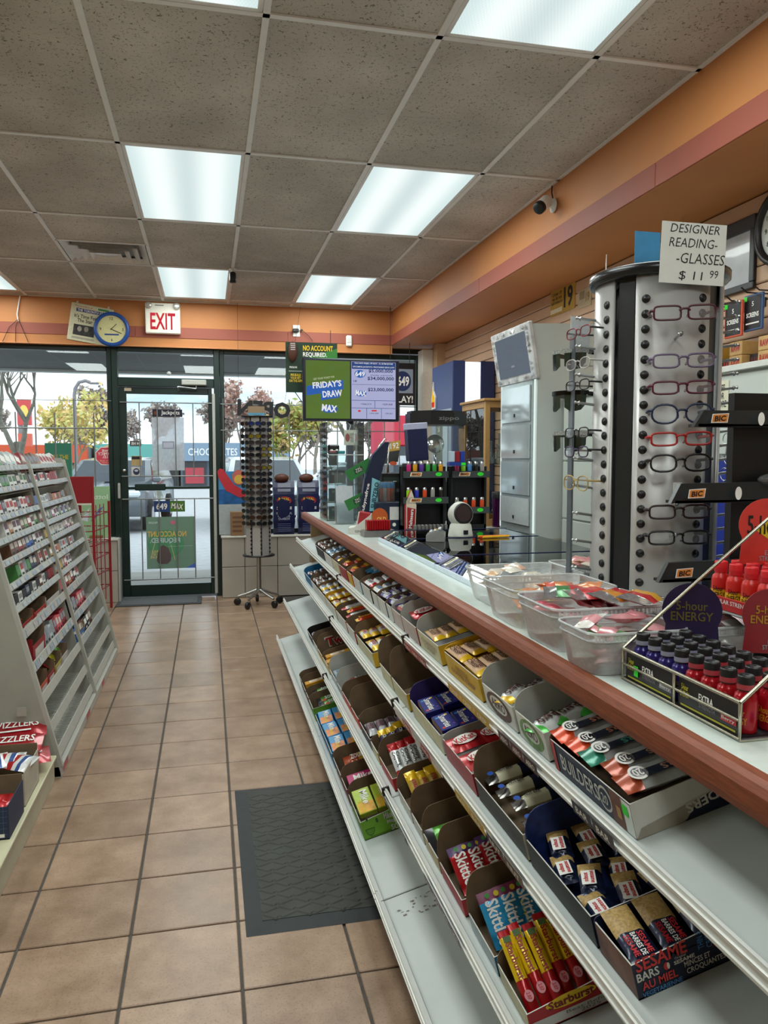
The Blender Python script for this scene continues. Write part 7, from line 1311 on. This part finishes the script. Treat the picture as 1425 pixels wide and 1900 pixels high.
# charcoal bags on the ledge
for k, x in enumerate((.635, .885)):
    cb = thing('charcoal_bag', 'dark blue charcoal bag with a red oval logo, %s of two on the ledge' % ('left', 'right')[k], 'bag', TR(x, 7.77, .6205), 'charcoal bags'); CB = M('#141c4a', .35, 0, .1, 20, .3)
    q = MB(); n = 8; v = []
    for j in range(n+1):
        z = .545*j/n; dpt = .055*(1-abs(2*j/n-1)**4)+.008; wv = .004*math.sin(j*2.3)
        v += [(0+wv, .06-dpt, z), (.075, .06-dpt*1.08, z), (.14, .06-dpt*1.06, z), (.215-wv, .06-dpt, z), (.215-wv, .06+dpt, z), (0+wv, .06+dpt, z)]
    f = [tuple(range(5, -1, -1)), tuple(range(6*n, 6*n+6))]
    for j in range(n): f += [(j*6+i, j*6+(i+1) % 6, j*6+6+(i+1) % 6, j*6+6+i) for i in range(6)]
    q.add(v, f, CB, False); q.build('sack', cb); q = MB(); B = TR(.108, -.004, 0) @ FRONT; q.rect(0, .5, .13, .045, M('#a8acc0', .5), B, .001); q.rect(0, .45, .13, .03, M('#9a9eb4', .5), B, .001); q.oval(0, .345, .15, .085, M('#a8201c', .5), B, .0016); q.text('ROYAL\nOAK', 0, .345, .11, .06, M('#e0b83a', .5), B, .0024, .03); q.text('StarGrill', 0, .27, .15, .03, wt, B, .0016, .02); q.text('100% NATURAL\nCHARCOAL\nCHARBON', 0, .19, .16, .08, M('#b8bcd0', .5), B, .0016)
    for i in range(5): q.rect(0, .11-.018*i, .13, .006, M('#5a6296', .5), B, .0016)
    q.build('print', cb); q = MB(); q.ball((.09, .05, .57), .075, M('#5a2f1e', .5, 0, .2, 30), 14, 8, 1, .5, .6); q.build('paper_flap', cb)
q = MB(); q.box(.10, .40, 7.86, 7.868, .93, 1.08, M('#1d5a94', .4, 0, .4, 14)); q.box(.10, .40, 7.86, 7.868, 1.08, 1.26, M('#3f86b8', .4, 0, .2, 8)); q.prism([(.09, 1.26), (.115, 1.29), (.15, 1.28), (.25, 1.13), (.36, 1.06), (.37, 1.0), (.30, 1.0), (.17, 1.07), (.10, 1.2)], -.004, .0, M('#c2303c', .4), TR(0, 7.858, 0) @ FRONT); q.oval(.30, 1.2, .13, .15, M('#c9685a', .5), TR(0, 7.858, 0) @ FRONT, .005); q.oval(.30, 1.18, .09, .09, M('#d8b04a', .5), TR(0, 7.858, 0) @ FRONT, .006); q.box(.10, .40, 7.858, 7.87, .625, .93, M('#a8b0b4', .3)); tag(q.build('float_poster', None), 'blue water poster with a red float and figures beside the door', 'poster')
q = MB(); q.box(.21, .34, 7.76, 7.84, .6205, .86, M('#8a6a4a', .7), .004); F3 = TR(0, 7.76, 0) @ FRONT
for i in range(4): q.rect(.275, .67+.045*i, .09, .02, M('#6a4a34', .7), F3, .001)
tag(q.build('brown_carton', None), 'tall printed brown carton on the ledge behind the sunglasses stand', 'carton')
# hanging 649 sign by the right end of the window
hs = at(742, 752, 'y', 7.6); q = MB(); q.box(0, .32, -.02, .02, 0, .42, M('#101114', .4), .004); q.box(.02, .29, -.022, -.02, .12, .36, M('#8a94a4', .4)); q.oval(.18, .24, .18, .2, M('#1a2a5a', .4), TR(0, -.022, 0) @ FRONT, .001); q.text('649', .19, .24, .12, .1, wt, TR(0, -.022, 0) @ FRONT, .002, .03); q.text('PLAY!', .19, .06, .2, .07, wt, TR(0, -.02, 0) @ FRONT, .001, .02); q.tube([(.06, 0, .42), (.06, 0, 2.9-hs.z)], .003, BLACKP); q.tube([(.26, 0, .42), (.26, 0, 2.9-hs.z)], .003, BLACKP); tag(q.build('hanging_sign', None, TR(hs.x-.16, 7.6, hs.z)), 'black hanging lottery sign reading play behind the screen', 'sign')
# ================================================================= along the right wall
BW = M('#7a4a34', .45, 0, .15, 20, 0, 0, 0, None, .5, (12, 2, 12))
bc = thing('back_counter', 'low brown back counter along the slatwall behind the till', 'counter', TR(0, 0, 0)); q = MB(); q.box(1.82, SLX-.002, 4.16, 6.75, .90, .93, M('#a39c90', .35), .004); q.build('top', bc); q = MB(); q.box(1.815, 1.835, 4.16, 6.75, .84, .905, BW, .003); q.build('front_edge', bc); q = MB(); q.box(1.86, SLX-.004, 4.18, 6.73, 0, .90, M('#3a2a22', .6)); q.build('body', bc)
# ---- vending locker with a tilted screen
kz = .9305; ks = thing('locker_kiosk', 'tall white locker kiosk with a plastic wrapped tilted screen and clear doors', 'kiosk', TR(1.86, 4.17, 0)); KW = M('#c6cdca', .35, 0, .03, 6); KD = .46
q = MB(); q.prism([(0, kz), (KD, kz), (KD, 2.19), (-.06, 2.17), (.0, 1.88)], -.56, 0, KW, SIDE); q.build('cabinet', ks)
LEDW = emit('led_edge', (.85, 1, .95, 1), .9)
q = MB(); q.prism([(-.008, .96), (-.002, .96), (-.002, 1.86), (-.008, 1.86)], -.545, -.53, LEDW, SIDE); q.build('led_edge', ks); q = MB(); q.prism([(-.008, .96), (-.002, .96), (-.002, 1.86), (-.008, 1.86)], -.03, -.015, LEDW, SIDE); q.build('led_edge', ks)
q = MB(); q.box(-.012, -.001, .045, .515, .95, 1.855, M('#aab4b4', .15, .3)); q.build('inner_liner', ks)
for k, (a, b) in enumerate(((1.0, 1.16), (1.18, 1.38), (1.40, 1.60), (1.62, 1.83))):
    q = MB(); q.box(-.022, -.014, .06, .50, a, b, M('#b6c0c2', .06, .35, .1, 4) if k else M('#b9c0c0', .25)); d_ = q.build('locker_door', ks); q = MB(); q.cbox((-.025, .28, a+.04), (.006, .012, .02), BLACKP); q.build('keyhole', d_)
# tilted screen head
hd = Matrix(((0, 0, -1, -.03), (-1, 0, 0, .28), (0, 1, 0, 2.02), (0, 0, 0, 1))) @ RX(10)
q = MB(); q.M = hd; q.box(-.30, .30, -.165, .165, -.015, .014, M('#c9c9c9', .25, 0, .25, 18, .8, .3), .006); q.build('screen_bezel', ks)
q = MB(); q.M = hd; q.box(-.235, .235, -.12, .12, .014, .017, emit('standby_screen', lin('#7d8a98'), .55)); q.rect(.0, -.06, .05, .012, lit('#9aa4b0', .7), UP, .018); q.build('screen', ks)
q = MB(); q.M = hd; 
rnd = random.Random(3)
for i in range(26): q.add([(-.30+.60*rnd.random(), (.125+.04*rnd.random())*rnd.choice((-1, 1)), .0165) if j == 0 else (0, 0, 0) for j in range(1)]*1, [], CELLO)
for i in range(40):
    s = rnd.choice((0, 1, 2, 3)); cx2, cy2 = (rnd.uniform(-.28, .28), rnd.choice((-1, 1))*.143) if s < 2 else (rnd.choice((-1, 1))*.265, rnd.uniform(-.14, .14)); r_ = .03; a_ = rnd.uniform(0, 6.28)
    q.add([(cx2+r_*math.cos(a_), cy2+r_*.5*math.sin(a_), .016), (cx2+r_*math.cos(a_+2.1), cy2+r_*.5*math.sin(a_+2.1), .022+.004*rnd.random()), (cx2+r_*math.cos(a_+4.2), cy2+r_*.5*math.sin(a_+4.2), .016)], [(0, 1, 2)], CELLO)
q.build('plastic_wrap', ks)['kind'] = 'stuff'
q = MB(); q.cbox((1.95, 4.55, .945), (.08, .05, .03), BLACKP, .006); q.cbox((1.93, 4.42, .942), (.06, .05, .025), WHITEP, .005); q.tube([(1.93, 4.55, .938), (1.9, 4.45, .936), (1.86, 4.3, .938), (1.83, 4.22, .935), (1.81, 4.2, .8)], .004, BLACKP, 6); tag(q.build('power_adapter', None, TR(-.09, -.27, .0) @ TR(0, 0, 0)), 'black and white power adapters with a cord on the back counter', 'adapter'); bpy.data.objects['power_adapter'].location = (-.065, .0, .0)
# ---- wooden glass cabinet with pipes
wcb = thing('glass_cabinet', 'light wood cabinet with glass sides holding glass pipes', 'cabinet', TR(1.86, 5.02, .9305)); PW = M('#b58a52', .45, 0, .12, 14, 0, 0, 0, None, .5, (14, 14, 2)); H = .86; Wd, Dp = .46, .50
for x in (0, Wd-.035):
    for y in (0, Dp-.035): q = MB(); q.box(x, x+.035, y, y+.035, 0, H, PW, .002); q.build('post', wcb)
for z in (0, H-.045):
    for b in ((.035, Wd-.035, 0, .03), (.035, Wd-.035, Dp-.03, Dp), (0, .03, .035, Dp-.035), (Wd-.03, Wd, .035, Dp-.035)): q = MB(); q.box(*b, z, z+.045, PW, .002); q.build('rail', wcb)
q = MB(); q.box(-.015, Wd+.01, -.015, Dp+.015, H, H+.018, PW, .003); q.build('top_board', wcb); q = MB(); q.box(Wd-.012, Wd-.004, .03, Dp-.03, .045, H-.045, M('#c0966a', .5, 0, .15, 10, 0, 0, 0, None, .5, (20, 20, 1))); q.build('back_board', wcb)
for b in ((.033, Wd-.033, .012, .016), (.012, .016, .033, Dp-.033)): q = MB(); q.box(*b, .045, H-.045, GLASS); q.build('pane', wcb)
q = MB(); q.box(.02, Wd-.02, .02, Dp-.02, .42, .426, GLASS); q.build('shelf', wcb); q = MB(); q.box(.02, Wd-.02, .02, Dp-.02, .004, .012, PW); q.build('floor_board', wcb)
PG = M('#c9d2d0', .06, .0, .1, 20); PGG = thin_glass('blown_glass', (.85, .9, .9), 1.5, .02, .25, (.8, .85, .85))
for k in range(7):
    zz = .9305+(.4265 if k < 5 else .0125); t = thing('glass_pipe', ('tall clear glass pipe on the upper cabinet shelf', 'clear glass pipe with a bent neck on the cabinet floor')[k > 4], 'pipe', TR(1.93+.075*(k % 5), 5.09+.04*(k % 3), zz), 'glass pipes in the wood cabinet'); q = MB(); h_ = .16+.05*((k*7) % 4)/3
    q.lathe([(0, 0), (.03, 0), (.034, .02), (.02, .06), (.009, .09), (.009, h_), (.013, h_+.005)], PGG, 14); q.build('tube', t); q = MB(); q.tube([(.02, 0, .05), (.045, 0, .09), (.05, 0, .12)], .005, PGG, 8); q.lathe([(.006, 0), (.013, .02)], PGG, 10, (.05, 0, .12), cap=False); q.build('side_bowl', t)
# ---- blue lottery kiosk
bk = thing('lottery_kiosk', 'dark blue lottery kiosk with a lit white side strip by the window', 'kiosk', TR(1.98, 6.12, .9305)); BKM = M('#1b2a5a', .4); hK = 1.27
q = MB(); q.box(0, .11, 0, .60, 0, hK, M('#33477c', .4), .006); q.build('front_housing', bk); q = MB(); q.box(.11, .24, .0, .60, .0, hK-.01, emit('lit_side_strip', (1, .99, 1, 1), 1.5)); q.build('light_strip', bk); q = MB(); q.box(.24, .37, 0, .60, 0, hK, BKM, .008); q.build('rear_housing', bk)
q = MB(); q.box(-.006, 0, .02, .58, .28, .88, M('#9aa6bc', .4)); q.box(-.009, -.006, .10, .45, .3, .80, M('#46543a', .3)); q.box(-.011, -.009, .10, .24, .3, .80, M('#b8ccd8', .3)); q.text('50', -.35, .72, .06, .06, M('#d8e0d0', .4), TR(-.011, 0, 0) @ AISLE_R, .001); q.build('side_panel', bk)
fl = M('#e8e4e0', .4); q = MB(); q.M = TR(-.001, .52, 1.0) @ AISLE_R; q.prism([(-.05, -.10), (.05, -.10), (.06, .0), (.0, .06), (-.01, .14), (-.04, .04), (-.06, .0)], 0, .012, fl); q.prism([(-.035, -.085), (.035, -.085), (.045, .0), (.0, .03), (-.02, .08), (-.045, .0)], .012, .014, emit('logo_yellow', lin('#f0c020'), .9)); q.prism([(-.035, -.085), (.035, -.085), (.04, -.04), (-.04, -.04)], .014, .016, emit('logo_red', lin('#d83020'), .9)); q.build('flame_logo', bk)
# ---- white tobacco cabinets
tc_ = thing('tobacco_cabinet', 'long white closed cabinet under the slatwall with flush doors', 'cabinet', TR(2.0, 0, 0)); TCM = M('#c2c8c0', .3, 0, .04, 5, 0, .2)
q = MB(); q.box(.01, SLX-2.0-.002, .6, 4.12, 0, 1.74, TCM); q.build('carcass', tc_); q = MB(); q.box(-.02, SLX-2.0-.002, .6, 4.13, 1.74, 1.765, M('#d4d6cf', .3), .003); q.build('top_board', tc_)
for k, (a, b) in enumerate(((.62, 1.5), (1.5, 2.38), (2.38, 2.72), (2.72, 3.42), (3.42, 4.11))):
    for j, (z0, z1) in enumerate(((.12, .45), (.46, 1.05), (1.06, 1.38), (1.39, 1.73)) if k > 2 else ((.12, .75), (.76, 1.40), (1.42, 1.73))):
        col_ = M('#1c2f8a', .4, 0, .1, 8) if k < 3 and j < 2 else TCM
        q = MB(); q.box(-.004, .01, a+.004, b-.004, z0, z1, col_, .003); q.build('cabinet_door', tc_)
for z in (.02, .05, .08): q = MB(); q.box(-.006, .01, .62, 4.11, z, z+.02, TCM, .003); q.build('grille_slat', tc_)
q = MB(); q.box(-.002, 0, -.04, .04, -.06, .06, M('#d8d4bc', .6)); q.text('OFF\nOR\nMORE', 0, 0, .06, .09, INK, TR(-.002, 0, 0) @ AISLE_R, .0008); ps = at(1340, 735, 'x', 1.995); tag(q.build('notice_card', None, TR(1.9945, ps.y, ps.z)), 'small cream notice with black letters on the white cabinet', 'sign')
for k, (px, py) in enumerate(((1350, 815), (1345, 880), (1352, 850))):
    p = at(px, py, 'x', 1.97); q = MB(); q.tube([(0, .025*math.cos(2*math.pi*i/12), .025*math.sin(2*math.pi*i/12)) for i in range(12)], .002, STEEL, 5, True); q.tube([(0, 0, -.025), (0, .005, -.06)], .003, STEEL, 5); q.box(0, .03, -.003, .003, .02, .026, STEEL); tag(q.build('key_ring', None, TR(1.968, p.y, p.z)), 'steel key ring hanging on the blue cabinet door, %s of three' % ('upper', 'lowest', 'middle')[k], 'key ring', 'hanging key rings')
# boxes of papers on the cabinet top
cn = [('#a87c2a', 'RAW', '#8f2a1e'), ('#241f1e', 'RAW', '#a8302a'), ('#b08a54', 'RAW', '#a02a22'), ('#1f1b1c', 'RAW', '#6a2a26'), ('#c09a62', 'RAW', '#a82a22'), ('#5a3020', 'RAW', '#c9a050')]
for k in range(9):
    c, s, tcx = cn[k % 6]; y = 2.98-.085*k; lift = 1.766; 
    for j in range(2 if k in (0, 2, 4, 6) else 1):
        q = MB(); q.box(0, .12, -.076, 0, 0, .055, M(c, .5, 0, .1, 30), .002); q.text(s, .038, .028, .055, .026, M(tcx, .5), AISLE_R, .001, .04)
        if k % 3 == 0: q.rect(.065, .012, .018, .016, LIMETAG, AISLE_R, .0014)
        tag(q.build('paper_carton', None, TR(2.10+.03*(k % 2), y, lift+.0565*j)), '%s%s rolling paper carton, %s stack from the tower on the cabinet top' % ('' if k not in (0, 2, 4, 6) else ('lower ', 'upper ')[j], ('ochre', 'black', 'tan', 'dark', 'light tan', 'brown')[k % 6], ('first', 'second', 'third', 'fourth', 'fifth', 'sixth', 'seventh', 'eighth', 'ninth')[k]), 'carton', 'paper cartons on the white cabinet')
# slatwall hooks with packs
for k in range(4):
    hk = at((1360, 1395, 1425, 1448)[k], (570, 560, 545, 540)[k], 'x', 2.30); t = thing('slat_hook', 'thin black slatwall hook, %s from the tower' % ('first', 'second', 'third', 'fourth')[k], 'hook', TR(SLX, hk.y, hk.z), 'slatwall hooks'); q = MB(); q.tube([(0, 0, 0), (-.16, 0, .0), (-.19, 0, .02)], .003, BLACKP, 6); q.build('prong', t); q = MB(); q.box(-.006, 0, -.015, .015, -.02, .02, BLACKP); q.build('backplate', t)
    if k < 3:
        q = MB(); fc = ('#5a2a7a', '#d8583a', '#3a5a8a')[k]; q.box(0, .012, -.055, .055, -.15, 0, M(fc, .5), .002); q.M = TR(0, 0, -.075) @ AISLE_R; q.rect(0, 0, .098, .135, M('#151518', .5), UP, .001); q.text('SCREENS', 0, -.01, .075, .02, wt, UP, .0016, .03); q.text('5', 0, .035, None, .02, wt, UP, .0016); q.rect(0, -.045, .08, .006, wt, UP, .0016); q.rect(-.045, .06, .02, .02, LIMETAG, UP, .002); tag(q.build('screen_pack', None, TR(SLX-.17+.02*k, hk.y, hk.z-.004)), ('purple', 'orange red', 'blue')[k]+' bordered black pack of pipe screens on a slatwall hook', 'pack', 'screen packs on hooks')
# wall clock and framed sheet at the right edge
cy_ = 2.905; wk = thing('wall_clock', 'black rimmed wall clock cut by the right edge of the picture', 'clock', TR(SLX-.0005, 2.80, 2.365) @ AISLE_R); q = MB(); q.lathe([(0, 0), (.165, 0), (.172, .02), (.165, .045), (.145, .05), (.135, .03)], BLACKP, 40, cap=False); q.build('rim', wk); q = MB(); q.lathe([(0, .026), (.138, .026)], M('#d3d8d4', .4), 36, cap=False); q.build('face', wk); q = MB()
for i in range(12): a = R(90-30*(i+1)); q.text(str(i+1), .108*math.cos(a), .108*math.sin(a), None, .022, INK, UP, .028, .01)
q.build('numerals', wk); q = MB(); q.poly([(-.004, -.02), (.004, -.02), (.003, .08), (-.003, .08)], INK, RZ(-60), .03); q.poly([(-.004, -.02), (.004, -.02), (.003, .1), (-.003, .1)], INK, RZ(-110), .031); q.build('hands', wk)
fr = thing('framed_sheet', 'black framed glossy white sheet on the slatwall beside the clock', 'frame', TR(SLX-.0005, 3.26, 2.31) @ AISLE_R @ RZ(0)); 
for b in ((-.27, .27, .10, .16), (-.27, .27, -.16, -.13), (-.27, -.24, -.13, .10), (.24, .27, -.13, .10)): q = MB(); q.box(*b, 0, .02, BLACKP, .003); q.build('frame_bar', fr)
q = MB(); q.box(-.245, .245, -.135, .105, .001, .006, M('#b9bdc2', .18, 0, .15, 5, .4, .5)); q.build('sheet', fr)
# 19+ signs
s9 = thing('age_sign', 'gold and black sign with a large 19 on the slatwall', 'sign', TR(SLX-.0005, 4.895, 2.475) @ AISLE_R); q = MB(); q.box(-.185, .185, -.095, .095, 0, .004, M('#b8932c', .5), .001); q.text('19', .09, .0, .13, .14, INK, UP, .005, .03); q.text('Under 19\nwe do not\nsell tobacco', -.08, .02, .17, .08, INK, UP, .005); q.rect(-.09, -.065, .18, .03, M('#e0d8b8', .5), UP, .005); q.build('board', s9)
s9 = thing('age_notice', 'small framed 19 notice below the large gold sign', 'sign', TR(SLX-.0005, 4.58, 2.42) @ AISLE_R); q = MB(); q.box(-.09, .09, -.06, .06, 0, .004, M('#b9a888', .5), .001); q.text('19', .045, -.0, .05, .06, M('#8a6a2a', .5), UP, .005, .03); q.rect(-.03, .02, .07, .05, M('#8a7a5a', .5), UP, .005); q.build('board', s9)
q = MB(); q.box(-.1, .1, -.08, .08, 0, .004, M('#7a4a5a', .5)); q.rect(0, .02, .16, .06, M('#a85a6a', .5), UP, .005); tag(q.build('pink_notice', None, TR(SLX-.0005, 4.33, 2.41) @ AISLE_R), 'dusky pink notice on the slatwall beside the small 19 notice', 'sign')
